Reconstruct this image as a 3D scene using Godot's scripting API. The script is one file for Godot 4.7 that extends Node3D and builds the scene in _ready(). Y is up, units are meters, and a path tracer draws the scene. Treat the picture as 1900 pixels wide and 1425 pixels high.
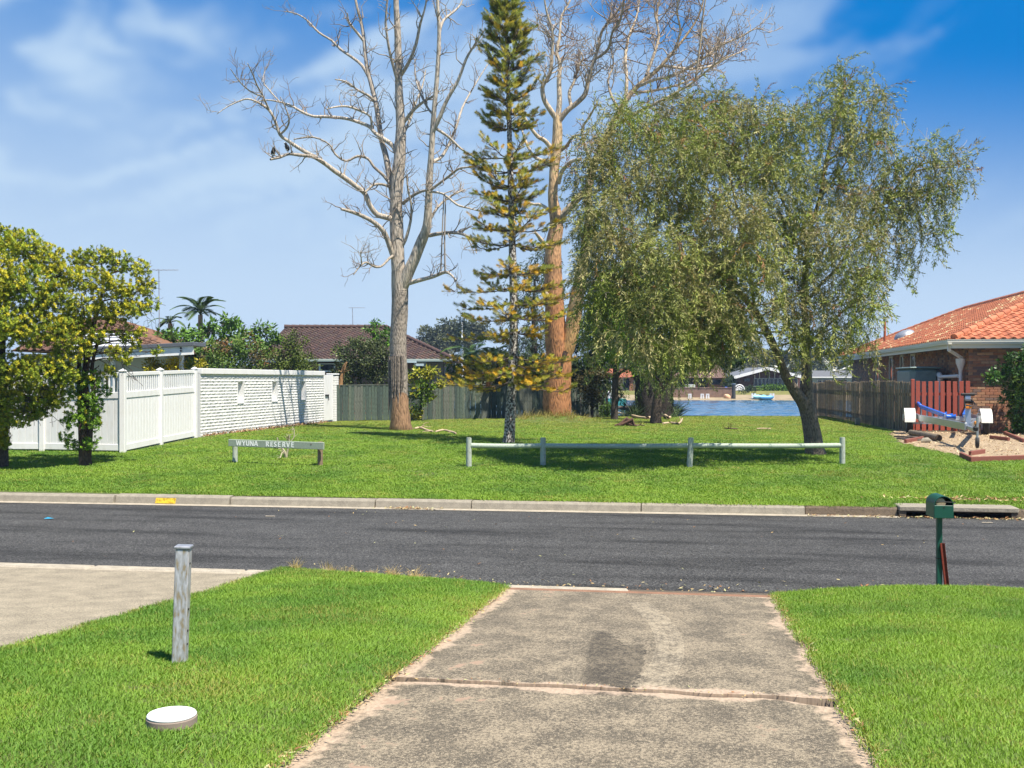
extends Node3D
# World axes: x runs along the street to the right, -z runs from the viewer across the street to the lake, y is up, metres.
# Sites were surveyed from the photograph: site(column, row, distance) is a point that far in front of the viewer.

const FOCAL := 2000.0
const EYE := 2.2
var ca := cos(deg_to_rad(9.0))
var sa := sin(deg_to_rad(9.0))
var rng := RandomNumberGenerator.new()
var names := {}
var bump_noise := FastNoiseLite.new()
var tone_noise := FastNoiseLite.new()
var patch := PackedVector2Array()
var M := {}

class Shape:
	var v := PackedVector3Array()
	var n := PackedVector3Array()
	var c := PackedColorArray()
	var uv := PackedVector2Array()
	var idx := PackedInt32Array()
	var col := Color.WHITE
	var has_uv := false

	func point(p: Vector3, nn: Vector3, t := Vector2.ZERO) -> int:
		v.append(p); n.append(nn); c.append(col); uv.append(t)
		return v.size() - 1

	func tri_i(a: int, b: int, d: int) -> void:
		var g := (v[b] - v[a]).cross(v[d] - v[a])
		if g.dot(n[a] + n[b] + n[d]) > 0.0:
			idx.append(a); idx.append(d); idx.append(b)
		else:
			idx.append(a); idx.append(b); idx.append(d)

	func tri(a: Vector3, b: Vector3, d: Vector3, nn: Vector3) -> void:
		var i := point(a, nn)
		point(b, nn); point(d, nn)
		tri_i(i, i + 1, i + 2)

	func quad(a: Vector3, b: Vector3, d: Vector3, e: Vector3, nn := Vector3.ZERO) -> void:
		if nn == Vector3.ZERO:
			nn = -(b - a).cross(d - a).normalized()
		var i := point(a, nn)
		point(b, nn); point(d, nn); point(e, nn)
		tri_i(i, i + 1, i + 2); tri_i(i, i + 2, i + 3)

	func box(x: Transform3D, size: Vector3, bev := 0.0) -> void:
		var hs := size * 0.5
		var b: float = min(bev, min(hs.x, min(hs.y, hs.z)) * 0.9)
		for ax in 3:
			var a1 := (ax + 1) % 3
			var a2 := (ax + 2) % 3
			for s in [-1.0, 1.0]:
				var pts := []
				for k in [[-1, -1], [1, -1], [1, 1], [-1, 1]]:
					var p := Vector3.ZERO
					p[ax] = s * hs[ax]
					p[a1] = k[0] * (hs[a1] - b)
					p[a2] = k[1] * (hs[a2] - b)
					pts.append(x * p)
				var nn := Vector3.ZERO
				nn[ax] = s
				quad(pts[0], pts[1], pts[2], pts[3], (x.basis * nn).normalized())
		if b <= 0.0:
			return
		for ax in 3:
			var a1 := (ax + 1) % 3
			var a2 := (ax + 2) % 3
			for s1 in [-1.0, 1.0]:
				for s2 in [-1.0, 1.0]:
					var pts := []
					for k in [[-1, 0], [1, 0], [1, 1], [-1, 1]]:
						var p := Vector3.ZERO
						p[ax] = k[0] * (hs[ax] - b)
						p[a1] = s1 * (hs[a1] - (b if k[1] == 1 else 0.0))
						p[a2] = s2 * (hs[a2] - (b if k[1] == 0 else 0.0))
						pts.append(x * p)
					var nn := Vector3.ZERO
					nn[a1] = s1
					nn[a2] = s2
					quad(pts[0], pts[1], pts[2], pts[3], (x.basis * nn).normalized())
		for sx in [-1.0, 1.0]:
			for sy in [-1.0, 1.0]:
				for sz in [-1.0, 1.0]:
					var q := Vector3(sx * hs.x, sy * hs.y, sz * hs.z)
					tri(x * (q - Vector3(0, sy * b, sz * b)), x * (q - Vector3(sx * b, 0, sz * b)), x * (q - Vector3(sx * b, sy * b, 0)), (x.basis * Vector3(sx, sy, sz)).normalized())

	func slab(lo: Vector3, hi: Vector3, bev := 0.0) -> void:
		box(Transform3D(Basis(), (lo + hi) * 0.5), (hi - lo).abs(), bev)

	# a beam of rectangular section from a to b; w across (level), t up
	func beam(a: Vector3, b: Vector3, w: float, t: float, bev := 0.0) -> void:
		var z := (b - a).normalized()
		var up := Vector3.UP if absf(z.y) < 0.98 else Vector3(0, 0, -1)
		var x := up.cross(z).normalized()
		box(Transform3D(Basis(x, z.cross(x), z), (a + b) * 0.5), Vector3(w, t, a.distance_to(b)), bev)

	func tube(p: Array, r: Array, sides := 8, cap := true, lump: FastNoiseLite = null, amount := 0.0, cols: Array = []) -> void:
		var m := p.size()
		if m < 2:
			return
		var side := Vector3.ZERO
		var first := v.size()
		for i in m:
			var t: Vector3 = (p[mini(i + 1, m - 1)] - p[maxi(i - 1, 0)]).normalized()
			if i == 0:
				side = t.cross(Vector3(0.31, 0.2, 0.93)).normalized()
			side = (side - t * side.dot(t)).normalized()
			var other := t.cross(side)
			if cols.size() == m:
				col = cols[i]
			for k in sides:
				var a := TAU * k / sides
				var nn := side * cos(a) + other * sin(a)
				var rr: float = r[i]
				if lump:
					rr *= 1.0 + amount * lump.get_noise_3d(p[i].x * 1.0 + nn.x * 0.9, p[i].y * 0.35, p[i].z + nn.z * 0.9)
				point(p[i] + nn * rr, nn, Vector2(float(k) / sides, float(i)))
		for i in m - 1:
			for k in sides:
				var a := first + i * sides + k
				var b := first + i * sides + (k + 1) % sides
				tri_i(a, b, b + sides)
				tri_i(a, b + sides, a + sides)
		if cap:
			for e in [0, m - 1]:
				var t: Vector3 = (p[1] - p[0]).normalized() * -1.0 if e == 0 else (p[m - 1] - p[m - 2]).normalized()
				var at0 := v.size()
				for k in sides:
					point(v[first + e * sides + k], t)
				for k in range(1, sides - 1):
					tri_i(at0, at0 + k, at0 + k + 1)

	# profile: points (radius, height)
	func lathe(x: Transform3D, profile: Array, sides := 24, smooth := false) -> void:
		for i in profile.size() - 1:
			var a: Vector2 = profile[i]
			var b: Vector2 = profile[i + 1]
			var na := Vector2(b.y - a.y, a.x - b.x).normalized()
			var nb := na
			if smooth:
				if i > 0:
					var q: Vector2 = profile[i - 1]
					na = (na + Vector2(a.y - q.y, q.x - a.x).normalized()).normalized()
				if i < profile.size() - 2:
					var q: Vector2 = profile[i + 2]
					nb = (nb + Vector2(q.y - b.y, b.x - q.x).normalized()).normalized()
			var first := v.size()
			for k in sides + 1:
				var an := TAU * k / sides
				var dir := Vector3(cos(an), 0, sin(an))
				point(x * (dir * a.x + Vector3.UP * a.y), (x.basis * (dir * na.x + Vector3.UP * na.y)).normalized())
				point(x * (dir * b.x + Vector3.UP * b.y), (x.basis * (dir * nb.x + Vector3.UP * nb.y)).normalized())
			for k in sides:
				var o := first + k * 2
				if a.x > 0.0 or b.x > 0.0:
					tri_i(o, o + 2, o + 3)
					tri_i(o, o + 3, o + 1)

	# outline in x and y, pushed along z by depth; both ends closed
	func prism(x: Transform3D, outline: PackedVector2Array, depth: float) -> void:
		var t := Geometry2D.triangulate_polygon(outline)
		for s in [0.0, depth]:
			var nn := (x.basis * Vector3(0, 0, -1.0 if s == 0.0 else 1.0)).normalized()
			for i in range(0, t.size(), 3):
				tri(x * Vector3(outline[t[i]].x, outline[t[i]].y, s), x * Vector3(outline[t[i + 1]].x, outline[t[i + 1]].y, s), x * Vector3(outline[t[i + 2]].x, outline[t[i + 2]].y, s), nn)
		var turn := 1.0 if Geometry2D.is_polygon_clockwise(outline) else -1.0
		for i in outline.size():
			var a := outline[i]
			var b := outline[(i + 1) % outline.size()]
			var nn := (x.basis * Vector3(-(b.y - a.y) * turn, (b.x - a.x) * turn, 0)).normalized()
			quad(x * Vector3(a.x, a.y, 0), x * Vector3(b.x, b.y, 0), x * Vector3(b.x, b.y, depth), x * Vector3(a.x, a.y, depth), nn)

	func leaf(p: Vector3, dir: Vector3, up: Vector3, long: float, wide: float) -> void:
		var side := dir.cross(up)
		if side.length_squared() < 1e-5:
			side = dir.cross(Vector3(1, 0.3, 0))
		side = side.normalized() * wide * 0.5
		var nn := side.cross(dir).normalized()
		var i := point(p, nn)
		var mid := p + dir * long * 0.45
		point(mid + side, nn); point(p + dir * long, nn); point(mid - side, nn)
		tri_i(i, i + 1, i + 2); tri_i(i, i + 2, i + 3)

	func mesh() -> ArrayMesh:
		var a := []
		a.resize(Mesh.ARRAY_MAX)
		a[Mesh.ARRAY_VERTEX] = v
		a[Mesh.ARRAY_NORMAL] = n
		a[Mesh.ARRAY_COLOR] = c
		if has_uv:
			a[Mesh.ARRAY_TEX_UV] = uv
		a[Mesh.ARRAY_INDEX] = idx
		var m := ArrayMesh.new()
		m.add_surface_from_arrays(Mesh.PRIMITIVE_TRIANGLES, a)
		return m


# ---------- places ----------
func site(px: float, py: float, d: float) -> Vector3:
	var x := (px - 950.0) / FOCAL * d
	return Vector3(x * ca - d * sa, EYE + (705.0 - py) / FOCAL * d, -(x * sa + d * ca))

func kerb_u(v: float) -> float:
	return 18.0 + 0.017 * v

const PS := [0.0, 1.5, 4.6, 6.5, 11.0, 30.6, 32.2, 34.0]
const PY := [0.15, 0.22, 0.40, 0.49, 0.60, 0.60, 0.30, -0.4]
func ground(v: float, u: float) -> float:
	if u < 11.33:
		return 0.05 + 0.0673 * (11.33 - u)
	var s := u - kerb_u(v) - 0.15
	if s < 0.0:
		return 0.0
	var y := -0.4
	for i in PS.size() - 1:
		if s < PS[i + 1]:
			y = lerpf(PY[i], PY[i + 1], (s - PS[i]) / (PS[i + 1] - PS[i]))
			break
	if s > 1.0 and s < 30.0:
		y += 0.025 * bump_noise.get_noise_2d(v * 6.0, u * 6.0)
	var q := Vector2(v + 4.85, (u - 41.7) * 1.1).length_squared()
	return y + 0.26 * exp(-q / 2.2)

func grounded(px: float, py: float) -> Vector3:
	var d := 3.5
	while d < 60.0:
		var p := site(px, py, d)
		if p.y <= ground(p.x, -p.z):
			return Vector3(p.x, ground(p.x, -p.z), p.z)
		d += 0.02
	return site(px, py, 60.0)

func on_ground(v: float, u: float, lift := 0.0) -> Vector3:
	return Vector3(v, ground(v, u) + lift, -u)

func dist(p: Vector3) -> float:
	return -p.x * sa - p.z * ca

# ---------- objects ----------
func numbered(nm: String) -> String:
	var k: int = names.get(nm, 0)
	names[nm] = k + 1
	return nm if k == 0 else "%s_%03d" % [nm, k]

func tag(o: Node, label: String, category := "", group := "", kind := "") -> void:
	o.set_meta("label", label)
	if category: o.set_meta("category", category)
	if group: o.set_meta("group", group)
	if kind: o.set_meta("kind", kind)

func thing(nm: String, label: String, category: String, p := Vector3.ZERO, group := "", turn := 0.0) -> Node3D:
	var o := Node3D.new()
	o.name = numbered(nm)
	add_child(o)
	o.position = p
	o.rotation.y = turn
	tag(o, label, category, group)
	return o

# mesh points are given in world axes when local is false: they are shifted to the parent's place
func part(parent: Node3D, nm: String, shape: Variant, m: Material, x := Transform3D()) -> MeshInstance3D:
	var o := MeshInstance3D.new()
	o.name = nm
	o.mesh = shape.mesh() if shape is Shape else shape
	o.material_override = m
	o.transform = x
	parent.add_child(o, true)
	return o

# the same for a shape drawn at its place in the world: it is moved back by where its thing stands
func put(parent: Node3D, nm: String, shape: Shape, m: Material) -> MeshInstance3D:
	var back := parent.transform.affine_inverse()
	var nb := back.basis
	for i in shape.v.size():
		shape.v[i] = back * shape.v[i]
		shape.n[i] = nb * shape.n[i]
	return part(parent, nm, shape, m)

func setting(nm: String, shape: Variant, m: Material, label := "") -> MeshInstance3D:
	var o := MeshInstance3D.new()
	o.name = numbered(nm)
	o.mesh = shape.mesh() if shape is Shape else shape
	o.material_override = m
	add_child(o)
	o.set_meta("kind", "structure")
	if label: o.set_meta("label", label)
	return o

func swarm(parent: Node3D, nm: String, mesh: Mesh, m: Material, xs: Array, cs: Array) -> MultiMeshInstance3D:
	var mm := MultiMesh.new()
	mm.transform_format = MultiMesh.TRANSFORM_3D
	mm.use_colors = cs.size() > 0
	mm.mesh = mesh
	mm.instance_count = xs.size()
	for i in xs.size():
		mm.set_instance_transform(i, xs[i])
		if cs.size() > 0:
			mm.set_instance_color(i, cs[i])
	var o := MultiMeshInstance3D.new()
	o.name = nm if parent != self else numbered(nm)
	o.multimesh = mm
	o.material_override = m
	parent.add_child(o, true)
	return o

func turned(p: Vector3, turn := 0.0) -> Transform3D:
	return Transform3D(Basis(Vector3.UP, turn), p)

# ---------- materials ----------
func lin(r: float, g: float, b: float) -> Color:
	return Color(r, g, b).linear_to_srgb()

func mat(c: Color, rough := 0.8, metal := 0.0, tex: Texture2D = null, scale := Vector3.ONE, relief: Texture2D = null, deep := 0.0) -> StandardMaterial3D:
	var m := StandardMaterial3D.new()
	m.albedo_color = c
	m.roughness = rough
	m.metallic = metal
	if tex:
		m.albedo_texture = tex
	if relief:
		m.heightmap_enabled = true
		m.heightmap_texture = relief
		m.heightmap_scale = deep
	if tex or relief:
		m.uv1_triplanar = true
		m.uv1_scale = scale
	return m

func tinted(m: StandardMaterial3D) -> StandardMaterial3D:
	m.vertex_color_use_as_albedo = true
	return m

func leafy(c: Color, through: Color, rough := 0.55) -> StandardMaterial3D:
	var m := mat(c, rough)
	m.vertex_color_use_as_albedo = true
	m.backlight_enabled = true
	m.backlight = through
	m.metallic_specular = 0.35
	return m

func noise_tex(seed_: int, freq: float, stops: Array, octaves := 4, side := 512, kind := FastNoiseLite.TYPE_SIMPLEX_SMOOTH) -> NoiseTexture2D:
	var f := FastNoiseLite.new()
	f.seed = seed_
	f.noise_type = kind
	f.frequency = freq
	f.fractal_octaves = octaves
	var t := NoiseTexture2D.new()
	t.width = side
	t.height = side
	t.seamless = true
	t.noise = f
	if stops.size() > 0:
		var g := Gradient.new()
		var offs := PackedFloat32Array()
		var cols := PackedColorArray()
		for s in stops:
			offs.append(s[0]); cols.append(s[1])
		g.offsets = offs
		g.colors = cols
		t.color_ramp = g
	return t

func grey(x: float) -> Color:
	return lin(x, x, x)

var lut := PackedByteArray()
func byte_of(x: float) -> int:
	return lut[clampi(int(x * 2047.0), 0, 2047)]

# a grainy ground: tone plus blotches, pale stones and dark pits
func grain_tex(side: int, seed_: int, base: Vector3, spread: float, pale_p: float, pale: Vector3, dark_p: float, dark: Vector3, blot: float) -> ImageTexture:
	var r := RandomNumberGenerator.new()
	r.seed = seed_
	var f := FastNoiseLite.new()
	f.seed = seed_
	f.frequency = 0.012
	f.fractal_octaves = 4
	var big := f.get_seamless_image(side, side).get_data()
	var out := PackedByteArray()
	out.resize(side * side * 3)
	for i in side * side:
		var k := 1.0 + spread * (r.randf() - 0.5) + blot * (big[i] / 255.0 - 0.5)
		var c := base * k
		var q := r.randf()
		if q < pale_p:
			c = pale * (0.6 + 0.4 * r.randf())
		elif q > 1.0 - dark_p:
			c = dark
		out[i * 3] = byte_of(c.x)
		out[i * 3 + 1] = byte_of(c.y)
		out[i * 3 + 2] = byte_of(c.z)
	return ImageTexture.create_from_image(Image.create_from_data(side, side, false, Image.FORMAT_RGB8, out))

# ---------- the scene ----------
func _ready() -> void:
	rng.seed = 20240611
	var cam := Camera3D.new()
	cam.name = "camera"
	add_child(cam)
	cam.position = Vector3(0, EYE, 0)
	cam.rotation_degrees = Vector3(-0.215, 9.0, 0)
	cam.fov = rad_to_deg(2.0 * atan(712.5 / FOCAL))
	cam.near = 0.05
	cam.far = 3000.0
	cam.current = true

	var e := Environment.new()
	e.background_mode = Environment.BG_SKY
	var sky := Sky.new()
	var psm := PanoramaSkyMaterial.new()
	psm.panorama = sky_picture()
	sky.sky_material = psm
	e.sky = sky
	e.tonemap_mode = Environment.TONE_MAPPER_LINEAR
	e.tonemap_exposure = 1.85
	e.sdfgi_enabled = true
	e.ssao_enabled = true
	e.ssil_enabled = true
	e.fog_enabled = true
	e.fog_density = 0.0004
	e.fog_light_color = Color(0.72, 0.83, 1.0)
	var we := WorldEnvironment.new()
	we.name = "world_environment"
	we.environment = e
	add_child(we)

	var sun := DirectionalLight3D.new()
	sun.name = "sun"
	sun.light_color = Color(1.0, 0.965, 0.9)
	sun.light_energy = 1.55
	sun.light_angular_distance = 0.5
	sun.shadow_enabled = true
	add_child(sun)
	sun.look_at_from_position(Vector3.ZERO, -Vector3(0.38, 0.88, 0.285), Vector3.UP)

	lut.resize(2048)
	for i in 2048:
		lut[i] = clampi(roundi(Color(i / 2047.0, 0, 0).linear_to_srgb().r * 255.0), 0, 255)
	bump_noise.seed = 3
	bump_noise.frequency = 0.02
	tone_noise.seed = 9
	tone_noise.frequency = 0.35
	tone_noise.fractal_octaves = 3
	make_materials()
	make_leaves()

	make_land()
	make_road_and_kerb()
	make_near_ground()
	make_far_shore()
	make_brick_house()
	make_brown_roof_house()
	make_left_house()
	make_white_fence_and_wall()
	make_back_fences()
	make_dead_tree()
	make_stripped_tree()
	make_pine()
	make_bottlebrush()
	make_lake_trees()
	make_left_trees()
	make_garden()
	make_sign()
	make_rail()
	make_trailer()
	make_mailbox()
	make_small_things()
	make_grass()


func sky_picture() -> ImageTexture:
	var w := 1024
	var h := 512
	var f := FastNoiseLite.new()
	f.seed = 21
	f.frequency = 1.0
	f.fractal_octaves = 5
	f.fractal_gain = 0.55
	var im := Image.create(w, h, false, Image.FORMAT_RGBF)
	var zen := Vector3(0.001, 0.085, 0.29)
	var deep := Vector3(0.001, 0.122, 0.365)
	var hor := Vector3(0.315, 0.405, 0.51)
	for j in h:
		var el := PI * (0.5 - (j + 0.5) / h)
		for i in w:
			var az := TAU * (i + 0.5) / w
			var d := Vector3(sin(az) * cos(el), sin(el), -cos(az) * cos(el))
			var up := maxf(d.y, 0.0)
			# the air is hazier on the left than on the right
			var side := sin(2.0 * (az + deg_to_rad(9.0)))
			var t := smoothstep(0.03, 0.365 - 0.115 * side, up)
			var c := hor.lerp(deep.lerp(zen, clampf(up * 1.5 - 0.35, 0.0, 1.0)), t)
			# thin drawn-out cloud
			var q := Vector3(d.x * 2.1, d.y * 8.5 - d.x * 2.2, d.z * 2.1)
			var bend := f.get_noise_3d(q.x * 0.8 + 3.0, q.y * 0.5, q.z * 0.8)
			var wisp := f.get_noise_3d(q.x * 1.9, q.y * 2.6 + bend * 2.4, q.z * 1.9)
			var bank := f.get_noise_3d(q.x * 0.7 + 11.0, q.y * 0.45, q.z * 0.7 + 5.0)
			bank += 0.30 * exp(-pow((wrapf(az, -PI, PI) + 0.60) / 0.30, 2.0) - pow((el - 0.30) / 0.09, 2.0))
			var k := smoothstep(-0.12, 0.46, bank * 0.85 + wisp * 0.75 - 0.10 * side) * clampf(0.72 - 0.38 * side, 0.0, 1.0)
			c = c.lerp(Vector3(0.30, 0.395, 0.505), clampf(k, 0.0, 0.9))
			im.set_pixel(i, j, Color(c.x, c.y, c.z))
	return ImageTexture.create_from_image(im)


func make_materials() -> void:
	var fine := noise_tex(5, 0.05, [[0.0, grey(0.62)], [1.0, grey(1.0)]], 5)
	var coarse := noise_tex(6, 0.012, [[0.0, grey(0.55)], [0.5, grey(0.85)], [1.0, grey(1.0)]], 5)
	var relief := noise_tex(7, 0.04, [], 5)
	var grain := noise_tex(8, 0.03, [[0.15, grey(0.42)], [0.5, grey(0.8)], [0.85, grey(1.0)]], 5)
	var ridged := noise_tex(11, 0.022, [[0.2, grey(0.3)], [0.5, grey(0.78)], [0.8, grey(1.0)]], 5)
	M.relief = relief
	M.fine = fine
	M.soil = mat(Color.WHITE, 0.95, 0.0, grain_tex(512, 40, Vector3(0.105, 0.135, 0.03), 0.9, 0.02, Vector3(0.26, 0.25, 0.09), 0.2, Vector3(0.03, 0.05, 0.01), 0.5), Vector3(0.9, 0.9, 0.9))
	M.asphalt = mat(Color.WHITE, 0.85, 0.0, grain_tex(1024, 41, Vector3(0.086, 0.085, 0.083), 1.2, 0.035, Vector3(0.34, 0.335, 0.32), 0.25, Vector3(0.018, 0.018, 0.019), 0.35), Vector3(0.105, 0.105, 0.105), relief, 0.6)
	M.asphalt.detail_enabled = true
	M.asphalt.detail_blend_mode = BaseMaterial3D.BLEND_MODE_MUL
	M.asphalt.detail_uv_layer = BaseMaterial3D.DETAIL_UV_2
	M.asphalt.detail_albedo = noise_tex(12, 0.01, [[0.15, grey(0.5)], [0.45, grey(0.85)], [0.85, grey(1.0)]], 5)
	M.asphalt.uv2_triplanar = true
	M.asphalt.uv2_scale = Vector3(0.03, 0.2, 0.22)
	M.asphalt.metallic_specular = 0.3
	var stone := grain_tex(512, 42, Vector3(0.40, 0.375, 0.33), 0.5, 0.05, Vector3(0.62, 0.58, 0.5), 0.08, Vector3(0.14, 0.13, 0.11), 0.5)
	M.kerb = mat(Color(0.86, 0.84, 0.80), 0.9, 0.0, stone, Vector3(0.8, 0.8, 0.8), relief, 0.5)
	M.kerb_old = mat(Color(0.60, 0.54, 0.48), 0.9, 0.0, stone, Vector3(0.9, 0.9, 0.9), relief, 0.8)
	M.gutter = mat(Color(0.98, 0.95, 0.90), 0.9, 0.0, stone, Vector3(0.7, 0.7, 0.7), relief, 0.4)
	M.apron = mat(Color.WHITE, 0.9, 0.0, grain_tex(1024, 43, Vector3(0.275, 0.235, 0.168), 1.0, 0.10, Vector3(0.45, 0.40, 0.29), 0.2, Vector3(0.15, 0.125, 0.09), 0.6), Vector3(0.2, 0.2, 0.2), relief, 0.2)
	M.pink = mat(Color(0.80, 0.62, 0.52), 0.9, 0.0, stone, Vector3(0.8, 0.8, 0.8), relief, 0.4)
	M.steel_rough = mat(Color(0.70, 0.71, 0.74), 0.5, 0.55, coarse, Vector3(3, 1.2, 3))
	M.galv = tinted(mat(Color(0.88, 0.88, 0.90), 0.5, 0.35, noise_tex(13, 0.03, [[0.2, lin(0.46, 0.37, 0.24)], [0.45, lin(0.55, 0.55, 0.56)], [0.8, lin(0.78, 0.78, 0.8)]], 4), Vector3(2.2, 0.7, 2.2)))
	M.steel = mat(Color(0.78, 0.80, 0.83), 0.35, 0.8, fine, Vector3(4, 4, 4))
	M.dark_steel = mat(Color(0.16, 0.16, 0.17), 0.5, 0.5)
	M.rust = mat(Color(0.46, 0.17, 0.10), 0.85, 0.1, grain, Vector3(6, 2, 6))
	M.white = mat(lin(0.80, 0.80, 0.81), 0.45, 0.0, noise_tex(50, 0.008, [[0.1, lin(0.92, 0.91, 0.88)], [0.5, grey(0.985)], [0.8, grey(1.0)]], 5), Vector3(1.4, 0.6, 1.4))
	M.white_stone = mat(lin(0.80, 0.80, 0.79), 0.85, 0.0, noise_tex(14, 0.05, [[0.1, grey(0.74)], [0.6, grey(1.0)]], 5), Vector3(2.5, 2.5, 2.5), relief, 0.4)
	M.white_joint = mat(lin(0.60, 0.60, 0.61), 0.95)
	M.lid = mat(lin(0.85, 0.85, 0.86), 0.5)
	M.cream = mat(lin(0.68, 0.66, 0.58), 0.5)
	M.green_paint = mat(lin(0.008, 0.08, 0.055), 0.4, 0.0, noise_tex(15, 0.05, [[0.0, grey(0.85)], [1.0, grey(1.0)]], 4), Vector3(3, 3, 3))
	M.paper = mat(lin(0.62, 0.50, 0.33), 0.9, 0.0, noise_tex(16, 0.08, [[0.35, grey(0.35)], [0.6, grey(1.0)]], 3), Vector3(5, 5, 5))
	M.black = mat(lin(0.012, 0.012, 0.013), 0.6)
	M.rubber = mat(lin(0.016, 0.016, 0.017), 0.75)
	M.blue_plastic = mat(lin(0.01, 0.12, 0.55), 0.4)
	M.mudguard = mat(lin(0.76, 0.76, 0.70), 0.35)
	M.red_plastic = mat(lin(0.55, 0.02, 0.03), 0.3)
	M.orange_plastic = mat(lin(0.75, 0.25, 0.02), 0.3)
	M.sage = mat(lin(0.40, 0.47, 0.39), 0.75, 0.0, noise_tex(17, 0.02, [[0.1, lin(0.62, 0.56, 0.45)], [0.28, grey(0.85)], [0.7, grey(1.0)]], 5), Vector3(2.0, 2.0, 2.0))
	M.sage_post = mat(lin(0.40, 0.45, 0.39), 0.75, 0.0, noise_tex(18, 0.02, [[0.1, lin(0.5, 0.42, 0.3)], [0.3, grey(0.85)], [0.7, grey(1.0)]], 5), Vector3(3.0, 0.9, 3.0))
	M.bare_post = mat(lin(0.34, 0.24, 0.155), 0.9, 0.0, grain, Vector3(8, 0.8, 8), relief, 1.0)
	M.sign_green = mat(lin(0.29, 0.345, 0.275), 0.75, 0.0, noise_tex(51, 0.02, [[0.1, lin(0.7, 0.66, 0.55)], [0.3, grey(0.88)], [0.7, grey(1.0)]], 5), Vector3(2.0, 2.0, 2.0))
	M.letters = mat(lin(0.86, 0.87, 0.84), 0.6)
	M.bark_grey = tinted(mat(Color.WHITE, 0.92, 0.0, ridged, Vector3(2.6, 0.55, 2.6), ridged, 4.0))
	M.bark_bare = tinted(mat(Color.WHITE, 0.85, 0.0, ridged, Vector3(1.7, 0.30, 1.7), ridged, 3.5))
	M.twig = tinted(mat(Color.WHITE, 0.9))
	M.bark_pine = tinted(mat(Color.WHITE, 0.95, 0.0, noise_tex(19, 0.022, [[0.36, lin(0.045, 0.035, 0.03)], [0.5, lin(0.18, 0.16, 0.14)], [0.58, lin(0.50, 0.48, 0.44)], [0.75, lin(0.62, 0.60, 0.56)]], 4), Vector3(1.5, 0.9, 1.5), relief, 2.0))
	M.bark_dark = tinted(mat(Color.WHITE, 0.95, 0.0, ridged, Vector3(3.0, 0.9, 3.0), ridged, 4.0))
	M.paling = tinted(mat(Color.WHITE, 0.92, 0.0, grain, Vector3(6, 0.5, 6), grain, 0.6))
	M.red_paint = mat(lin(0.36, 0.075, 0.045), 0.6, 0.0, noise_tex(20, 0.04, [[0.1, grey(0.75)], [0.6, grey(1.0)]], 4), Vector3(3, 1, 3))
	M.brick = []
	for k in 5:
		var bc: Color = [lin(0.46, 0.235, 0.13), lin(0.37, 0.185, 0.11), lin(0.52, 0.305, 0.175), lin(0.23, 0.15, 0.12), lin(0.42, 0.185, 0.105)][k]
		M.brick.append(mat(bc, 0.9, 0.0, noise_tex(30 + k, 0.06, [[0.1, grey(0.6)], [0.6, grey(1.0)]], 4, 256), Vector3(4, 4, 4), relief, 0.5))
	M.brick_mix = tinted(mat(Color.WHITE, 0.9, 0.0, fine, Vector3(4, 4, 4), relief, 0.5))
	M.mortar = mat(lin(0.33, 0.27, 0.20), 0.95, 0.0, fine, Vector3(5, 5, 5))
	M.tile = []
	for k in 3:
		var tc: Color = [lin(0.48, 0.155, 0.07), lin(0.40, 0.125, 0.058), lin(0.54, 0.19, 0.095)][k]
		M.tile.append(mat(tc, 0.75, 0.0, noise_tex(36 + k, 0.05, [[0.08, lin(0.9, 0.85, 0.5)], [0.25, grey(0.82)], [0.7, grey(1.0)]], 4, 256), Vector3(2, 2, 2)))
	M.tile_mix = tinted(mat(Color.WHITE, 0.75, 0.0, fine, Vector3(3, 3, 3)))
	M.glass = mat(lin(0.015, 0.02, 0.025), 0.08)
	M.tank = mat(lin(0.17, 0.24, 0.225), 0.5, 0.0, noise_tex(39, 0.02, [[0.1, grey(0.8)], [0.6, grey(1.0)]], 4, 256), Vector3(1, 1, 1))
	M.pipe = mat(lin(0.72, 0.71, 0.70), 0.45)
	M.gravel = mat(Color.WHITE, 0.95, 0.0, grain_tex(512, 44, Vector3(0.36, 0.265, 0.165), 1.1, 0.08, Vector3(0.6, 0.5, 0.36), 0.12, Vector3(0.12, 0.085, 0.055), 0.4), Vector3(0.7, 0.7, 0.7), relief, 1.5)
	M.sand = mat(lin(0.34, 0.27, 0.17), 0.95, 0.0, coarse, Vector3(0.1, 0.1, 0.1))
	M.far_lawn = mat(lin(0.20, 0.20, 0.06), 0.95, 0.0, coarse, Vector3(0.1, 0.1, 0.1))
	M.retaining = mat(lin(0.25, 0.155, 0.11), 0.95, 0.0, coarse, Vector3(0.3, 0.3, 0.3))
	M.yellow_paint = mat(lin(0.72, 0.48, 0.03), 0.8, 0.0, noise_tex(45, 0.03, [[0.3, lin(0.5, 0.48, 0.42)], [0.45, grey(1.0)]], 4, 256), Vector3(2, 2, 2))
	var w := mat(lin(0.02, 0.10, 0.20), 0.12)
	M.water = w
	M.leaf = leafy(Color.WHITE, Color(0.36, 0.4, 0.12))
	M.leaf_shiny = leafy(Color.WHITE, Color(0.35, 0.4, 0.1), 0.42)
	M.needle = leafy(Color.WHITE, Color(0.3, 0.3, 0.08), 0.6)
	M.blade = leafy(Color.WHITE, Color(0.65, 0.7, 0.2), 0.55)
	M.dry = leafy(Color.WHITE, Color(0.3, 0.25, 0.15), 0.9)


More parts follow.
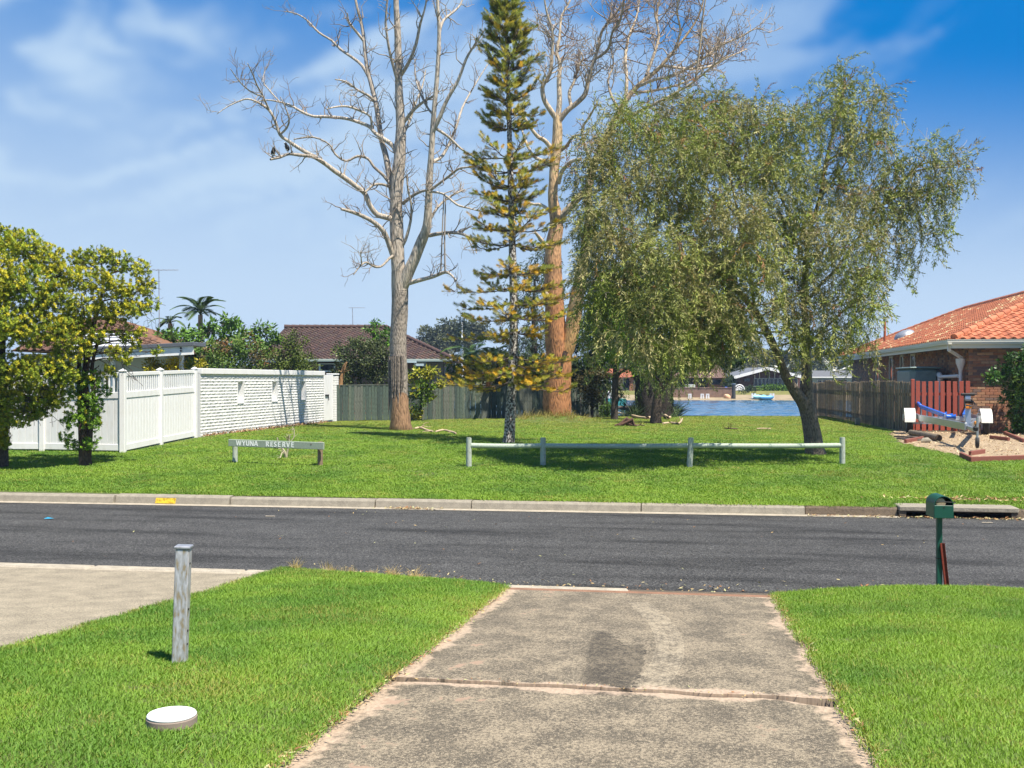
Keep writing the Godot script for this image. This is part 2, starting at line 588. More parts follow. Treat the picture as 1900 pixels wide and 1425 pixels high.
# meshes of leaves, each a little cluster that crowns repeat
func make_leaves() -> void:
	var r := RandomNumberGenerator.new()
	r.seed = 77
	var ball := func(count: int, rad: float, long: float, wide: float, lift: float) -> Shape:
		var s := Shape.new()
		for i in count:
			var d := Vector3(r.randfn(), r.randfn() + lift, r.randfn()).normalized()
			var k := r.randf_range(0.75, 1.2)
			s.col = Color(k, k, k * r.randf_range(0.8, 1.1))
			s.leaf(d * rad * r.randf_range(0.1, 1.0), (d + Vector3(r.randfn(), r.randfn(), r.randfn()) * 0.4).normalized(), Vector3(r.randfn(), 1.5, r.randfn()).normalized(), long * r.randf_range(0.7, 1.2), wide * r.randf_range(0.8, 1.2))
		return s
	M.leaf_ball = ball.call(26, 0.10, 0.085, 0.042, 0.4).mesh()
	M.leaf_ball_big = ball.call(24, 0.16, 0.17, 0.085, 0.3).mesh()
	M.leaf_ball_far = ball.call(30, 0.5, 0.34, 0.15, 0.3).mesh()
	M.leaf_ball_mid = ball.call(26, 0.16, 0.10, 0.045, 0.2).mesh()
	# rosette of upright new growth
	var ro := Shape.new()
	for i in 16:
		var a := TAU * i * 0.381966
		var t := i / 16.0
		var d := Vector3(cos(a), 1.5 - 1.6 * t, sin(a)).normalized()
		var k := r.randf_range(0.8, 1.15)
		ro.col = Color(k, k, k)
		ro.leaf(Vector3(0, 0.03 - 0.09 * t, 0) + d * 0.012, d, Vector3(cos(a + 1.0) * 0.3, 1, sin(a + 1.0) * 0.3), r.randf_range(0.06, 0.095), 0.045)
	M.rosette = ro.mesh()
	# hanging spray of narrow leaves
	var sp := Shape.new()
	var p := Vector3.ZERO
	var dir := Vector3(0.8, 0.15, 0.1).normalized()
	for i in 15:
		var q := p + dir * 0.042
		sp.col = Color(1.3, 0.95, 0.8)
		var side := Vector3(0, 0, 1).cross(dir).normalized() * 0.0035
		sp.quad(p - side, p + side, q + side, q - side)
		for k in 2:
			var a := r.randf() * TAU
			var out := (dir * 0.7 + (Vector3(0, 0, 1) * sin(a) + dir.cross(Vector3(0, 0, 1)) * cos(a)) * 0.8 + Vector3.DOWN * 0.25).normalized()
			var b := r.randf_range(0.75, 1.25)
			sp.col = Color(b, b * r.randf_range(0.9, 1.05), b * 0.9)
			sp.leaf(q, out, Vector3(r.randfn(), r.randfn(), r.randfn()).normalized(), r.randf_range(0.065, 0.11), r.randf_range(0.015, 0.023))
		p = q
		dir = (dir + Vector3(0, -0.16, r.randf_range(-0.07, 0.07))).normalized()
	M.spray = sp.mesh()
	# pine tuft: needles round a twig that points along +y and curls up
	var tu := Shape.new()
	for i in 84:
		var t := i / 84.0
		var a := TAU * i * 0.381966
		var d := Vector3(cos(a), 0.35 + 1.3 * t * t, sin(a)).normalized()
		var k := r.randf_range(0.7, 1.2)
		tu.col = Color(k, k, k)
		tu.leaf(Vector3(0, 0.20 * t, 0), d, Vector3(cos(a), 1.7, sin(a)), r.randf_range(0.08, 0.14), 0.011)
	M.tuft = tu.mesh()
	# lawn: mown blades on a patch
	var blades := func(count: int, rad: float, lo: float, hi: float, wide: float) -> ArrayMesh:
		var s := Shape.new()
		for i in count:
			var a := r.randf() * TAU
			var o := Vector3(cos(a), 0, sin(a)) * rad * sqrt(r.randf())
			var lean := Vector3(r.randfn(), 0, r.randfn()) * 0.55
			var d := (Vector3.UP + lean).normalized()
			var k := r.randf_range(0.82, 1.18)
			s.col = Color(k * r.randf_range(0.9, 1.12), k, k * 0.95)
			var long := r.randf_range(lo, hi)
			var side := d.cross(Vector3(r.randfn(), 0.2, r.randfn())).normalized() * wide * 0.5
			var nn := side.cross(d).normalized()
			if nn.y < 0.0:
				nn = -nn
			nn = (nn + Vector3.UP * 0.8).normalized()
			var mid := o + d * long * 0.55
			var tip := mid + (d + lean * 0.6 + Vector3(0, -0.15, 0)).normalized() * long * 0.45
			var b := s.point(o - side, nn)
			s.point(o + side, nn); s.point(mid + side * 0.7, nn); s.point(mid - side * 0.7, nn); s.point(tip, nn)
			s.tri_i(b, b + 1, b + 2); s.tri_i(b, b + 2, b + 3); s.tri_i(b + 3, b + 2, b + 4)
		return s.mesh()
	M.grass_near = blades.call(32, 0.075, 0.016, 0.042, 0.0038)
	M.grass_far = blades.call(48, 0.20, 0.016, 0.042, 0.008)
	M.grass_long = blades.call(22, 0.10, 0.12, 0.34, 0.008)
	M.reed = blades.call(30, 0.25, 0.5, 1.1, 0.022)
	# small dead leaf, bent
	var dl := Shape.new()
	dl.col = Color.WHITE
	dl.leaf(Vector3.ZERO, Vector3(1, 0.1, 0).normalized(), Vector3(0, 1, 0.3), 0.07, 0.022)
	M.dead_leaf = dl.mesh()


# clumps drawn as [column, row, half width, half height, nearer by (m)] at a distance
func clumps(list: Array, d: float, deep := 0.85) -> Array:
	var out := []
	for c in list:
		var dd: float = d - (c[4] if c.size() > 4 else 0.0)
		out.append({"p": site(c[0], c[1], dd), "r": Vector3(c[2], c[3], (c[2] + c[3]) * 0.5 * deep) * dd / FOCAL})
	return out

# mode: "any", "out" (points away from the clump's middle), "hang"
func foliage(parent: Node3D, nm: String, cl: Array, mesh: Mesh, m: Material, dens: float, smin: float, smax: float, mode: String, pal: Array, shell := 0.5, gold := 0.0, gold_col := Color.WHITE) -> void:
	var xs := []
	var cs := []
	for c in cl:
		var q: Vector3 = c.r
		var count := int(dens * (q.x * q.y + q.y * q.z + q.x * q.z) * c.get("k", 1.0)) + 2
		var own := rng.randi() % pal.size()
		var tone := rng.randf_range(0.82, 1.15)
		for i in count:
			var d := Vector3(rng.randfn(), rng.randfn(), rng.randfn()).normalized()
			var rr := pow(rng.randf(), shell)
			if rng.randf() < 0.10:
				rr *= rng.randf_range(1.05, 1.3)
			var p: Vector3 = c.p + Vector3(d.x * q.x, d.y * q.y, d.z * q.z) * rr
			var s := rng.randf_range(smin, smax)
			var b := Basis()
			if mode == "hang" or mode == "mixed" and rng.randf() < 0.42:
				b = Basis(Vector3.UP, rng.randf() * TAU) * Basis(Vector3(0, 0, 1), rng.randf_range(-0.5, 0.35))
			else:
				var y := Vector3(rng.randfn(), rng.randfn() + 0.4, rng.randfn()).normalized()
				if mode == "out":
					y = (d * 1.2 + Vector3.UP * 0.8 + y * 0.5).normalized()
				var x := y.cross(Vector3(rng.randfn(), rng.randfn(), rng.randfn())).normalized()
				b = Basis(x, y, x.cross(y))
			xs.append(parent.transform.affine_inverse() * Transform3D(b.scaled(Vector3(s, s, s)), p))
			var a: Color = (pal[own if rng.randf() < 0.55 else rng.randi() % pal.size()] as Color).srgb_to_linear()
			var k := tone * rng.randf_range(0.84, 1.16)
			var col := Color(a.r * k, a.g * k, a.b * k)
			if gold > 0.0 and rr > 0.55 and rng.randf() < gold * (0.6 + 0.6 * d.y):
				col = col.lerp(gold_col, rng.randf_range(0.4, 1.0))
			cs.append(col)
	swarm(parent, nm, mesh, m, xs, cs)

# a smooth bent line through points that are given as [column, row, width in columns, nearer by]
func traced(list: Array, d: float, drift := 0.0, fork := Vector3.ZERO) -> Dictionary:
	var p := []
	var r := []
	for i in list.size():
		var c: Array = list[i]
		var dd: float = d - (c[3] if c.size() > 3 else drift * i / maxf(1.0, list.size() - 1.0))
		p.append(site(c[0], c[1], dd))
		r.append(c[2] * 0.5 * d / FOCAL)
	return smooth_line(p, r, 3)

# the same, but it starts at the depth of the limb that it grows from
func rooted(list: Array, limbs: Array, drift: float) -> Dictionary:
	var eye := Vector3(0, EYE, 0)
	var dir := (site(list[0][0], list[0][1], 10.0) - eye).normalized()
	var best := -2.0
	var from := Vector3.ZERO
	for l in limbs:
		for p in l.p:
			var k := dir.dot((p - eye).normalized())
			if k > best:
				best = k
				from = p
	return traced(list, dist(from), drift)

func smooth_line(p: Array, r: Array, steps: int) -> Dictionary:
	var op := []
	var orr := []
	for i in p.size() - 1:
		var a: Vector3 = p[maxi(i - 1, 0)]
		var b: Vector3 = p[i]
		var c: Vector3 = p[i + 1]
		var d: Vector3 = p[mini(i + 2, p.size() - 1)]
		for k in steps:
			var t := float(k) / steps
			op.append(b.cubic_interpolate(c, a, d, t))
			orr.append(lerpf(r[i], r[i + 1], t))
	op.append(p[p.size() - 1])
	orr.append(r[r.size() - 1])
	return {"p": op, "r": orr}

func crooked(start: Vector3, dir: Vector3, long: float, r0: float, r1: float, segs: int, wander: float, rise: float) -> Dictionary:
	var p := [start]
	var r := [r0]
	var d := dir.normalized()
	var q := start
	for i in segs:
		d = (d + Vector3(rng.randfn(), rng.randfn() + rise, rng.randfn()) * wander).normalized()
		q += d * long / segs
		p.append(q)
		r.append(lerpf(r0, r1, (i + 1.0) / segs))
	return {"p": p, "r": r}

# bare twigs along a limb
func twigs(s: Shape, limb: Dictionary, count: int, long: float, level: int, from := 0.3, rise := 0.35, wander := 0.32, thin := 0.006) -> void:
	var n: int = limb.p.size()
	for i in count:
		var k := clampi(int((from + (1.0 - from) * rng.randf()) * n), 0, n - 2)
		var a: Vector3 = limb.p[k]
		var t: Vector3 = (limb.p[k + 1] - a).normalized()
		var out := Vector3(rng.randfn(), rng.randfn() + rise, rng.randfn()).normalized()
		out = (out - t * out.dot(t)).normalized()
		var d := (t * rng.randf_range(0.4, 1.1) + out).normalized()
		var r0: float = minf(limb.r[k] * 0.6, 0.012 + long * 0.014)
		var kid := crooked(a, d, long * rng.randf_range(0.5, 1.25), r0, thin, 5 if level > 0 else 4, wander, rise * 0.5)
		s.tube(kid.p, kid.r, 5 if level > 0 else 4, false)
		if level > 0:
			twigs(s, kid, 3, long * 0.55, level - 1, 0.25, rise, wander, thin)

# thin limbs that tie clumps of leaves to the limbs that carry them
func tie(s: Shape, limbs: Array, cl: Array, r0: float) -> void:
	for c in cl:
		var best := Vector3.ZERO
		var far := 1e9
		for l in limbs:
			for k in l.p.size():
				var q: Vector3 = l.p[k]
				var dd := q.distance_to(c.p) + (0.5 if q.y > c.p.y else 0.0)
				if dd < far:
					far = dd
					best = q
		var mid: Vector3 = best.lerp(c.p, 0.5) + Vector3(rng.randfn(), rng.randf(), rng.randfn()) * 0.12 * far
		var line := smooth_line([best, mid, c.p], [r0, r0 * 0.7, r0 * 0.35], 3)
		s.tube(line.p, line.r, 5, false)
		twigs(s, line, 5, minf(0.55, far * 0.4 + 0.12), 1, 0.3, 0.0, 0.25, 0.004)

# ---------- land, road, kerb ----------
func make_land() -> void:
	var base := Shape.new()
	base.quad(Vector3(-1500, -0.9, 60), Vector3(1500, -0.9, 60), Vector3(1500, -0.9, -2400), Vector3(-1500, -0.9, -2400), Vector3.UP)
	setting("terrain", base, M.soil, "low ground under everything")
	# the reserve: grass that rises from the kerb and runs to the lake; the front edge follows the kerb
	var s := Shape.new()
	var nv := 150
	var nu := 80
	for j in nu + 1:
		for i in nv + 1:
			var v := lerpf(-45.0, 45.0, float(i) / nv)
			var k0 := kerb_u(v) + 0.2
			var u := lerpf(k0, 53.0, float(j) / nu)
			var y := ground(v, u)
			s.point(Vector3(v, y, -u), Vector3(y - ground(v + 0.2, u), 0.2, ground(v, u + 0.2) - y).normalized())
	for j in nu:
		for i in nv:
			var a := j * (nv + 1) + i
			s.tri_i(a, a + 1, a + nv + 2)
			s.tri_i(a, a + nv + 2, a + nv + 1)
	setting("reserve_lawn", s, M.soil, "mown grass reserve between the street and the lake")
	var w := Shape.new()
	w.quad(Vector3(-400, -0.16, -50), Vector3(400, -0.16, -50), Vector3(400, -0.16, -140), Vector3(-400, -0.16, -140), Vector3.UP)
	# wind ripples, near enough to be seen one by one
	var f := FastNoiseLite.new()
	f.seed = 91
	f.frequency = 0.55
	f.fractal_octaves = 3
	var wave := func(v: float, u: float) -> float: return 0.085 * f.get_noise_2d(v * 0.55, u * 1.15)
	var mv := 190
	var mu := 210
	var first := w.v.size()
	for j in mu + 1:
		for i in mv + 1:
			var v := lerpf(-28.0, 28.0, float(i) / mv)
			var u := lerpf(50.5, 121.0, float(j) / mu)
			var y: float = wave.call(v, u)
			w.point(Vector3(v, y - 0.04, -u), Vector3(y - wave.call(v + 0.12, u), 0.12, wave.call(v, u + 0.12) - y).normalized())
	for j in mu:
		for i in mv:
			var a := first + j * (mv + 1) + i
			w.tri_i(a, a + 1, a + mv + 2)
			w.tri_i(a, a + mv + 2, a + mv + 1)
	setting("water", w, M.water, "rippled blue lake water behind the reserve")

func make_road_and_kerb() -> void:
	var r := Shape.new()
	r.quad(Vector3(-70, 0, -10.3), Vector3(70, 0, -10.3), Vector3(70, 0, -kerb_u(70) - 0.1), Vector3(-70, 0, -kerb_u(-70) - 0.1), Vector3.UP)
	setting("road", r, M.asphalt, "dark grey asphalt street")
	# far kerb: a pale gutter strip and upright segments with open joints
	var kerb := Node3D.new()
	kerb.name = numbered("kerb")
	add_child(kerb)
	kerb.set_meta("kind", "structure")
	kerb.set_meta("label", "weathered concrete kerb along the far side of the street")
	var edges := [-40.0]
	var v := -38.0
	var r2 := RandomNumberGenerator.new()
	r2.seed = 5
	while v < 40.0:
		edges.append(v)
		v += r2.randf_range(1.2, 2.9) if absf(v) < 14.0 else 4.0
	edges.append(40.0)
	var d0 := 3.42
	var d1 := 5.25
	for i in edges.size() - 1:
		var a: float = edges[i]
		var b: float = edges[i + 1]
		if b > d0 and a < d1:
			if a < d0 - 0.3:
				b = d0
			elif b > d1 + 0.3:
				a = d1
			else:
				continue
		var g := 0.008
		var tilt := r2.randf_range(-0.008, 0.008)
		var back := r2.randf_range(-0.01, 0.01)
		var s := Shape.new()
		var prof := PackedVector2Array([Vector2(0.0 + back, -0.05), Vector2(0.045 + back, 0.115 + tilt), Vector2(0.075 + back, 0.142 + tilt), Vector2(0.22, 0.15 + tilt), Vector2(0.22, -0.05)])
		s.prism(Transform3D(Basis(Vector3(0, 0, -1), Vector3(0, 1, 0), Vector3(1, 0, 0)), Vector3(a + g, 0, -kerb_u((a + b) * 0.5))), prof, b - a - 2 * g)
		part(kerb, "kerb_segment", s, M.kerb_old if a > 0.7 else M.kerb)
	var gs := Shape.new()
	for i in 2:
		var x0: float = [-40.0, d1][i]
		var x1: float = [d0, 40.0][i]
		gs.quad(Vector3(x0, 0.006, -kerb_u(x0) + 0.17), Vector3(x1, 0.006, -kerb_u(x1) + 0.17), Vector3(x1, 0.012, -kerb_u(x1) - 0.02), Vector3(x0, 0.012, -kerb_u(x0) - 0.02), Vector3.UP)
	part(kerb, "gutter_strip", gs, M.gutter)
	var yp := Shape.new()
	var y0: Vector3 = site(282, 930, 18.95)
	var yv := y0.x
	yp.quad(Vector3(yv, 0.02, -kerb_u(yv) + 0.014), Vector3(yv + 0.38, 0.02, -kerb_u(yv) + 0.012), Vector3(yv + 0.38, 0.112, -kerb_u(yv) - 0.026), Vector3(yv, 0.112, -kerb_u(yv) - 0.026), Vector3(0, 0.3, 1).normalized())
	part(kerb, "yellow_paint", yp, M.yellow_paint)
	# the storm drain: a concrete lintel over a dark slot
	var ku := kerb_u(4.3)
	var o := thing("storm_drain", "kerb inlet drain with a grey concrete lintel over a dark slot", "drain", Vector3((d0 + d1) * 0.5, 0, -ku))
	var hw := (d1 - d0) * 0.5
	var l := Shape.new()
	l.slab(Vector3(-hw + 0.01, 0.10, -0.42), Vector3(hw - 0.01, 0.178, 0.05), 0.012)
	part(o, "lintel", l, M.kerb)
	var b2 := Shape.new()
	b2.slab(Vector3(-hw + 0.01, -0.5, -0.75), Vector3(hw - 0.01, 0.097, -0.55))
	b2.slab(Vector3(-hw + 0.01, -0.5, -0.545), Vector3(-hw + 0.12, 0.097, 0.03), 0.008)
	b2.slab(Vector3(hw - 0.12, -0.5, -0.545), Vector3(hw - 0.01, 0.097, 0.03), 0.008)
	part(o, "pit_wall", b2, M.kerb_old)
	var dk := Shape.new()
	dk.slab(Vector3(-hw + 0.13, 0.004, -0.53), Vector3(hw - 0.13, 0.008, 0.03))
	part(o, "slot_shade", dk, M.black)  # black sheet: the shade inside the opening put into colour

# top edge (u) of the near lawns against the street
func lawn_end(v: float) -> float:
	var t := [[-14.0, 11.6], [-4.45, 11.52], [-3.9, 11.42], [-3.2, 11.2], [-2.3, 10.98], [-1.77, 10.68], [0.9, 10.78], [1.3, 10.98], [2.0, 11.12], [2.6, 11.16], [3.3, 11.06], [5.0, 10.9], [14.0, 10.9]]
	for i in t.size() - 1:
		if v < t[i + 1][0]:
			return lerpf(t[i][1], t[i + 1][1], (v - t[i][0]) / (t[i + 1][0] - t[i][0]))
	return 10.9

func lawn_high(v: float, u: float) -> float:
	var inside := minf(minf(absf(v + 1.77), absf(v - 0.9)), minf(absf(v + 4.45), lawn_end(v) - u))
	var y := ground(v, minf(u, 11.3)) + 0.035 + 0.05 * smoothstep(0.0, 0.6, inside) + 0.03 * bump_noise.get_noise_2d(v * 14.0, u * 14.0)
	if v > 0.9:
		y += 0.06 * exp(-pow(v - 2.9, 2.0) / 1.5) * smoothstep(8.5, 10.6, u)
	return y

func lawn_sheet(v0: float, v1: float, u0: float) -> Shape:
	var s := Shape.new()
	var nv := int((v1 - v0) / 0.12)
	var nu := 60
	for j in nu + 1:
		for i in nv + 1:
			var v := lerpf(v0, v1, float(i) / nv)
			var u := lerpf(u0, lawn_end(v), float(j) / nu)
			var y := lawn_high(v, u)
			s.point(Vector3(v, y, -u), Vector3(y - lawn_high(v + 0.05, u), 0.05, lawn_high(v, u + 0.05) - y).normalized())
	for j in nu:
		for i in nv:
			var a := j * (nv + 1) + i
			s.tri_i(a, a + 1, a + nv + 2)
			s.tri_i(a, a + nv + 2, a + nv + 1)
	# an earth edge all round, down into the ground
	s.col = Color(0.6, 0.5, 0.4)
	for i in nv:
		for e in [0, nu]:
			var a: Vector3 = s.v[e * (nv + 1) + i]
			var b: Vector3 = s.v[e * (nv + 1) + i + 1]
			s.quad(a, b, b + Vector3.DOWN * 0.25, a + Vector3.DOWN * 0.25, Vector3(0, 0, -1 if e == nu else 1))
	for j in nu:
		for e in [0, nv]:
			var a: Vector3 = s.v[j * (nv + 1) + e]
			var b: Vector3 = s.v[(j + 1) * (nv + 1) + e]
			s.quad(a, b, b + Vector3.DOWN * 0.25, a + Vector3.DOWN * 0.25, Vector3(-1 if e == 0 else 1, 0, 0))
	return s

# where a line of sight meets the front lawns
func lawned(px: float, py: float) -> Vector3:
	var d := 3.5
	while d < 14.0:
		var p := site(px, py, d)
		var y := lawn_high(p.x, -p.z)
		if p.y <= y:
			return Vector3(p.x, y, p.z)
		d += 0.01
	return site(px, py, 12.0)

func driveway_picture() -> ImageTexture:
	# 2.67 m across, from u = 3.3 to 10.7; rows run from the street to the viewer
	var w := 900
	var h := 1900
	var r := RandomNumberGenerator.new()
	r.seed = 60
	var f := FastNoiseLite.new()
	f.seed = 61
	f.frequency = 0.006
	f.fractal_octaves = 5
	var big := f.get_image(w, h).get_data()
	f.seed = 62
	f.frequency = 0.028
	f.fractal_octaves = 4
	var mid := f.get_image(w, h).get_data()
	f.seed = 63
	f.frequency = 0.10
	var small := f.get_image(w, h).get_data()
	var spot := func(px: float, py: float) -> Vector2:
		var q := grounded(px, py)
		return Vector2((q.x + 1.77) / 2.67 * w, (10.7 + q.z) / 7.4 * h)
	var mark := PackedByteArray()
	mark.resize(w * h)
	# a dark angular patch with crisp edges
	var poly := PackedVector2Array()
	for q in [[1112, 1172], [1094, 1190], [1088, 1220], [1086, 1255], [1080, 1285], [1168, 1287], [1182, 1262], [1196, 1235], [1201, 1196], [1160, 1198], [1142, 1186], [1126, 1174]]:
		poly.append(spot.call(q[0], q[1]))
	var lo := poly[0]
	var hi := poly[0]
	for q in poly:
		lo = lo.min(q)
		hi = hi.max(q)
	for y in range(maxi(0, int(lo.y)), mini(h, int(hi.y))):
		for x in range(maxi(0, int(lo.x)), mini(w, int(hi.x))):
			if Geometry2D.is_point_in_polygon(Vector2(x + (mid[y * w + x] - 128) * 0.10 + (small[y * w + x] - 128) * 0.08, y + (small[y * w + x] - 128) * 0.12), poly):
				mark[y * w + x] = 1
	# tyre tracks that curve out to the street: pale, with tread ribs
	for line in [[[1186, 1118], [1225, 1155], [1243, 1195], [1232, 1240], [1195, 1285]], [[1090, 1128], [1062, 1170], [1050, 1220], [1046, 1275]]]:
		var pts := []
		for q in line:
			var z: Vector2 = spot.call(q[0], q[1])
			pts.append(Vector3(z.x, z.y, 0))
		var flat := []
		for p in smooth_line(pts, [1, 1, 1, 1, 1].slice(0, pts.size()), 8).p:
			flat.append(Vector2(p.x, p.y))
		pts = flat
		for i in pts.size() - 1:
			var a: Vector2 = pts[i]
			var b: Vector2 = pts[i + 1]
			var side := (b - a).orthogonal().normalized()
			var n := int(a.distance_to(b) * 1.5)
			for k in n:
				var c := a.lerp(b, float(k) / n)
				for t in range(-34, 35):
					var z := c + side * t
					var xi := int(z.x)
					var yi := int(z.y)
					if xi < 0 or yi < 0 or xi >= w or yi >= h or mark[yi * w + xi] == 1:
						continue
					mark[yi * w + xi] = 3 if absi(t) % 14 < 4 or (k / 7) % 3 == 0 else 2
	var out := PackedByteArray()
	out.resize(w * h * 3)
	var body := Vector3(0.285, 0.232, 0.158)
	var dark := Vector3(0.085, 0.07, 0.05)
	var pale := Vector3(0.56, 0.48, 0.35)
	var rim := Vector3(0.50, 0.375, 0.275)
	var rosy := Vector3(0.32, 0.215, 0.15)
	for y in h:
		for x in w:
			var i := y * w + x
			var a := big[i] / 255.0
			var b := mid[i] / 255.0
			var d := small[i] / 255.0
			var q := r.randf()
			var t := clampf((a - 0.5) * 1.7 + (b - 0.5) * 1.2 + (d - 0.5) * 2.6 + (q - 0.5) * 1.9 + 0.37, 0.0, 1.0)
			var c := dark.lerp(body, t)
			if q > 0.9:
				c = c.lerp(pale, 0.55 * (0.4 + d))
			elif q < 0.10:
				c *= 0.55
			var m := mark[i]
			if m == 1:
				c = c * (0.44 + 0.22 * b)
			elif m == 2:
				c = c.lerp(pale, (0.26 if x > w * 0.45 else 0.06) * clampf(0.3 + 1.8 * (b - 0.25) + 0.8 * (d - 0.5), 0.0, 1.3))
			elif m == 3:
				c = c.lerp(pale, (0.12 if x > w * 0.45 else 0.0) * clampf(0.3 + 1.8 * (b - 0.25), 0.0, 1.3))
			# smooth worn borders along the sides and the joint
			var side_d := minf(x, w - x) / w * 2.67
			var joint := absf(y / float(h) * 7.4 - 4.35)
			var bw := 0.135 + 0.18 * (a - 0.4) + 0.10 * (b - 0.5)
			var e := minf(side_d, joint + 0.055)
			if e < bw:
				c = c.lerp(rim, clampf((bw - e) * 14.0, 0.0, 0.85) * (0.75 + 0.5 * (d - 0.5)))
			# bare pinkish patches by the left edge and the lower right
			var rp := a + 0.5 * b - 0.10 * (x / float(w)) * 2.0 - (0.5 if x > w * 0.25 and x < w * 0.75 else 0.0)
			if rp > 1.02:
				c = c.lerp(rosy, clampf((rp - 1.02) * 9.0, 0.0, 0.8))
			out[i * 3] = byte_of(c.x)
			out[i * 3 + 1] = byte_of(c.y)
			out[i * 3 + 2] = byte_of(c.z)
	return ImageTexture.create_from_image(Image.create_from_data(w, h, false, Image.FORMAT_RGB8, out))

func make_near_ground() -> void:
	var dm := mat(Color.WHITE, 0.9)
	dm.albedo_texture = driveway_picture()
	var rl := mat(Color.WHITE, 0.9)
	M.driveway = dm
	var drive := Node3D.new()
	drive.name = numbered("driveway")
	add_child(drive)
	drive.set_meta("kind", "structure")
	drive.set_meta("label", "stained concrete driveway in the foreground")
	var f := FastNoiseLite.new()
	f.seed = 66
	f.frequency = 0.9
	for k in 2:
		var s := Shape.new()
		s.has_uv = true
		var n := 60
		var u0: float = [6.356, 2.2][k]
		var u1: float = [10.7, 6.344][k]
		var sink: float = [0.0, 0.018][k]
		var row := func(i: int, edge: bool) -> Array:
			var v := lerpf(-1.77, 0.9, float(i) / n)
			var a := u0
			var b := u1
			if k == 0:
				a += 0.05 * f.get_noise_1d(v * 1.5) + 0.012 * f.get_noise_1d(v * 9.0) - 0.03 * v
			else:
				b += 0.05 * f.get_noise_1d(v * 1.5) + 0.012 * f.get_noise_1d(v * 9.0) + 0.006 * f.get_noise_1d(v * 14.0 + 50.0) - 0.03 * v
				b -= 0.13 * smoothstep(0.45, 0.9, v) + 0.05 * smoothstep(-1.5, -1.77, v)
			return [v, a, b]
		for i in n:
			var p: Array = row.call(i, false)
			var q: Array = row.call(i + 1, false)
			var pts := []
			for t in [[p[0], p[1]], [q[0], q[1]], [q[0], q[2]], [p[0], p[2]]]:
				pts.append(Vector3(t[0], ground(t[0], t[1]) - sink, -t[1]))
			var nn := Vector3(0, 1, 0.067).normalized() * 1.0
			var ids := []
			for t in pts:
				ids.append(s.point(t, Vector3(0, 1, -0.067).normalized(), Vector2((t.x + 1.77) / 2.67, (10.7 + t.z) / 7.4)))
			s.tri_i(ids[0], ids[1], ids[2])
			s.tri_i(ids[0], ids[2], ids[3])
			for e in [[0, 1, 1.0], [3, 2, -1.0]]:
				var a: Vector3 = pts[e[0]]
				var b: Vector3 = pts[e[1]]
				var uvy := (10.7 + a.z) / 7.4
				var id := []
				for t in [[a, 0.0], [b, 0.0], [b, 0.12], [a, 0.12]]:
					id.append(s.point(t[0] + Vector3.DOWN * t[1], Vector3(0, 0, e[2]), Vector2((t[0].x + 1.77) / 2.67, uvy)))
				s.tri_i(id[0], id[1], id[2])
				s.tri_i(id[0], id[2], id[3])
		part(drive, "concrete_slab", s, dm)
	var bed := Shape.new()
	bed.quad(Vector3(-1.77, ground(0, 2.2) - 0.05, -2.2), Vector3(0.9, ground(0, 2.2) - 0.05, -2.2), Vector3(0.9, ground(0, 10.7) - 0.05, -10.7), Vector3(-1.77, ground(0, 10.7) - 0.05, -10.7), Vector3.UP)
	part(drive, "bedding_sand", bed, mat(lin(0.09, 0.068, 0.048), 0.95))
	# crossover: a pinkish strip, then a pale dished strip against the asphalt
	var ap := Node3D.new()
	ap.name = numbered("kerb_crossing")
	add_child(ap)
	ap.set_meta("kind", "structure")
	ap.set_meta("label", "low concrete kerb crossing where the driveway meets the street")
	var strips := [[-3.4, -0.55, 10.9, 11.12, 0.062], [-0.54, 1.55, 10.92, 11.1, 0.055]]
	for q in strips:
		var s := Shape.new()
		s.slab(Vector3(q[0], -0.05, -q[3]), Vector3(q[1], q[4], -q[2]), 0.02)
		part(ap, "kerb_strip", s, M.gutter if q[0] < -1 else M.kerb_old)
	var ps := Shape.new()
	ps.slab(Vector3(-2.2, -0.05, -10.9), Vector3(1.6, 0.075, -10.71), 0.01)
	part(ap, "apron_strip", ps, M.pink)
	var pg := Shape.new()
	pg.slab(Vector3(-3.4, -0.05, -11.24), Vector3(2.2, 0.02, -11.12), 0.008)
	part(ap, "gutter_strip", pg, M.pink)
	# neighbour's driveway with its pale kerb strip
	var nd := Shape.new()
	var a := -14.0
	nd.quad(Vector3(a, ground(0, 2.0), -2.0), Vector3(-4.4, ground(0, 2.0), -2.0), Vector3(-4.4, ground(0, 11.3), -11.3), Vector3(a, ground(0, 11.3), -11.3), Vector3.UP)
	setting("neighbour_driveway", nd, M.apron, "wide pale concrete driveway next door on the left")
	var nk := Node3D.new()
	nk.name = numbered("kerb")
	add_child(nk)
	nk.set_meta("kind", "structure")
	nk.set_meta("label", "low pale kerb strip across the mouth of the driveway next door")
	var e := -14.0
	while e < -4.2:
		var s := Shape.new()
		var to := minf(e + 1.83, -3.6)
		s.slab(Vector3(e, -0.05, -11.55), Vector3(to - 0.012, 0.062, -11.3), 0.02)
		part(nk, "kerb_segment", s, M.gutter)
		e += 1.83
	# the two front lawns
	setting("front_lawn", lawn_sheet(-4.45, -1.77, 2.0), M.soil, "front lawn to the left of the driveway")
	setting("front_lawn", lawn_sheet(0.9, 14.0, 2.0), M.soil, "front lawn to the right of the driveway")
	# gravel yard by the brick house
	for q in [[1652, 806], [1672, 822], [1715, 832], [1762, 842], [1800, 855], [1910, 853], [1990, 850], [1990, 800], [1900, 798], [1830, 798], [1790, 797], [1690, 797], [1660, 800]]:
		var g := grounded(q[0], q[1])
		patch.append(Vector2(g.x, -g.z))
	var gs := Shape.new()
	var lo := patch[0]
	var hi := patch[0]
	for q in patch:
		lo = lo.min(q)
		hi = hi.max(q)
	var st := 0.14
	var v := lo.x
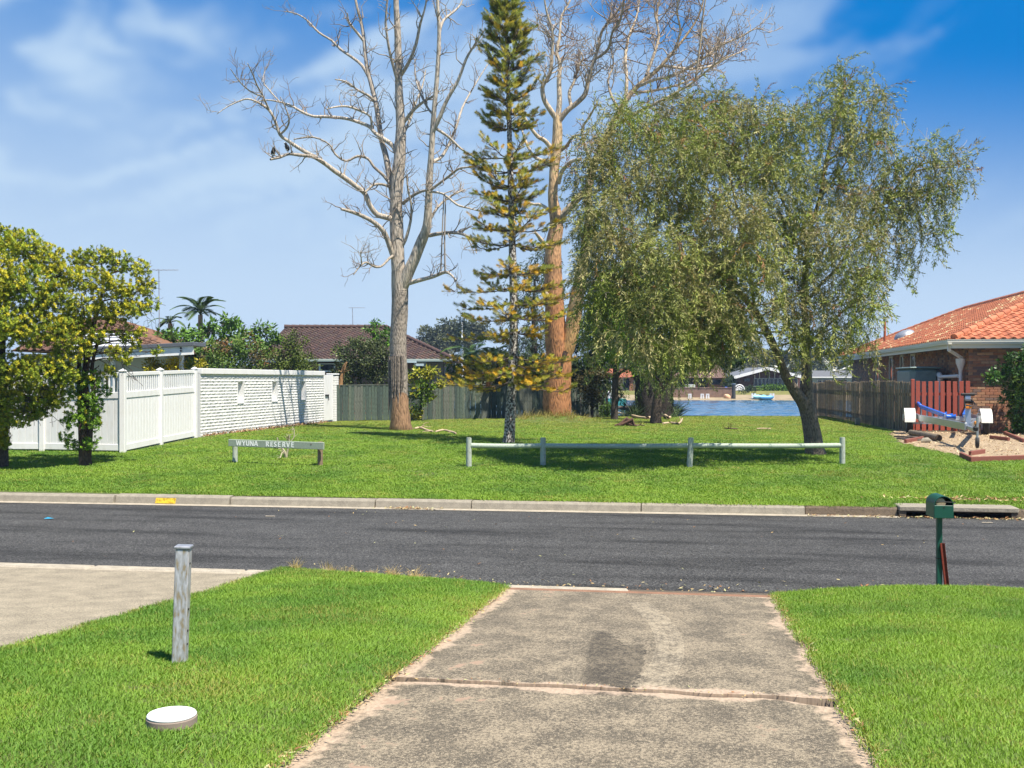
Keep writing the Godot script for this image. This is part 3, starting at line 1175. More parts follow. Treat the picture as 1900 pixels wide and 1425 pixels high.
	while v < hi.x:
		var u := lo.y
		while u < hi.y:
			if Geometry2D.is_point_in_polygon(Vector2(v + st * 0.5, u + st * 0.5), patch):
				gs.quad(on_ground(v, u, 0.012), on_ground(v + st, u, 0.012), on_ground(v + st, u + st, 0.012), on_ground(v, u + st, 0.012), Vector3.UP)
			u += st
		v += st
	setting("gravel_yard", gs, M.gravel, "bare tan gravel patch in front of the brick house")


# ---------- across the lake ----------
func make_far_shore() -> void:
	# land: beach, then a bank up to the gardens; lined up with the shore
	var nv := 40
	var s := Shape.new()
	var rows := [[117.0, -0.6], [118.6, 0.0], [121.0, 0.35], [124.0, 0.5], [124.2, 0.9], [150.0, 1.1], [260.0, 3.0], [500.0, 9.0]]
	var shore := func(d: float, x: float, y: float) -> Vector3:
		return Vector3(x * ca - d * sa, y, -(x * sa + d * ca))
	var bank := func(a: int, b: int) -> Shape:
		var t := Shape.new()
		for j in range(a, b):
			for i in nv:
				var x0 := lerpf(-300, 300, float(i) / nv)
				var x1 := lerpf(-300, 300, float(i + 1) / nv)
				t.quad(shore.call(rows[j][0], x0, rows[j][1]), shore.call(rows[j][0], x1, rows[j][1]), shore.call(rows[j + 1][0], x1, rows[j + 1][1]), shore.call(rows[j + 1][0], x0, rows[j + 1][1]), Vector3(0, 1, 0.2).normalized())
		return t
	setting("beach", bank.call(0, 3), M.sand, "strip of pale sand across the lake")
	setting("far_gardens", bank.call(3, 7), M.far_lawn, "dry lawns across the lake")
	# low retaining wall in front of the brown-roofed house
	var rw := thing("retaining_wall", "low brown stone wall along the water in front of the brown-roofed lake house", "wall", site(1300, 738, 120.5))
	var rs := Shape.new()
	rs.beam(site(1195, 732, 120.5), site(1362, 732, 120.5), 0.4, 1.5)
	put(rw, "stone_face", rs, M.retaining)
	var cp := Shape.new()
	cp.beam(site(1194, 719.5, 120.5), site(1363, 719.5, 120.5), 0.5, 0.1)
	put(rw, "coping", cp, M.retaining)

	var roof_t := mat(lin(0.42, 0.13, 0.06), 0.8, 0.0, M.fine, Vector3(0.5, 0.5, 0.5))
	var roof_b := mat(lin(0.19, 0.11, 0.09), 0.85, 0.0, M.fine, Vector3(0.5, 0.5, 0.5))
	var roof_g := mat(lin(0.16, 0.17, 0.19), 0.8, 0.0, M.fine, Vector3(0.5, 0.5, 0.5))
	var brick := mat(lin(0.33, 0.15, 0.085), 0.9, 0.0, M.fine, Vector3(0.8, 0.8, 0.8))
	var tan := mat(lin(0.50, 0.36, 0.22), 0.9)
	var pale_blue := mat(lin(0.33, 0.40, 0.45), 0.8)
	# box parts laid out in photograph columns and rows at a distance, d0 (front) to d1 (back)
	var blk := func(o: Node3D, nm: String, x0: float, y0: float, x1: float, y1: float, d0: float, d1: float, m: Material) -> MeshInstance3D:
		var t := Shape.new()
		var a := site(x0, y0, d0)
		var b := site(x1, y1, d0)
		var away := Vector3(-sa, 0, -ca) * (d1 - d0)
		var c := (a + b) * 0.5 + away * 0.5
		t.box(Transform3D(Basis(Vector3(ca, 0, -sa), Vector3.UP, Vector3(sa, 0, ca)), c), Vector3((Vector2(b.x, b.z) - Vector2(a.x, a.z)).length(), absf(a.y - b.y), absf(d1 - d0)))
		return put(o, nm, t, m)
	# roof: ridge between two points over an eave rectangle
	var hip := func(o: Node3D, x0: float, x1: float, ye: float, r0: float, r1: float, yr: float, d0: float, d1: float, m: Material) -> MeshInstance3D:
		var t := Shape.new()
		var a := site(x0, ye, d0)
		var b := site(x1, ye, d0)
		var away := Vector3(-sa, 0, -ca) * (d1 - d0)
		var c := b + away
		var e := a + away
		var md := (d0 + d1) * 0.5
		var p := site(r0, yr, md)
		var q := site(r1, yr, md)
		t.quad(a, b, q, p, Vector3(0, 1, 1).normalized())
		t.quad(e, c, q, p, Vector3(0, 1, -1).normalized())
		t.tri(a, e, p, Vector3(-1, 1, 0).normalized())
		t.tri(b, c, q, Vector3(1, 1, 0).normalized())
		t.quad(a, b, c, e, Vector3.DOWN)
		return put(o, "roof", t, m)
	var win := func(o: Node3D, x0: float, y0: float, x1: float, y1: float, d: float, fm: Material) -> void:
		var fr: MeshInstance3D = blk.call(o, "window", x0, y0, x1, y1, d - 0.08, d + 0.03, fm)
		var t := Shape.new()
		var a := site(x0 + 0.7, y0 + 0.7, d - 0.1)
		var b := site(x1 - 0.7, y1 - 0.7, d - 0.1)
		t.quad(a, Vector3(b.x, a.y, b.z), b, Vector3(a.x, b.y, a.z), Vector3(sa, 0, ca))
		for i in t.v.size():
			t.v[i] = o.transform.affine_inverse() * t.v[i]
		part(fr, "pane", t, M.glass)
	# orange-roofed house
	var o := thing("lake_house", "lake house with an orange tiled roof, left of the big dark trunk", "house", site(1150, 728, 128))
	blk.call(o, "wall", 1085, 699, 1222, 729, 128, 138, tan)
	hip.call(o, 1078, 1228, 700, 1105, 1200, 684, 127.3, 139, roof_t)
	win.call(o, 1156, 701, 1168, 724, 127.95, M.white)
	win.call(o, 1176, 702, 1192, 712, 127.95, M.white)
	win.call(o, 1120, 702, 1140, 715, 127.95, M.white)
	blk.call(o, "brick_pier", 1168, 701, 1175, 729, 127.6, 127.9, brick)
	# brown-roofed house
	o = thing("lake_house", "lake house of orange brick with a brown roof and deep porch", "house", site(1290, 727, 130))
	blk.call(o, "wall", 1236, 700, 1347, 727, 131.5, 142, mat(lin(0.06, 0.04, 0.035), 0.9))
	hip.call(o, 1226, 1352, 701, 1262, 1332, 676, 129.4, 143, roof_b)
	for q in [[1246, 1252], [1290, 1294], [1314, 1347]]:
		blk.call(o, "brick_pier", q[0], 701, q[1], 727, 130, 131.4, brick)
	win.call(o, 1321, 704, 1338, 714, 129.95, roof_b)
	blk.call(o, "pale_block", 1272, 713, 1290, 725, 129.2, 129.8, mat(lin(0.5, 0.52, 0.52), 0.8))  # pale grey block in front of the house wall
	blk.call(o, "chimney", 1320, 668, 1331, 682, 136, 137.2, roof_b)
	# the gabled house
	o = thing("lake_house", "gabled lake house with a wall of tall pale-framed windows", "house", site(1425, 722, 128))
	var gw := Shape.new()
	var face := PackedVector2Array()
	for q in [[1372, 721], [1484, 721], [1484, 699], [1425, 686.5], [1372, 700]]:
		var p := site(q[0], q[1], 128.0)
		face.append(Vector2((p - o.position).dot(Vector3(ca, 0, -sa)), p.y))
	gw.prism(Transform3D(Basis(Vector3(ca, 0, -sa), Vector3.UP, Vector3(-sa, 0, -ca)), Vector3(o.position.x, 0, o.position.z)), face, 9.0)
	put(o, "wall", gw, mat(lin(0.11, 0.055, 0.045), 0.9))
	var gr := Shape.new()
	for q in [[1362, 701, 1425, 684], [1488, 700, 1425, 684]]:
		var p := site(q[0], q[1], 126.8)
		var p2 := site(q[2], q[3], 126.8)
		gr.quad(p, p2, p2 + Vector3(-sa, 0, -ca) * 11.0, p + Vector3(-sa, 0, -ca) * 11.0, Vector3(0, 1, 0))
		gr.quad(p + Vector3.UP * 0.22, p2 + Vector3.UP * 0.22, p2 + Vector3.UP * 0.22 + Vector3(-sa, 0, -ca) * 11.0, p + Vector3.UP * 0.22 + Vector3(-sa, 0, -ca) * 11.0, Vector3(0, 1, 0))
	put(o, "roof", gr, roof_g)
	for q in [[1362, 701, 1425, 684], [1488, 700, 1425, 684]]:
		var bs := Shape.new()
		bs.beam(site(q[0], q[1] - 0.5, 126.75), site(q[2], q[3] - 0.5, 126.75), 0.12, 0.34)
		put(o, "barge_board", bs, M.white)
	for q in [[1399, 1406], [1407, 1413], [1414, 1420], [1421, 1427], [1428.5, 1435], [1436, 1443], [1444, 1450], [1452, 1461], [1471, 1480]]:
		win.call(o, q[0], 702, q[1], 716, 127.9, M.cream)
	for q in [1400, 1409, 1427, 1437, 1447]:
		blk.call(o, "mullion", q, 691 if q > 1405 and q < 1440 else 696, q + 1, 702, 127.85, 127.95, M.cream)
	win.call(o, 1381, 702, 1392, 708, 127.9, roof_g)
	blk.call(o, "porch_rail", 1398, 716.5, 1450, 718, 127.7, 127.8, M.cream)
	blk.call(o, "side_roof", 1354, 696.5, 1372, 698.5, 128, 135, M.white)
	# grey house on the right
	o = thing("lake_house", "low pale blue lake house with a long grey roof, behind the paling fence", "house", site(1540, 722, 129))
	blk.call(o, "wall", 1482, 700, 1590, 723, 129, 138, pale_blue)
	hip.call(o, 1478, 1594, 700, 1490, 1580, 687.5, 128.2, 139, roof_g)
	blk.call(o, "gutter", 1478, 699, 1594, 701, 128.0, 128.2, M.white)
	win.call(o, 1517, 705, 1542, 713, 128.95, M.white)
	win.call(o, 1550, 704, 1572, 713, 128.95, M.white)
	win.call(o, 1482, 705, 1492, 720, 128.95, M.white)
	for k in 2:
		blk.call(o, "mullion", 1525 + 8 * k, 705.5, 1526 + 8 * k, 712.5, 128.78, 128.86, M.white)
	# hedge, arch, post, jetty frames, kayak rack
	var hd := thing("hedge", "clipped green hedge in front of the gabled lake house", "hedge", site(1437, 728, 126.5))
	foliage(hd, "foliage", clumps([[1420, 723, 14, 7], [1440, 723, 16, 7], [1460, 724, 14, 7], [1445, 728, 25, 5]], 126.5, 0.6), M.leaf_ball_far, M.leaf, 26.0, 0.5, 0.9, "out", [lin(0.10, 0.20, 0.02), lin(0.13, 0.24, 0.03)], 0.3)
	var rb := thing("shrub", "dark spiky shrub by the water left of the hedge across the lake", "shrub", site(1385, 730, 124.5))
	foliage(rb, "foliage", clumps([[1378, 727, 10, 6], [1392, 726, 12, 8]], 124.5, 0.6), M.leaf_ball_far, M.leaf, 22.0, 0.4, 0.8, "out", [lin(0.04, 0.08, 0.025), lin(0.06, 0.1, 0.03)], 0.3)
	var rb2 := thing("shrub", "round dark bush between the brown-roofed and the gabled lake house", "shrub", site(1353, 727, 127))
	foliage(rb2, "foliage", clumps([[1353, 709, 9, 12]], 127, 0.8), M.leaf_ball_far, M.leaf, 26.0, 0.5, 0.9, "out", [lin(0.035, 0.06, 0.02), lin(0.05, 0.08, 0.03)], 0.3)
	var arch := thing("garden_arch", "white half-round lattice panel standing by the water across the lake", "lattice", site(1372, 724, 124.5))
	var ar := Shape.new()
	for rad in [9.0, 5.0]:
		var ring := []
		var rr := []
		for i in 13:
			var a := PI * i / 12
			ring.append(site(1372 + cos(a) * rad, 723 - sin(a) * rad, 124.4))
			rr.append(0.07)
		ar.tube(ring, rr, 5)
	for i in 6:
		var a := PI * (i + 0.5) / 6
		ar.beam(site(1372, 723, 124.4), site(1372 + cos(a) * 9, 723 - sin(a) * 9, 124.4), 0.08, 0.06)
	put(arch, "lattice", ar, M.white)
	var bk := Shape.new()
	bk.beam(site(1362.5, 723.5, 124.4), site(1381.5, 723.5, 124.4), 0.1, 0.12)
	put(arch, "bottom_rail", bk, M.white)
	var post := thing("mooring_post", "tall dark mooring post standing at the water across the lake", "post", site(1361.5, 742, 119.5))
	var pl := Shape.new()
	pl.tube([site(1361.5, 744, 119.5), site(1361.5, 713, 119.5)], [0.22, 0.2], 10)
	put(post, "pile", pl, mat(lin(0.05, 0.05, 0.05), 0.9))
	var pc := Shape.new()
	pc.tube([site(1361.5, 713, 119.5), site(1361.5, 711.5, 119.5)], [0.26, 0.26], 10)
	put(post, "cap", pc, M.steel)
	for k in 3:
		var x: float = [1280.0, 1303.0, 1313.0][k]
		var fm := thing("jetty_frame", ["white post frame at the lake wall, leftmost of three", "white post frame at the lake wall, middle of three", "white post frame at the lake wall, right of three"][k], "jetty", site(x, 741, 119.6), "white frames at the lake wall")
		var fs := Shape.new()
		fs.beam(site(x - 2, 742, 119.6), site(x - 2, 732, 119.6), 0.16, 0.16)
		fs.beam(site(x + 2, 742, 119.6), site(x + 2, 732, 119.6), 0.16, 0.16)
		put(fm, "post", fs, M.white)
		var ft := Shape.new()
		ft.beam(site(x - 3, 731.5, 119.6), site(x + 3, 731.5, 119.6), 0.2, 0.1)
		put(fm, "rail", ft, M.white)
	var ball := thing("float_ball", "blue round float by the retaining wall across the lake", "float", site(1347, 723, 121))
	var bs2 := Shape.new()
	bs2.lathe(Transform3D(Basis(), site(1347, 723, 121)), [Vector2(0, -0.34), Vector2(0.24, -0.24), Vector2(0.34, 0), Vector2(0.24, 0.24), Vector2(0, 0.34)], 12, true)
	put(ball, "float", bs2, M.blue_plastic)
	var slide := thing("dinghy", "orange and white dinghy pulled up at the lake wall", "boat", site(1350, 740, 119.8))
	var ds := Shape.new()
	ds.tube([site(1344, 733, 119.8), site(1348, 735.5, 119.8), site(1353, 738.5, 119.8), site(1356, 740.5, 119.8)], [0.12, 0.32, 0.34, 0.2], 8)
	put(slide, "hull", ds, mat(lin(0.7, 0.4, 0.22), 0.5))
	var dt := Shape.new()
	dt.beam(site(1346, 732.6, 119.7), site(1354, 736.9, 119.7), 0.3, 0.08)
	put(slide, "gunwale", dt, M.white)
	var kr := thing("kayak_rack", "white post rack at the water's edge across the lake", "rack", site(1418, 741, 119.3))
	for x in [1396.0, 1401.0, 1430.0, 1435.0]:
		var ks := Shape.new()
		ks.beam(site(x, 742, 119.3), site(x, 730, 119.3), 0.2, 0.2)
		put(kr, "post", ks, M.white)
	var kb := Shape.new()
	kb.beam(site(1395, 739, 119.2), site(1436, 739, 119.2), 0.12, 0.14)
	put(kr, "rail", kb, M.white)
	for k in 2:
		var cx: float = [1411.0, 1423.0][k]
		var ky := thing("kayak", ["pale blue kayak lying on the white rack, the left one", "light blue kayak lying on the white rack, the right one"][k], "kayak", site(cx, 736, 119.0 - k * 0.5), "kayaks on the white rack")
		var kl := Shape.new()
		var d := 119.0 - k * 0.5
		var line := smooth_line([site(cx - 14, 735.5 + k, d), site(cx - 7, 736.5 + k, d), site(cx + 7, 736.5 + k, d), site(cx + 13, 735 + k, d)], [0.04, 0.26, 0.26, 0.04], 4)
		kl.tube(line.p, line.r, 10)
		put(ky, "hull", kl, mat([lin(0.22, 0.52, 0.62), lin(0.12, 0.38, 0.62)][k], 0.4))
		var kc := Shape.new()
		kc.tube([site(cx - 2, 734 + k, d), site(cx + 3, 734 + k, d)], [0.16, 0.16], 8)
		put(ky, "cockpit", kc, M.black)
	# motor boat
	var bt := thing("motor_boat", "white motor boat with a teal hull moored behind the shrubs", "boat", site(1128, 755, 86))
	var hull := Shape.new()
	var prof := [[0.0, 0.0, 0.75], [1.5, 0.85, 0.7], [3.2, 1.05, 0.72], [5.2, 1.0, 0.9], [6.4, 0.55, 1.15], [7.0, 0.03, 1.3]]
	var fore := Vector3(-ca, 0, sa)
	var wide := Vector3(sa, 0, ca)
	var o0: Vector3 = site(1160, 705, 86)
	o0.y = 0.0
	for i in range(1, prof.size()):
		var a: Array = prof[i - 1] if i > 1 else [0.01, 0.85, 0.7]
		var b: Array = prof[i]
		for sd in [-1.0, 1.0]:
			var p0: Vector3 = o0 + fore * a[0] + wide * a[1] * sd + Vector3.UP * a[2]
			var p1: Vector3 = o0 + fore * b[0] + wide * b[1] * sd + Vector3.UP * b[2]
			var q0: Vector3 = o0 + fore * a[0] + wide * a[1] * 0.6 * sd + Vector3.UP * -0.15
			var q1: Vector3 = o0 + fore * b[0] + wide * b[1] * 0.5 * sd + Vector3.UP * -0.15
			hull.quad(p0, p1, q1, q0, (wide * sd + Vector3.DOWN * 0.2).normalized())
		hull.quad(o0 + fore * a[0] + wide * a[1] + Vector3.UP * a[2], o0 + fore * b[0] + wide * b[1] + Vector3.UP * b[2], o0 + fore * b[0] - wide * b[1] + Vector3.UP * b[2], o0 + fore * a[0] - wide * a[1] + Vector3.UP * a[2], Vector3.UP)
	hull.quad(o0 + wide * 0.85 + Vector3.UP * 0.7, o0 - wide * 0.85 + Vector3.UP * 0.7, o0 - wide * 0.5 + Vector3.UP * -0.15, o0 + wide * 0.5 + Vector3.UP * -0.15, -fore)
	put(bt, "hull", hull, mat(lin(0.10, 0.50, 0.46), 0.35))
	var cabin := Shape.new()
	var bb := Basis(fore, Vector3.UP, wide)
	cabin.box(Transform3D(bb, o0 + fore * 2.6 + Vector3.UP * 1.0), Vector3(3.4, 0.7, 1.7), 0.1)
	put(bt, "cabin", cabin, M.white)
	var top := Shape.new()
	top.box(Transform3D(bb, o0 + fore * 2.0 + Vector3.UP * 2.12), Vector3(2.3, 0.12, 1.75), 0.05)
	for q in [[1.0, 0.8], [1.0, -0.8], [2.9, 0.8], [2.9, -0.8]]:
		top.beam(o0 + fore * q[0] + wide * q[1] + Vector3.UP * 1.3, o0 + fore * q[0] + wide * q[1] + Vector3.UP * 2.1, 0.07, 0.07)
	put(bt, "canopy", top, M.white)
	var ws := Shape.new()
	ws.box(Transform3D(bb, o0 + fore * 2.3 + Vector3.UP * 1.62), Vector3(1.5, 0.55, 1.45), 0.1)
	put(bt, "windscreen", ws, M.glass)
	var jt := thing("floating_dock", "low grey floating dock beside the teal boat", "dock", site(1152, 757, 84))
	var js := Shape.new()
	js.beam(site(1132, 755.5, 84), site(1172, 755.5, 84), 1.6, 0.16, 0.03)
	put(jt, "deck", js, M.kerb_old)
	var jf := Shape.new()
	jf.tube([site(1134, 758, 84.0), site(1170, 758, 84.0)], [0.14, 0.14], 8)
	put(jt, "float", jf, M.black)

	# woods and hills beyond
	var wood := Node3D.new()
	wood.name = numbered("far_wood")
	add_child(wood)
	tag(wood, "wooded rise of grey-green trees far beyond the lake houses", "wood", "", "stuff")
	var far := []
	for i in 150:
		var x := rng.randf_range(520.0, 2150.0)
		var top_row := 668.0 + 10.0 * tone_noise.get_noise_1d(x * 0.012) * 2.0 + rng.randf_range(-6, 10)
		if x > 1380 and x < 1600:
			top_row -= 8.0
		far.append([x, top_row + 15.0, rng.randf_range(14, 26), 17.0, rng.randf_range(-60, 40)])
	for i in 90:
		far.append([rng.randf_range(400.0, 2150.0), 697.0, rng.randf_range(20, 34), 14.0, rng.randf_range(0, 50)])
	foliage(wood, "canopy", clumps(far, 215.0, 0.8), M.leaf_ball_far, M.leaf, 1.5, 1.8, 3.0, "out", [lin(0.07, 0.085, 0.04), lin(0.09, 0.10, 0.045), lin(0.055, 0.075, 0.035), lin(0.13, 0.12, 0.06)], 0.35)
	var grey_g := [lin(0.085, 0.10, 0.06), lin(0.07, 0.085, 0.05), lin(0.11, 0.12, 0.07)]
	var tall := [[[[810, 625, 42, 18], [790, 640, 22, 16], [835, 612, 30, 16], [860, 622, 30, 22], [845, 645, 40, 18], [885, 615, 26, 20]], "spreading grey-green gum tree beyond the brown-roofed house", 828.0], [[[1440, 664, 18, 9], [1465, 660, 14, 8], [1420, 676, 10, 7], [1475, 672, 18, 8]], "feathery gum tree above the gabled lake house", 1450.0], [[[1515, 655, 12, 9], [1535, 668, 16, 9], [1560, 660, 14, 8], [1585, 672, 16, 9]], "feathery gum tree above the grey-roofed lake house", 1545.0], [[[1345, 690, 26, 12], [1370, 683, 20, 9], [1320, 668, 18, 10]], "grey-green tree between the brown-roofed and gabled lake houses", 1348.0]]
	for q in tall:
		var d := 160.0
		var t := thing("gum_tree", q[1], "tree", site(q[2], 712, d), "trees beyond the lake")
		foliage(t, "crown", clumps(q[0], d, 0.8), M.leaf_ball_far, M.leaf, 5.0, 0.9, 1.8, "out", grey_g, 0.45)
		var ts := Shape.new()
		ts.tube([site(q[2], 714, d), site(q[2] + 2, 690, d), site(q[0][0][0], q[0][0][1], d)], [0.35, 0.3, 0.12], 7)
		tie(ts, [{"p": [site(q[2], 714, d), site(q[2] + 2, 690, d)], "r": [0.3, 0.2]}], clumps(q[0], d, 0.8), 0.15)
		put(t, "trunk", ts, M.twig)
	# the dark araucaria that stands beyond the roof
	var nf := thing("araucaria_tree", "distant dark conical pine top beyond the brown-roofed house", "tree", site(857, 700, 120))
	foliage(nf, "crown", clumps([[857, 592, 4, 8], [857, 605, 9, 7], [857, 620, 14, 9], [857, 638, 17, 10]], 120, 0.9), M.leaf_ball_far, M.leaf, 9.0, 0.5, 1.0, "out", [lin(0.03, 0.05, 0.03), lin(0.04, 0.06, 0.035)], 0.5)
	var nt := Shape.new()
	nt.tube([site(857, 705, 120), site(857, 588, 120)], [0.3, 0.04], 7)
	put(nf, "trunk", nt, M.twig)

# ---------- houses ----------
const TW := 0.29
const TR := 0.31

# one roof tile: an S-curved pan and roll, its butt end proud; x across, z up the slope, y out of the roof
func tile_shape(s: Shape, x: Transform3D, w: float, long: float, high: float) -> void:
	var seg := [[0.0, 0.004], [0.22, 0.0], [0.42, 0.25], [0.55, 0.75], [0.72, 1.0], [0.88, 0.75], [1.0, 0.12]]
	for i in seg.size() - 1:
		var a: Array = seg[i]
		var b: Array = seg[i + 1]
		var p0 := Vector3(a[0] * w, a[1] * high + 0.032, 0)
		var p1 := Vector3(b[0] * w, b[1] * high + 0.032, 0)
		var q0 := Vector3(a[0] * w, a[1] * high * 0.9 + 0.004, -long)
		var q1 := Vector3(b[0] * w, b[1] * high * 0.9 + 0.004, -long)
		var nn := Vector3(-(p1.y - p0.y), p1.x - p0.x, 0).normalized()
		s.quad(x * p0, x * p1, x * q1, x * q0, (x.basis * nn).normalized())
		s.quad(x * p0, x * p1, x * Vector3(p1.x, p1.y - 0.034, 0), x * Vector3(p0.x, p0.y - 0.034, 0), (x.basis * Vector3(0, 0, 1)).normalized())

# bricks of one wall face as a mesh; p is the lower left corner, ax runs along the wall, out points away from it
func brick_box(s: Shape, p: Vector3, ax: Vector3, out: Vector3, i: int, j: int, bl: float, bh: float, w: float) -> void:
	var x0 := i * (bl + 0.01) - (0.5 * (bl + 0.01) if j % 2 == 1 else 0.0)
	var c := p + ax * (x0 + bl * 0.5) + Vector3.UP * (j * (bh + 0.01) + bh * 0.5) + out * (rng.randf_range(0.0, 0.004))
	s.box(Transform3D(Basis(ax, Vector3.UP, out), c), Vector3(bl, bh, w), 0.004)

func make_brick_house() -> void:
	var wv := 8.64
	var wu := 34.75
	var far_u := 57.9
	var fl := 0.45
	var ev := 8.04
	var eu := 34.40
	var ey := 3.40
	var pitch := tan(deg_to_rad(22.5))
	var o := thing("brick_house", "orange-tiled brick house on the right beside the paling fence", "house", Vector3(wv, fl, -wu))
	# wall core, set back behind the bricks as mortar
	var core := Shape.new()
	core.slab(Vector3(wv + 0.02, -0.2, -wu - 0.02), Vector3(18.0, 3.38, -far_u))
	put(o, "wall", core, M.mortar)
	# front wall bricks, one by one where they show largest
	var shapes := []
	for k in 4:
		var s := Shape.new()
		s.box(Transform3D(Basis(), Vector3(0, 0, 0.0)), Vector3(0.23, 0.076, 0.06), 0.005)
		var m := s.mesh()
		shapes.append(m)
	var rest := Shape.new()
	var bricks := 0
	for j in 34:
		for i in 40:
			var x0 := i * 0.24 + (0.0 if j % 2 == 0 else -0.12)
			var wide := 0.23
			if x0 < 0.0:
				x0 = 0.0
				wide = 0.11
			var c := Vector3(wv + x0 + wide * 0.5, fl - 0.05 + j * 0.0865, -wu - 0.01 + rng.randf_range(-0.003, 0.004))
			if x0 < 2.05 and bricks < 290:
				bricks += 1
				part(o, "brick", shapes[j % 4] if wide > 0.2 else shapes[0], M.brick[rng.randi() % 5], Transform3D(Basis().scaled(Vector3(wide / 0.23, 1, 1)).rotated(Vector3(0, 0, 1), rng.randf_range(-0.01, 0.01)), c - o.position))
			else:
				rest.col = [lin(0.46, 0.235, 0.13), lin(0.37, 0.185, 0.11), lin(0.52, 0.305, 0.175), lin(0.23, 0.15, 0.12), lin(0.42, 0.185, 0.105)][rng.randi() % 5].srgb_to_linear()
				rest.box(Transform3D(Basis(), c), Vector3(wide, 0.076, 0.06), 0.0)
	# side wall bricks (seen edge-on), windows left open
	var wins := [[42.4, 43.2], [44.5, 45.2], [46.7, 47.5], [49.9, 50.7]]
	for j in 36:
		var u := wu + 0.06 - (0.12 if j % 2 == 1 else 0.0)
		while u < far_u - 0.2:
			var a := u
			u += 0.24
			var y := fl - 0.05 + j * 0.0865
			var skip := a < wu + 0.03
			for q in wins:
				if y > 1.92 and y < 3.22 and a + 0.2 > q[0] and a + 0.03 < q[1]:
					skip = true
			if skip:
				continue
			rest.col = [lin(0.46, 0.235, 0.13), lin(0.37, 0.185, 0.11), lin(0.52, 0.305, 0.175), lin(0.23, 0.15, 0.12), lin(0.42, 0.185, 0.105)][rng.randi() % 5].srgb_to_linear()
			rest.slab(Vector3(wv - 0.02 + rng.randf_range(0, 0.006), y - 0.038, -a - 0.23), Vector3(wv + 0.05, y + 0.038, -a))
	var rb := put(o, "brickwork", rest, M.brick_mix)
	rb.set_meta("kind", "stuff")
	for q in wins:
		var fr := Shape.new()
		var z0: float = -q[1]
		var z1: float = -q[0]
		fr.slab(Vector3(wv - 0.03, 1.95, z0), Vector3(wv + 0.03, 3.2, z0 + 0.08))
		fr.slab(Vector3(wv - 0.03, 1.95, z1 - 0.08), Vector3(wv + 0.03, 3.2, z1))
		fr.slab(Vector3(wv - 0.03, 3.12, z0 + 0.082), Vector3(wv + 0.03, 3.2, z1 - 0.082))
		fr.slab(Vector3(wv - 0.05, 1.95, z0 + 0.082), Vector3(wv + 0.03, 2.03, z1 - 0.082))
		var w := put(o, "window", fr, M.cream)
		var pn := Shape.new()
		pn.slab(Vector3(wv + 0.002, 2.03, z0 + 0.08), Vector3(wv + 0.012, 3.12, z1 - 0.08))
		for i in pn.v.size():
			pn.v[i] -= o.position
		part(w, "pane", pn, M.glass)
	# roof deck under the tiles, eaves boards, gutters
	var hw := 5.0
	var rv := ev + hw
	var ry := ey + hw * pitch
	var bu := far_u + 0.55
	var deck := Shape.new()
	var A := Vector3(ev, ey, -eu)
	var B := Vector3(ev + 2 * hw, ey, -eu)
	var C := Vector3(ev + 2 * hw, ey, -bu)
	var D := Vector3(ev, ey, -bu)
	var R0 := Vector3(rv, ry, -eu - hw)
	var R1 := Vector3(rv, ry, -bu + hw)
	deck.quad(A, D, R1, R0, Vector3(-pitch, 1, 0).normalized())
	deck.quad(B, C, R1, R0, Vector3(pitch, 1, 0).normalized())
	deck.tri(A, B, R0, Vector3(0, 1, pitch).normalized())
	deck.tri(D, C, R1, Vector3(0, 1, -pitch).normalized())
	put(o, "roof_deck", deck, M.tile[1])
	var soff := Shape.new()
	soff.quad(A + Vector3(0, -0.12, 0), B + Vector3(0, -0.12, 0), C + Vector3(0, -0.12, 0), D + Vector3(0, -0.12, 0), Vector3.DOWN)
	put(o, "soffit", soff, M.cream)
	# tiles of the front slope, singly
	var al := atan(pitch)
	var fb := Basis(Vector3.RIGHT, al)
	var variants := []
	for k in 2:
		var s := Shape.new()
		tile_shape(s, Transform3D(), TW, TR + 0.05, 0.055 + 0.006 * k)
		variants.append(s.mesh())
	var more := Shape.new()
	for r in 17:
		var t := r * TR * cos(al)
		var x := ev + t + 0.14
		var k := 0
		while x < ev + 2 * hw - t - 0.2:
			var p := Vector3(x, ey + t * pitch + 0.02, -eu - t)
			if x < 11.9:
				part(o, "roof_tile", variants[(k + r) % 2], M.tile[rng.randi() % 3], Transform3D(fb, p - o.position))
			else:
				more.col = Color(0.45, 0.145, 0.066) * rng.randf_range(0.78, 1.15)
				tile_shape(more, Transform3D(fb, p), TW, TR + 0.05, 0.055)
			x += TW
			k += 1
	# tiles of the side slope, seen almost edge-on
	var sb := Basis(Vector3(0, 0, -1), Vector3(0, 1, 0), Vector3(-1, 0, 0)).orthonormalized()
	sb = Basis(Vector3(0, 0, 1), Vector3.UP, Vector3(-1, 0, 0))
	sb = Basis(Vector3(0, 0, 1), al) * sb
	for r in 18:
		var t := r * TR * cos(al)
		var u := eu + t + 0.14
		while u < bu - t - 0.2:
			var p := Vector3(ev + t, ey + t * pitch + 0.02, -u - TW)
			var q := rng.randf()
			more.col = Color(0.46, 0.148, 0.066) * rng.randf_range(0.72, 1.18)
			if q > 0.93:
				more.col = Color(0.72, 0.56, 0.3)
			tile_shape(more, Transform3D(sb, p), TW, TR + 0.05, 0.06)
			u += TW
	var mt := put(o, "roof_tiling", more, M.tile_mix)
	mt.set_meta("kind", "stuff")
	# ridge and hip caps
	var cap := func(a: Vector3, b: Vector3) -> void:
		var n := int(a.distance_to(b) / 0.38)
		for i in n:
			var s := Shape.new()
			var p0 := a.lerp(b, float(i) / n)
			var p1 := a.lerp(b, (i + 1.0) / n + 0.01)
			s.tube([p0 + Vector3.UP * 0.025, p1 + Vector3.UP * 0.015], [0.125, 0.108], 10)
			put(o, "ridge_cap", s, M.tile[i % 3])
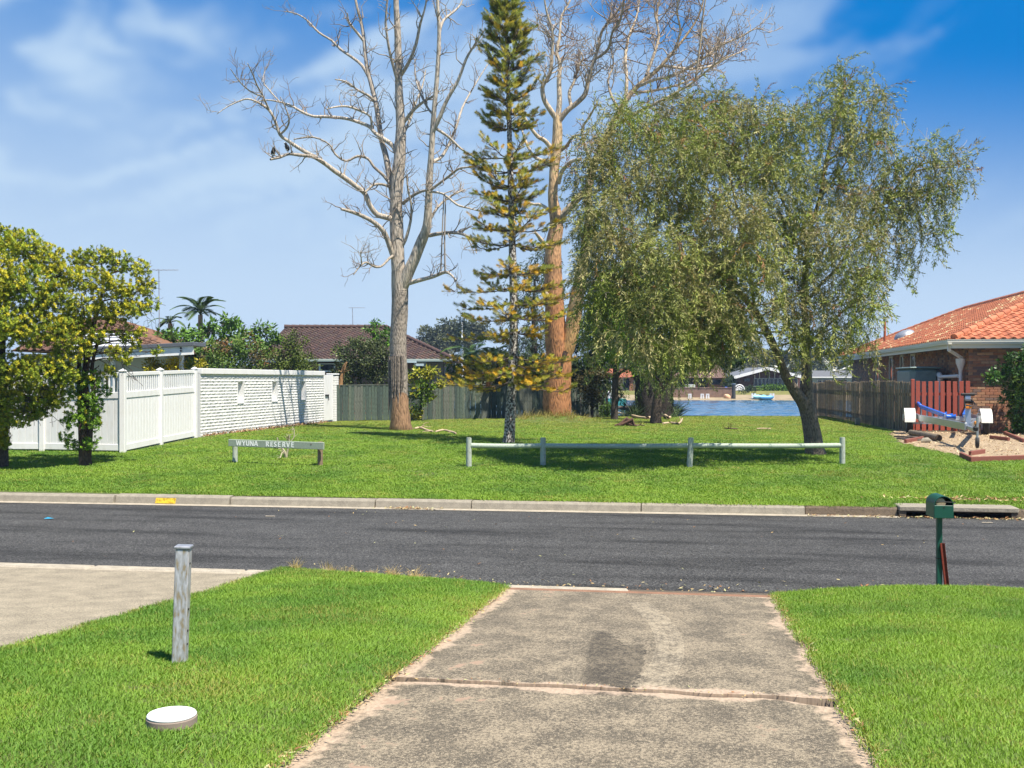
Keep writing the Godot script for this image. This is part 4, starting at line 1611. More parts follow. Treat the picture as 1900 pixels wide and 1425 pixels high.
	cap.call(A + Vector3(0.12, 0.06, -0.12), R0 + Vector3(0, 0.05, 0))
	cap.call(R0 + Vector3(0, 0.04, 0), R1 + Vector3(0, 0.04, 0))
	cap.call(D + Vector3(0.1, 0.06, 0.1), R1 + Vector3(0, 0.04, 0))
	var gp := PackedVector2Array([Vector2(0, -0.12), Vector2(-0.09, -0.12), Vector2(-0.115, -0.05), Vector2(-0.115, 0.0), Vector2(-0.128, 0.02), Vector2(-0.105, 0.025), Vector2(-0.1, -0.04), Vector2(0, -0.05)])
	var g := Shape.new()
	g.prism(Transform3D(Basis(Vector3(1, 0, 0), Vector3(0, 1, 0), Vector3(0, 0, -1)), Vector3(ev, ey, -eu + 0.11)), gp, bu - eu + 0.11)
	put(o, "gutter", g, M.cream)
	g = Shape.new()
	g.prism(Transform3D(Basis(Vector3(0, 0, -1), Vector3(0, 1, 0), Vector3(1, 0, 0)), Vector3(ev - 0.128, ey, -eu)), gp, 2 * hw)
	put(o, "gutter", g, M.cream)
	for q in [[Vector3(ev + 0.004, ey - 0.24, -bu), Vector3(ev + 0.03, ey - 0.09, -eu - 0.004)], [Vector3(ev + 0.034, ey - 0.24, -eu - 0.03), Vector3(ev + 2 * hw, ey - 0.09, -eu - 0.004)]]:
		var f := Shape.new()
		f.slab(q[0], q[1])
		put(o, "fascia", f, M.cream)
	# vent, pipe and dome on the side slope
	var vs := Shape.new()
	var vp := Vector3(ev + 1.2, ey + 1.2 * pitch, -52.0)
	vs.tube([vp, vp + Vector3.UP * 1.0], [0.06, 0.06], 8)
	put(o, "vent_pipe", vs, M.tile[1])
	var dm := Shape.new()
	var dp := Vector3(ev + 1.5, ey + 1.5 * pitch + 0.05, -49.0)
	dm.lathe(Transform3D(Basis(Vector3(0, 0, 1), al), dp), [Vector2(0.46, 0), Vector2(0.44, 0.12), Vector2(0.3, 0.24), Vector2(0, 0.3)], 16, true)
	put(o, "skylight_dome", dm, M.steel_rough)
	# downpipe from the corner
	var dn := Shape.new()
	dn.beam(Vector3(ev + 0.0, ey - 0.10, -eu - 0.25), Vector3(ev + 0.0, ey - 0.32, -eu - 0.25), 0.09, 0.09)
	dn.beam(Vector3(ev + 0.02, ey - 0.30, -eu - 0.25), Vector3(wv - 0.12, ey - 0.52, -wu - 0.35), 0.09, 0.07)
	put(o, "downpipe", dn, M.pipe)
	dn = Shape.new()
	var hp := Vector3(wv - 0.14, 0, -wu - 0.4)
	dn.lathe(Transform3D(Basis(), hp), [Vector2(0.055, 0.2), Vector2(0.055, 2.35), Vector2(0.06, 2.5), Vector2(0.14, 2.72), Vector2(0.15, 2.86), Vector2(0.0, 2.86)], 14)
	put(o, "rain_head", dn, M.pipe)
	dn = Shape.new()
	dn.tube([hp + Vector3(-0.06, 2.32, -0.02), hp + Vector3(-0.16, 2.31, -0.6), hp + Vector3(-0.3, 2.30, -1.5)], [0.055, 0.055, 0.055], 10)
	put(o, "overflow_pipe", dn, M.pipe)
	# rainwater tank beside the wall
	var tk := thing("water_tank", "squat grey-green rainwater tank behind the red gate", "tank", Vector3(7.85, 0.5, -37.6))
	var ts := Shape.new()
	ts.box(Transform3D(Basis(), Vector3(0, 1.07, -0.55)), Vector3(0.95, 2.14, 2.4), 0.16)
	part(tk, "tank_body", ts, M.tank)
	for k in 3:
		var rs := Shape.new()
		rs.box(Transform3D(Basis(), Vector3(0, 0.5 + 0.45 * k, -0.55)), Vector3(0.985, 0.05, 2.43), 0.02)
		part(tk, "rib", rs, M.tank)
	var rm := Shape.new()
	rm.box(Transform3D(Basis(), Vector3(0, 2.1, -0.55)), Vector3(1.0, 0.05, 2.44), 0.02)
	part(tk, "rim", rm, M.tank)
	var tp := Shape.new()
	tp.tube([Vector3(0.42, 0.1, 0.82), Vector3(0.42, 1.75, 0.82), Vector3(0.42, 1.84, 0.78), Vector3(0.42, 1.87, 0.68), Vector3(0.42, 1.87, 0.4)], [0.085, 0.085, 0.085, 0.085, 0.085], 12)
	part(tk, "inlet_pipe", tp, M.pipe)

	# red picket gate between the paling fence and the wall
	var gt := thing("picket_gate", "red-painted picket gate between the paling fence and the brick wall", "gate", on_ground(7.03, 34.55))
	var wide := 1.58
	var pk := Shape.new()
	pk.box(Transform3D(Basis(), Vector3(0, 0.78, 0)), Vector3(0.125, 1.5, 0.022), 0.004)
	var pm := pk.mesh()
	for i in 9:
		part(gt, "picket", pm, M.red_paint, Transform3D(Basis(Vector3(0, 0, 1), rng.randf_range(-0.006, 0.006)), Vector3(0.07 + i * 0.181, 0.02 + rng.randf_range(-0.012, 0.012), 0.05 + rng.randf_range(0, 0.004))))
	for y in [0.32, 1.12]:
		var s := Shape.new()
		s.slab(Vector3(0, y, 0.0), Vector3(wide, y + 0.09, 0.034), 0.004)
		part(gt, "rail", s, M.red_paint)
	var gpo := Shape.new()
	gpo.slab(Vector3(-0.12, -0.1, -0.05), Vector3(-0.02, 1.62, 0.05), 0.006)
	part(gt, "gate_post", gpo, M.red_paint)
	# shrub in front of the brick wall
	var sh := thing("shrub", "glossy dark green shrub against the brick house wall at the right edge", "shrub", grounded(1884, 806))
	foliage(sh, "foliage", clumps([[1895, 700, 34, 40], [1872, 690, 22, 14, 0.3], [1850, 702, 18, 8, 0.3], [1882, 735, 20, 30], [1910, 760, 34, 50], [1890, 790, 14, 16], [1925, 680, 40, 50], [1868, 668, 10, 6, 0.2], [1896, 672, 14, 10]], 31.6, 0.9), M.leaf_ball, M.leaf_shiny, 105.0, 0.9, 1.5, "any", [lin(0.045, 0.11, 0.02), lin(0.06, 0.14, 0.025), lin(0.035, 0.085, 0.02), lin(0.11, 0.18, 0.03)], 0.5)
	var ss := Shape.new()
	var line := traced([[1884, 808, 4], [1886, 780, 3], [1895, 740, 2], [1898, 700, 1]], 31.6)
	tint(ss, lin(0.12, 0.09, 0.065))
	ss.tube(line.p, line.r, 6)
	tie(ss, [line], clumps([[1850, 702, 18, 8, 0.3], [1882, 735, 20, 30], [1925, 680, 40, 50], [1868, 668, 10, 6, 0.2], [1910, 760, 34, 50]], 31.6), 0.015)
	put(sh, "stem", ss, M.twig)


# a hipped roof of rolled tiles joined into one part; corners of the eave and the ridge ends
func rolled_roof(o: Node3D, a: Vector3, b: Vector3, r0: Vector3, r1: Vector3, m: StandardMaterial3D, cols: Array) -> void:
	# front slope a-b (eave, left to right) up to r0-r1
	var s := Shape.new()
	var ax := (b - a).normalized()
	var mid := (r0 + r1) * 0.5
	var foot := a + ax * (mid - a).dot(ax)
	var up := mid - foot
	var long := up.length()
	up = up.normalized()
	var out := ax.cross(up).normalized()
	if out.y < 0.0:
		out = -out
	var bs := Basis(ax, out, ax.cross(out))
	if bs.z.dot(up) > 0.0:
		bs = Basis(ax, out, -bs.z)
	var wide := a.distance_to(b)
	var l0 := (r0 - a).dot(ax)
	var l1 := (r1 - a).dot(ax)
	var rows := int(long / 0.32)
	for r in rows:
		var t := float(r) / rows
		var x0 := lerpf(0.0, l0, t) + 0.05
		var x1 := lerpf(wide, l1, t) - 0.25
		var x := x0
		while x < x1:
			s.col = cols[rng.randi() % cols.size()] * rng.randf_range(0.8, 1.2)
			tile_shape(s, Transform3D(bs, a + ax * x + up * (r * 0.32) + out * 0.02), 0.3, 0.36, 0.06)
			x += 0.3
	var p := put(o, "roof_tiling", s, m)
	p.set_meta("kind", "stuff")

func make_brown_roof_house() -> void:
	var d := 56.0
	var o := thing("brown_roof_house", "low brick house with a brown tiled roof behind the green fence", "house", site(720, 715, d))
	var brown := tinted(mat(Color.WHITE, 0.8, 0.0, M.fine, Vector3(2, 2, 2)))
	var cols := [Color(0.088, 0.050, 0.040), Color(0.105, 0.060, 0.048), Color(0.072, 0.043, 0.038), Color(0.095, 0.065, 0.048)]
	var a := site(470, 668, d)
	var b := site(840, 665, d)
	var r0 := site(528, 609, d + 5.5)
	var r1 := site(716, 609, d + 5.5)
	r1.y = r0.y
	b.y = a.y
	var back := Vector3(-sa, 0, -ca) * 11.0
	var deck := Shape.new()
	deck.quad(a, b, r1, r0, Vector3(0, 1, 1).normalized())
	deck.quad(a + back, b + back, r1, r0, Vector3(0, 1, -1).normalized())
	deck.tri(a, a + back, r0, Vector3(-1, 1, 0).normalized())
	deck.tri(b, b + back, r1, Vector3(1, 1, 0).normalized())
	deck.quad(a, b, b + back, a + back, Vector3.DOWN)
	put(o, "roof_deck", deck, mat(lin(0.12, 0.06, 0.05), 0.9))
	rolled_roof(o, a, b, r0, r1, brown, cols)
	for q in [[r0, r1], [r1, b]]:
		var n := int((q[0] as Vector3).distance_to(q[1]) / 0.4)
		for i in n:
			var s := Shape.new()
			s.tube([(q[0] as Vector3).lerp(q[1], float(i) / n) + Vector3.UP * 0.09, (q[0] as Vector3).lerp(q[1], (i + 1.02) / n) + Vector3.UP * 0.08], [0.13, 0.115], 8)
			put(o, "ridge_cap", s, brown_cap)
	var ax := (b - a).normalized()
	var out := Vector3(sa, 0, ca)
	var gs := Shape.new()
	gs.beam(a + out * 0.08 + Vector3.DOWN * 0.02, b + out * 0.08 + Vector3.DOWN * 0.02, 0.13, 0.14, 0.02)
	put(o, "gutter", gs, mat(lin(0.30, 0.36, 0.33), 0.5))
	var wl := Shape.new()
	var mid := (a + b) * 0.5 - out * 5.5
	wl.box(Transform3D(Basis(ax, Vector3.UP, ax.cross(Vector3.UP)), Vector3(mid.x, (a.y - 0.1) * 0.5 + 0.2, mid.z)), Vector3(a.distance_to(b) - 1.0, a.y - 0.5, 9.8))
	put(o, "wall", wl, mat(lin(0.27, 0.14, 0.085), 0.9, 0.0, M.fine, Vector3(1, 1, 1)))
	for q in [[592, 674, 622, 690], [768, 672, 790, 700]]:
		var f := Shape.new()
		f.beam(site(q[0], (q[1] + q[3]) * 0.5, d + 0.5), site(q[2], (q[1] + q[3]) * 0.5, d + 0.5), 0.12, (q[3] - q[1]) * d / FOCAL)
		var w := put(o, "window", f, M.white)
		var pn := Shape.new()
		pn.beam(site(q[0] + 3, (q[1] + q[3]) * 0.5, d + 0.42), site(q[2] - 3, (q[1] + q[3]) * 0.5, d + 0.42), 0.04, (q[3] - q[1] - 5) * d / FOCAL)
		for i in pn.v.size():
			pn.v[i] = o.transform.affine_inverse() * pn.v[i]
		part(w, "pane", pn, M.glass)
	for q in [[752, 671, 772, 671], [772, 677, 786, 677]]:
		var s := Shape.new()
		s.beam(site(q[0], q[1], d - 0.6), site(q[2], q[3], d - 0.6), 0.5, 0.12)
		put(o, "pergola_beam", s, mat(lin(0.42, 0.52, 0.56), 0.6))
	var dr := Shape.new()
	dr.beam(site(806, 672, d + 0.3), site(806, 720, d + 0.3), 0.9, 0.06)
	put(o, "timber_screen", dr, M.bare_post)
	# television aerial on the ridge
	aerial("tv_aerial", "thin television aerial on the ridge of the brown-roofed house", site(655, 610, d + 5.5), site(654, 571, d + 5.5), 0.7)
	aerial("tv_aerial", "tall thin television aerial mast beside the yellow-green tree", site(296, 640, 44), site(295, 501, 44), 0.8)

var brown_cap := mat(Color(0.08, 0.046, 0.04).linear_to_srgb(), 0.85)

func aerial(nm: String, label: String, foot: Vector3, top: Vector3, wide: float) -> void:
	var o := thing(nm, label, "aerial", foot, "television aerials")
	var s := Shape.new()
	s.tube([foot, top], [0.022, 0.016], 6)
	put(o, "mast", s, M.steel_rough)
	var b := Shape.new()
	var ax := Vector3(ca, 0, -sa)
	b.tube([top - ax * wide * 0.3, top + ax * wide], [0.012, 0.012], 5)
	for k in 5:
		var p := top + ax * wide * (k * 0.25 - 0.2)
		b.tube([p - Vector3(sa, 0, ca) * (0.35 - 0.05 * k), p + Vector3(sa, 0, ca) * (0.35 - 0.05 * k)], [0.008, 0.008], 4)
	put(o, "boom", b, M.steel_rough)

func make_left_house() -> void:
	var d := 40.0
	var o := thing("left_house", "house with a brown tiled roof behind the white fence on the left", "house", site(210, 715, d))
	var cols := [Color(0.17, 0.088, 0.055), Color(0.145, 0.075, 0.05), Color(0.2, 0.11, 0.07)]
	var brown := tinted(mat(Color.WHITE, 0.8, 0.0, M.fine, Vector3(2, 2, 2)))
	var a := site(20, 652, d - 1)
	var b := site(318, 652, d - 1)
	b.y = a.y
	var r0 := site(120, 592, d + 4)
	var r1 := site(222, 592, d + 4)
	r1.y = r0.y
	var back := Vector3(-sa, 0, -ca) * 10.0
	var deck := Shape.new()
	deck.quad(a, b, r1, r0, Vector3(0, 1, 1).normalized())
	deck.quad(a + back, b + back, r1, r0, Vector3(0, 1, -1).normalized())
	deck.tri(a, a + back, r0, Vector3(-1, 1, 0).normalized())
	deck.tri(b, b + back, r1, Vector3(1, 1, 0).normalized())
	deck.quad(a, b, b + back, a + back, Vector3.DOWN)
	put(o, "roof_deck", deck, mat(lin(0.2, 0.1, 0.06), 0.9))
	rolled_roof(o, a, b, r0, r1, brown, cols)
	var wl := Shape.new()
	var ax := (b - a).normalized()
	var out := Vector3(sa, 0, ca)
	var mid := (a + b) * 0.5 - out * 5.2
	wl.box(Transform3D(Basis(ax, Vector3.UP, ax.cross(Vector3.UP)), Vector3(mid.x, 1.5, mid.z)), Vector3(a.distance_to(b) - 1.0, 3.3, 8.6))
	put(o, "wall", wl, mat(lin(0.45, 0.46, 0.46), 0.8))
	for q in [[40, 68], [86, 114], [196, 226]]:
		var f := Shape.new()
		f.beam(site(q[0], 678, d + 0.05), site(q[1], 678, d + 0.05), 0.1, 0.85)
		var w := put(o, "window", f, M.white)
		var pn := Shape.new()
		pn.beam(site(q[0] + 3, 678, d - 0.03), site(q[1] - 3, 678, d - 0.03), 0.04, 0.72)
		for i in pn.v.size():
			pn.v[i] = o.transform.affine_inverse() * pn.v[i]
		part(w, "pane", pn, M.glass)
	var dr := Shape.new()
	dr.beam(site(196, 678, d - 0.07), site(196, 720, d - 0.07), 0.8, 0.06)
	put(o, "door", dr, M.bare_post)
	# carport with a white raking fascia and dark edge
	var cp := thing("carport", "white carport with a raking flat roof above the white fence", "carport", site(300, 720, 33))
	var rf := Shape.new()
	var p0 := site(140, 650, 30.95)
	var p1 := site(361, 638, 30.85)
	var rx := (p1 - p0).normalized()
	var rz := Vector3(rx.z, 0, -rx.x).normalized()
	if rz.z > 0.0: rz = -rz
	rf.box(Transform3D(Basis(rx, rz.cross(rx), rz), (p0 + p1) * 0.5 + rz * 0.5), Vector3(p0.distance_to(p1), 0.11, 1.1), 0.01)
	put(cp, "roof_sheet", rf, mat(lin(0.10, 0.11, 0.13), 0.5))
	var fa := Shape.new()
	var q0 := site(140, 661, 31.0)
	var q1 := site(359, 649, 30.9)
	fa.beam(q0, q1, 0.05, 0.27)
	put(cp, "fascia", fa, M.white)
	for q in [[337, 31.15], [210, 31.2]]:
		var s := Shape.new()
		s.beam(site(q[0], 720, q[1] + 0.1), site(q[0], 655, q[1] + 0.1), 0.11, 0.11, 0.01)
		put(cp, "carport_post", s, M.white)
	var bo := Shape.new()
	for k in 2:
		bo.lathe(Transform3D(Basis(Vector3(1, 0, 0), PI / 2), site(336, 646 + 5 * k, 30.86)), [Vector2(0.03, 0), Vector2(0.03, 0.02), Vector2(0, 0.02)], 8)
	put(cp, "bolt", bo, M.dark_steel)
	# grey metal roof with seams seen behind the yellow-green tree
	var gl := thing("sunroom_roof", "pale grey sheet-metal roof seen through the yellow-green tree", "roof", site(190, 640, 37.5))
	var s0 := Shape.new()
	var c0 := site(130, 652, 37.5)
	var c1 := site(262, 652, 37.5)
	var c2 := site(256, 618, 38.6)
	var c3 := site(150, 618, 38.6)
	s0.quad(c0, c1, c2, c3, Vector3(0, 1, 1).normalized())
	s0.quad(c0 + Vector3.DOWN * 0.05, c1 + Vector3.DOWN * 0.05, c2 + Vector3.DOWN * 0.05, c3 + Vector3.DOWN * 0.05, Vector3(0, -1, -1).normalized())
	put(gl, "sheet", s0, mat(lin(0.62, 0.64, 0.68), 0.5))
	for k in 6:
		var s1 := Shape.new()
		s1.beam(c0.lerp(c3, (k + 0.5) / 6.0) + Vector3.UP * 0.01, c1.lerp(c2, (k + 0.5) / 6.0) + Vector3.UP * 0.01, 0.05, 0.03)
		put(gl, "lap_seam", s1, M.steel_rough)

# ---------- fences ----------
func make_white_fence_and_wall() -> void:
	var o := thing("white_fence", "white vinyl privacy fence with a row of short balusters along its top", "fence", grounded(228, 840))
	var tops := 1.9
	var spots := [grounded(-190, 836), grounded(-62, 836.5), grounded(79, 837), grounded(228, 840), grounded(297, 825), grounded(361, 812)]
	var yt := [2.32, 2.33, 2.345, 2.40, 2.45, 2.50]
	var post := Shape.new()
	var board := {}
	for i in spots.size():
		var p: Vector3 = spots[i]
		var s := Shape.new()
		s.box(Transform3D(Basis(Vector3.UP, 0.1), Vector3(p.x, (p.y + yt[i]) * 0.5 - 0.1, p.z)), Vector3(0.13, yt[i] - p.y + 0.2, 0.13), 0.008)
		put(o, "post", s, M.white)
		var c := Shape.new()
		var x := Transform3D(Basis(Vector3.UP, 0.1), Vector3(p.x, yt[i] + 0.012, p.z))
		c.box(x, Vector3(0.16, 0.022, 0.16), 0.005)
		c.lathe(Transform3D(Basis(Vector3.UP, 0.1 + PI / 4), Vector3(p.x, yt[i] + 0.023, p.z)), [Vector2(0.10, 0), Vector2(0.0, 0.05)], 4)
		put(o, "post_cap", c, M.white)
	for i in spots.size() - 1:
		var a: Vector3 = spots[i]
		var b: Vector3 = spots[i + 1]
		var flat := Vector3(b.x - a.x, 0, b.z - a.z)
		var long := flat.length() - 0.13
		var ax := flat.normalized()
		var nn := ax.cross(Vector3.UP)
		var start := a + ax * 0.065
		var lift: float = a.y
		var slope := (b.y - a.y) / flat.length()
		var ttop: float = yt[i] - 0.06
		var tslope: float = (yt[i + 1] - yt[i]) / flat.length()
		var rail := func(y0: float, y1: float, hh: float, w: float) -> void:
			var s := Shape.new()
			var p := Vector3(start.x, y0, start.z)
			var q := Vector3(b.x, y1, b.z) - ax * 0.065
			s.beam(p, q, w, hh, 0.006)
			put(o, "rail", s, M.white)
		rail.call(ttop, ttop + tslope * long, 0.09, 0.055)
		rail.call(ttop - 0.50, ttop - 0.50 + tslope * long, 0.15, 0.055)
		rail.call(lift + 0.12, lift + 0.12 + slope * long, 0.15, 0.055)
		var n := int(long / 0.115)
		for k in n:
			var t := (k + 0.5) / n * long
			var y1 := ttop + tslope * t - 0.046
			var s := Shape.new()
			s.box(Transform3D(Basis(ax, Vector3.UP, nn), Vector3(start.x, y1 - 0.19, start.z) + ax * t), Vector3(0.04, 0.378, 0.03), 0.003)
			put(o, "baluster", s, M.white)
		n = int(long / 0.165)
		for k in n:
			var t := (k + 0.5) / n * long
			var y1 := ttop + tslope * t - 0.576
			var y0 := lift + slope * t + 0.196
			var s := Shape.new()
			s.box(Transform3D(Basis(ax, Vector3.UP, nn), Vector3(start.x, (y0 + y1) * 0.5, start.z) + ax * t), Vector3(long / n - 0.007, y1 - y0, 0.024), 0.005)
			put(o, "board", s, M.white)
			if k < n - 1:
				pass
		var bk := Shape.new()
		bk.beam(Vector3(start.x, ttop - 0.95 , start.z) - nn * 0.02, Vector3(b.x, ttop - 0.95, b.z) - ax * 0.065 - nn * 0.02, 0.006, 0.76)
		put(o, "backing", bk, M.white)

	# white painted block wall with three slots
	var w := thing("block_wall", "white painted split-face block wall with three narrow slots", "wall", grounded(366, 811))
	var a := grounded(366, 811)
	var b := grounded(596, 784)
	var ax := Vector3(b.x - a.x, 0, b.z - a.z).normalized()
	var out := -ax.cross(Vector3.UP)
	if out.x < 0:
		out = -out
	var long := Vector2(b.x - a.x, b.z - a.z).length()
	var y0 := a.y - 0.1
	var top := 2.40
	var slots := []
	for q in [441.0, 504.0, 558.0]:
		# where the line of sight meets the wall
		var best := 0.0
		var err := 1e9
		for k in 400:
			var p := a + ax * (long * k / 400.0)
			var cx := p.x * ca + p.z * -sa
			var col := 950.0 + FOCAL * cx / dist(p)
			if absf(col - q) < err:
				err = absf(col - q)
				best = long * k / 400.0
		slots.append(best)
	var hsl := 0.24
	var ylo := 1.50
	var yhi := 2.13
	var s := Shape.new()
	var rows := 21
	var rh := (top - y0) / rows
	for j in rows:
		var x := -0.16 * (j % 2)
		while x < long:
			var x0 := maxf(x, 0.0)
			var x1 := minf(x + 0.32, long)
			x += 0.32
			var yc := y0 + (j + 0.5) * rh
			if x1 - x0 < 0.03:
				continue
			var pieces := [[x0, x1]]
			if yc > ylo and yc < yhi:
				for q in slots:
					var nx := []
					for pc in pieces:
						if pc[1] < q - hsl or pc[0] > q + hsl:
							nx.append(pc)
						else:
							if pc[0] < q - hsl: nx.append([pc[0], q - hsl])
							if pc[1] > q + hsl: nx.append([q + hsl, pc[1]])
					pieces = nx
			for pc in pieces:
				if pc[1] - pc[0] < 0.03:
					continue
				# a split face: a rough dished front of nine points
				var fr := []
				for yy in 3:
					for xx in 4:
						var px := lerpf(pc[0] + 0.006, pc[1] - 0.006, xx / 3.0)
						var py := y0 + j * rh + lerpf(0.005, rh - 0.005, yy / 2.0)
						var bulge := 0.014 * (1.0 - absf(yy - 1.0)) + rng.randf_range(-0.004, 0.006)
						if xx == 0 or xx == 3:
							bulge *= 0.5
						fr.append(a + ax * px + Vector3.UP * (py - a.y) + out * (0.09 + bulge))
				for yy in 2:
					for xx in 3:
						var p0: Vector3 = fr[yy * 4 + xx]
						var p1: Vector3 = fr[yy * 4 + xx + 1]
						var p2: Vector3 = fr[yy * 4 + xx + 5]
						var p3: Vector3 = fr[yy * 4 + xx + 4]
						var nn := (p1 - p0).cross(p3 - p0).normalized()
						if nn.dot(out) < 0: nn = -nn
						s.quad(p0, p1, p2, p3, nn)
				for e in [[fr[0], fr[3], Vector3.DOWN], [fr[8], fr[11], Vector3.UP], [fr[0], fr[8], -ax], [fr[3], fr[11], ax]]:
					s.quad(e[0], e[1], e[1] - out * 0.06, e[0] - out * 0.06, e[2])
	var bw := put(w, "blocks", s, M.white_stone)
	bw.set_meta("kind", "stuff")
	# the joints' bed and back: pieces round the slots, 0.18 m thick
	var j := Shape.new()
	var xs := [0.0]
	for q in slots:
		xs.append(q - hsl); xs.append(q + hsl)
	xs.append(long)
	for k in xs.size() - 1:
		var p: Vector3 = a + ax * xs[k]
		var q: Vector3 = a + ax * xs[k + 1]
		if k % 2 == 0:
			j.beam(Vector3(p.x, (y0 + top) * 0.5, p.z), Vector3(q.x, (y0 + top) * 0.5, q.z), 0.166, top - y0)
		else:
			j.beam(Vector3(p.x, (y0 + ylo) * 0.5, p.z), Vector3(q.x, (y0 + ylo) * 0.5, q.z), 0.166, ylo - y0)
			j.beam(Vector3(p.x, (yhi + top) * 0.5, p.z), Vector3(q.x, (yhi + top) * 0.5, q.z), 0.166, top - yhi)
	put(w, "joints", j, M.white_joint)
	for q in slots:
		var fm := Shape.new()
		var c: Vector3 = a + ax * q
		for k in [-1.0, 1.0]:
			var p: Vector3 = c + ax * (hsl - 0.012) * k
			fm.beam(Vector3(p.x, ylo, p.z) + out * 0.01, Vector3(p.x, yhi, p.z) + out * 0.01, 0.024 if absf(ax.z) < 0.5 else 0.20, 0.20 if absf(ax.z) < 0.5 else 0.024)
		fm.beam(Vector3(c.x, ylo - 0.012, c.z) - ax * hsl + out * 0.012, Vector3(c.x, ylo - 0.012, c.z) + ax * hsl + out * 0.012, 0.21, 0.022)
		put(w, "slot_lining", fm, M.white)
		# a recess: closed at its back
		var bkp := Shape.new()
		bkp.beam(Vector3(c.x, (ylo + yhi) * 0.5, c.z) - ax * hsl - out * 0.12, Vector3(c.x, (ylo + yhi) * 0.5, c.z) + ax * hsl - out * 0.12, 0.03, yhi - ylo + 0.05)
		put(w, "slot_back", bkp, M.white)
	var cs := Shape.new()
	cs.beam(Vector3(a.x, top + 0.05, a.z) + out * 0.02, Vector3(b.x, top + 0.05, b.z) + out * 0.02, 0.26, 0.16, 0.01)
	put(w, "coping", cs, M.white)
	# gate leaf and end pillar at the far end
	var g := thing("side_gate", "narrow white gate with a black latch at the far end of the block wall", "gate", b)
	var gs := Shape.new()
	var p := b + ax * 0.12
	gs.beam(Vector3(p.x, (p.y + top) * 0.5 + 0.02, p.z) + out * 0.06, Vector3(p.x, (p.y + top) * 0.5 + 0.02, p.z) + ax * 1.0 + out * 0.06, 0.06, top - p.y - 0.08, 0.01)
	put(g, "leaf", gs, M.white)
	var lt := Shape.new()
	lt.beam(Vector3(p.x, 1.62, p.z) + out * 0.11 + ax * 0.05, Vector3(p.x, 1.62, p.z) + out * 0.11 + ax * 0.4, 0.05, 0.06, 0.01)
	lt.tube([Vector3(p.x, 1.62, p.z) + out * 0.14 + ax * 0.3, Vector3(p.x, 1.42, p.z) + out * 0.14 + ax * 0.34], [0.015, 0.015], 6)
	put(g, "latch", lt, M.black)
	var pl := thing("pillar", "white block pillar that ends the wall beside the green fence", "pillar", b + ax * 1.3)
	var ps := Shape.new()
	var pc := b + ax * 1.33
	for k in 20:
		ps.box(Transform3D(Basis(ax, Vector3.UP, out), Vector3(pc.x, y0 + 0.05 + k * 0.093, pc.z)), Vector3(0.36 + rng.randf_range(-0.006, 0.006), 0.085, 0.36), 0.01)
	put(pl, "blocks", ps, M.white_stone).set_meta("kind", "stuff")
	var pcap := Shape.new()
	pcap.box(Transform3D(Basis(ax, Vector3.UP, out), Vector3(pc.x, y0 + 1.93, pc.z)), Vector3(0.4, 0.06, 0.4), 0.01)
	put(pl, "pillar_cap", pcap, M.white)
	# bare earth and leaves along the foot of the wall
	var xs2 := []
	var cs2 := []
	for i in 900:
		var t := rng.randf() * long
		var q := a + ax * t + out * (0.12 + 0.4 * rng.randf() * rng.randf())
		xs2.append(Transform3D(Basis.from_euler(Vector3(rng.randf(), rng.randf() * TAU, rng.randf())).scaled(Vector3.ONE * rng.randf_range(0.8, 1.8)), on_ground(q.x, -q.z, 0.02)))
		cs2.append([lin(0.28, 0.16, 0.08), lin(0.18, 0.09, 0.05), lin(0.4, 0.3, 0.16)][rng.randi() % 3].srgb_to_linear())
	var lf := swarm(self, "leaf_litter", M.dead_leaf, M.dry, xs2, cs2)
	tag(lf, "dry brown leaves along the foot of the white block wall", "leaves", "", "stuff")


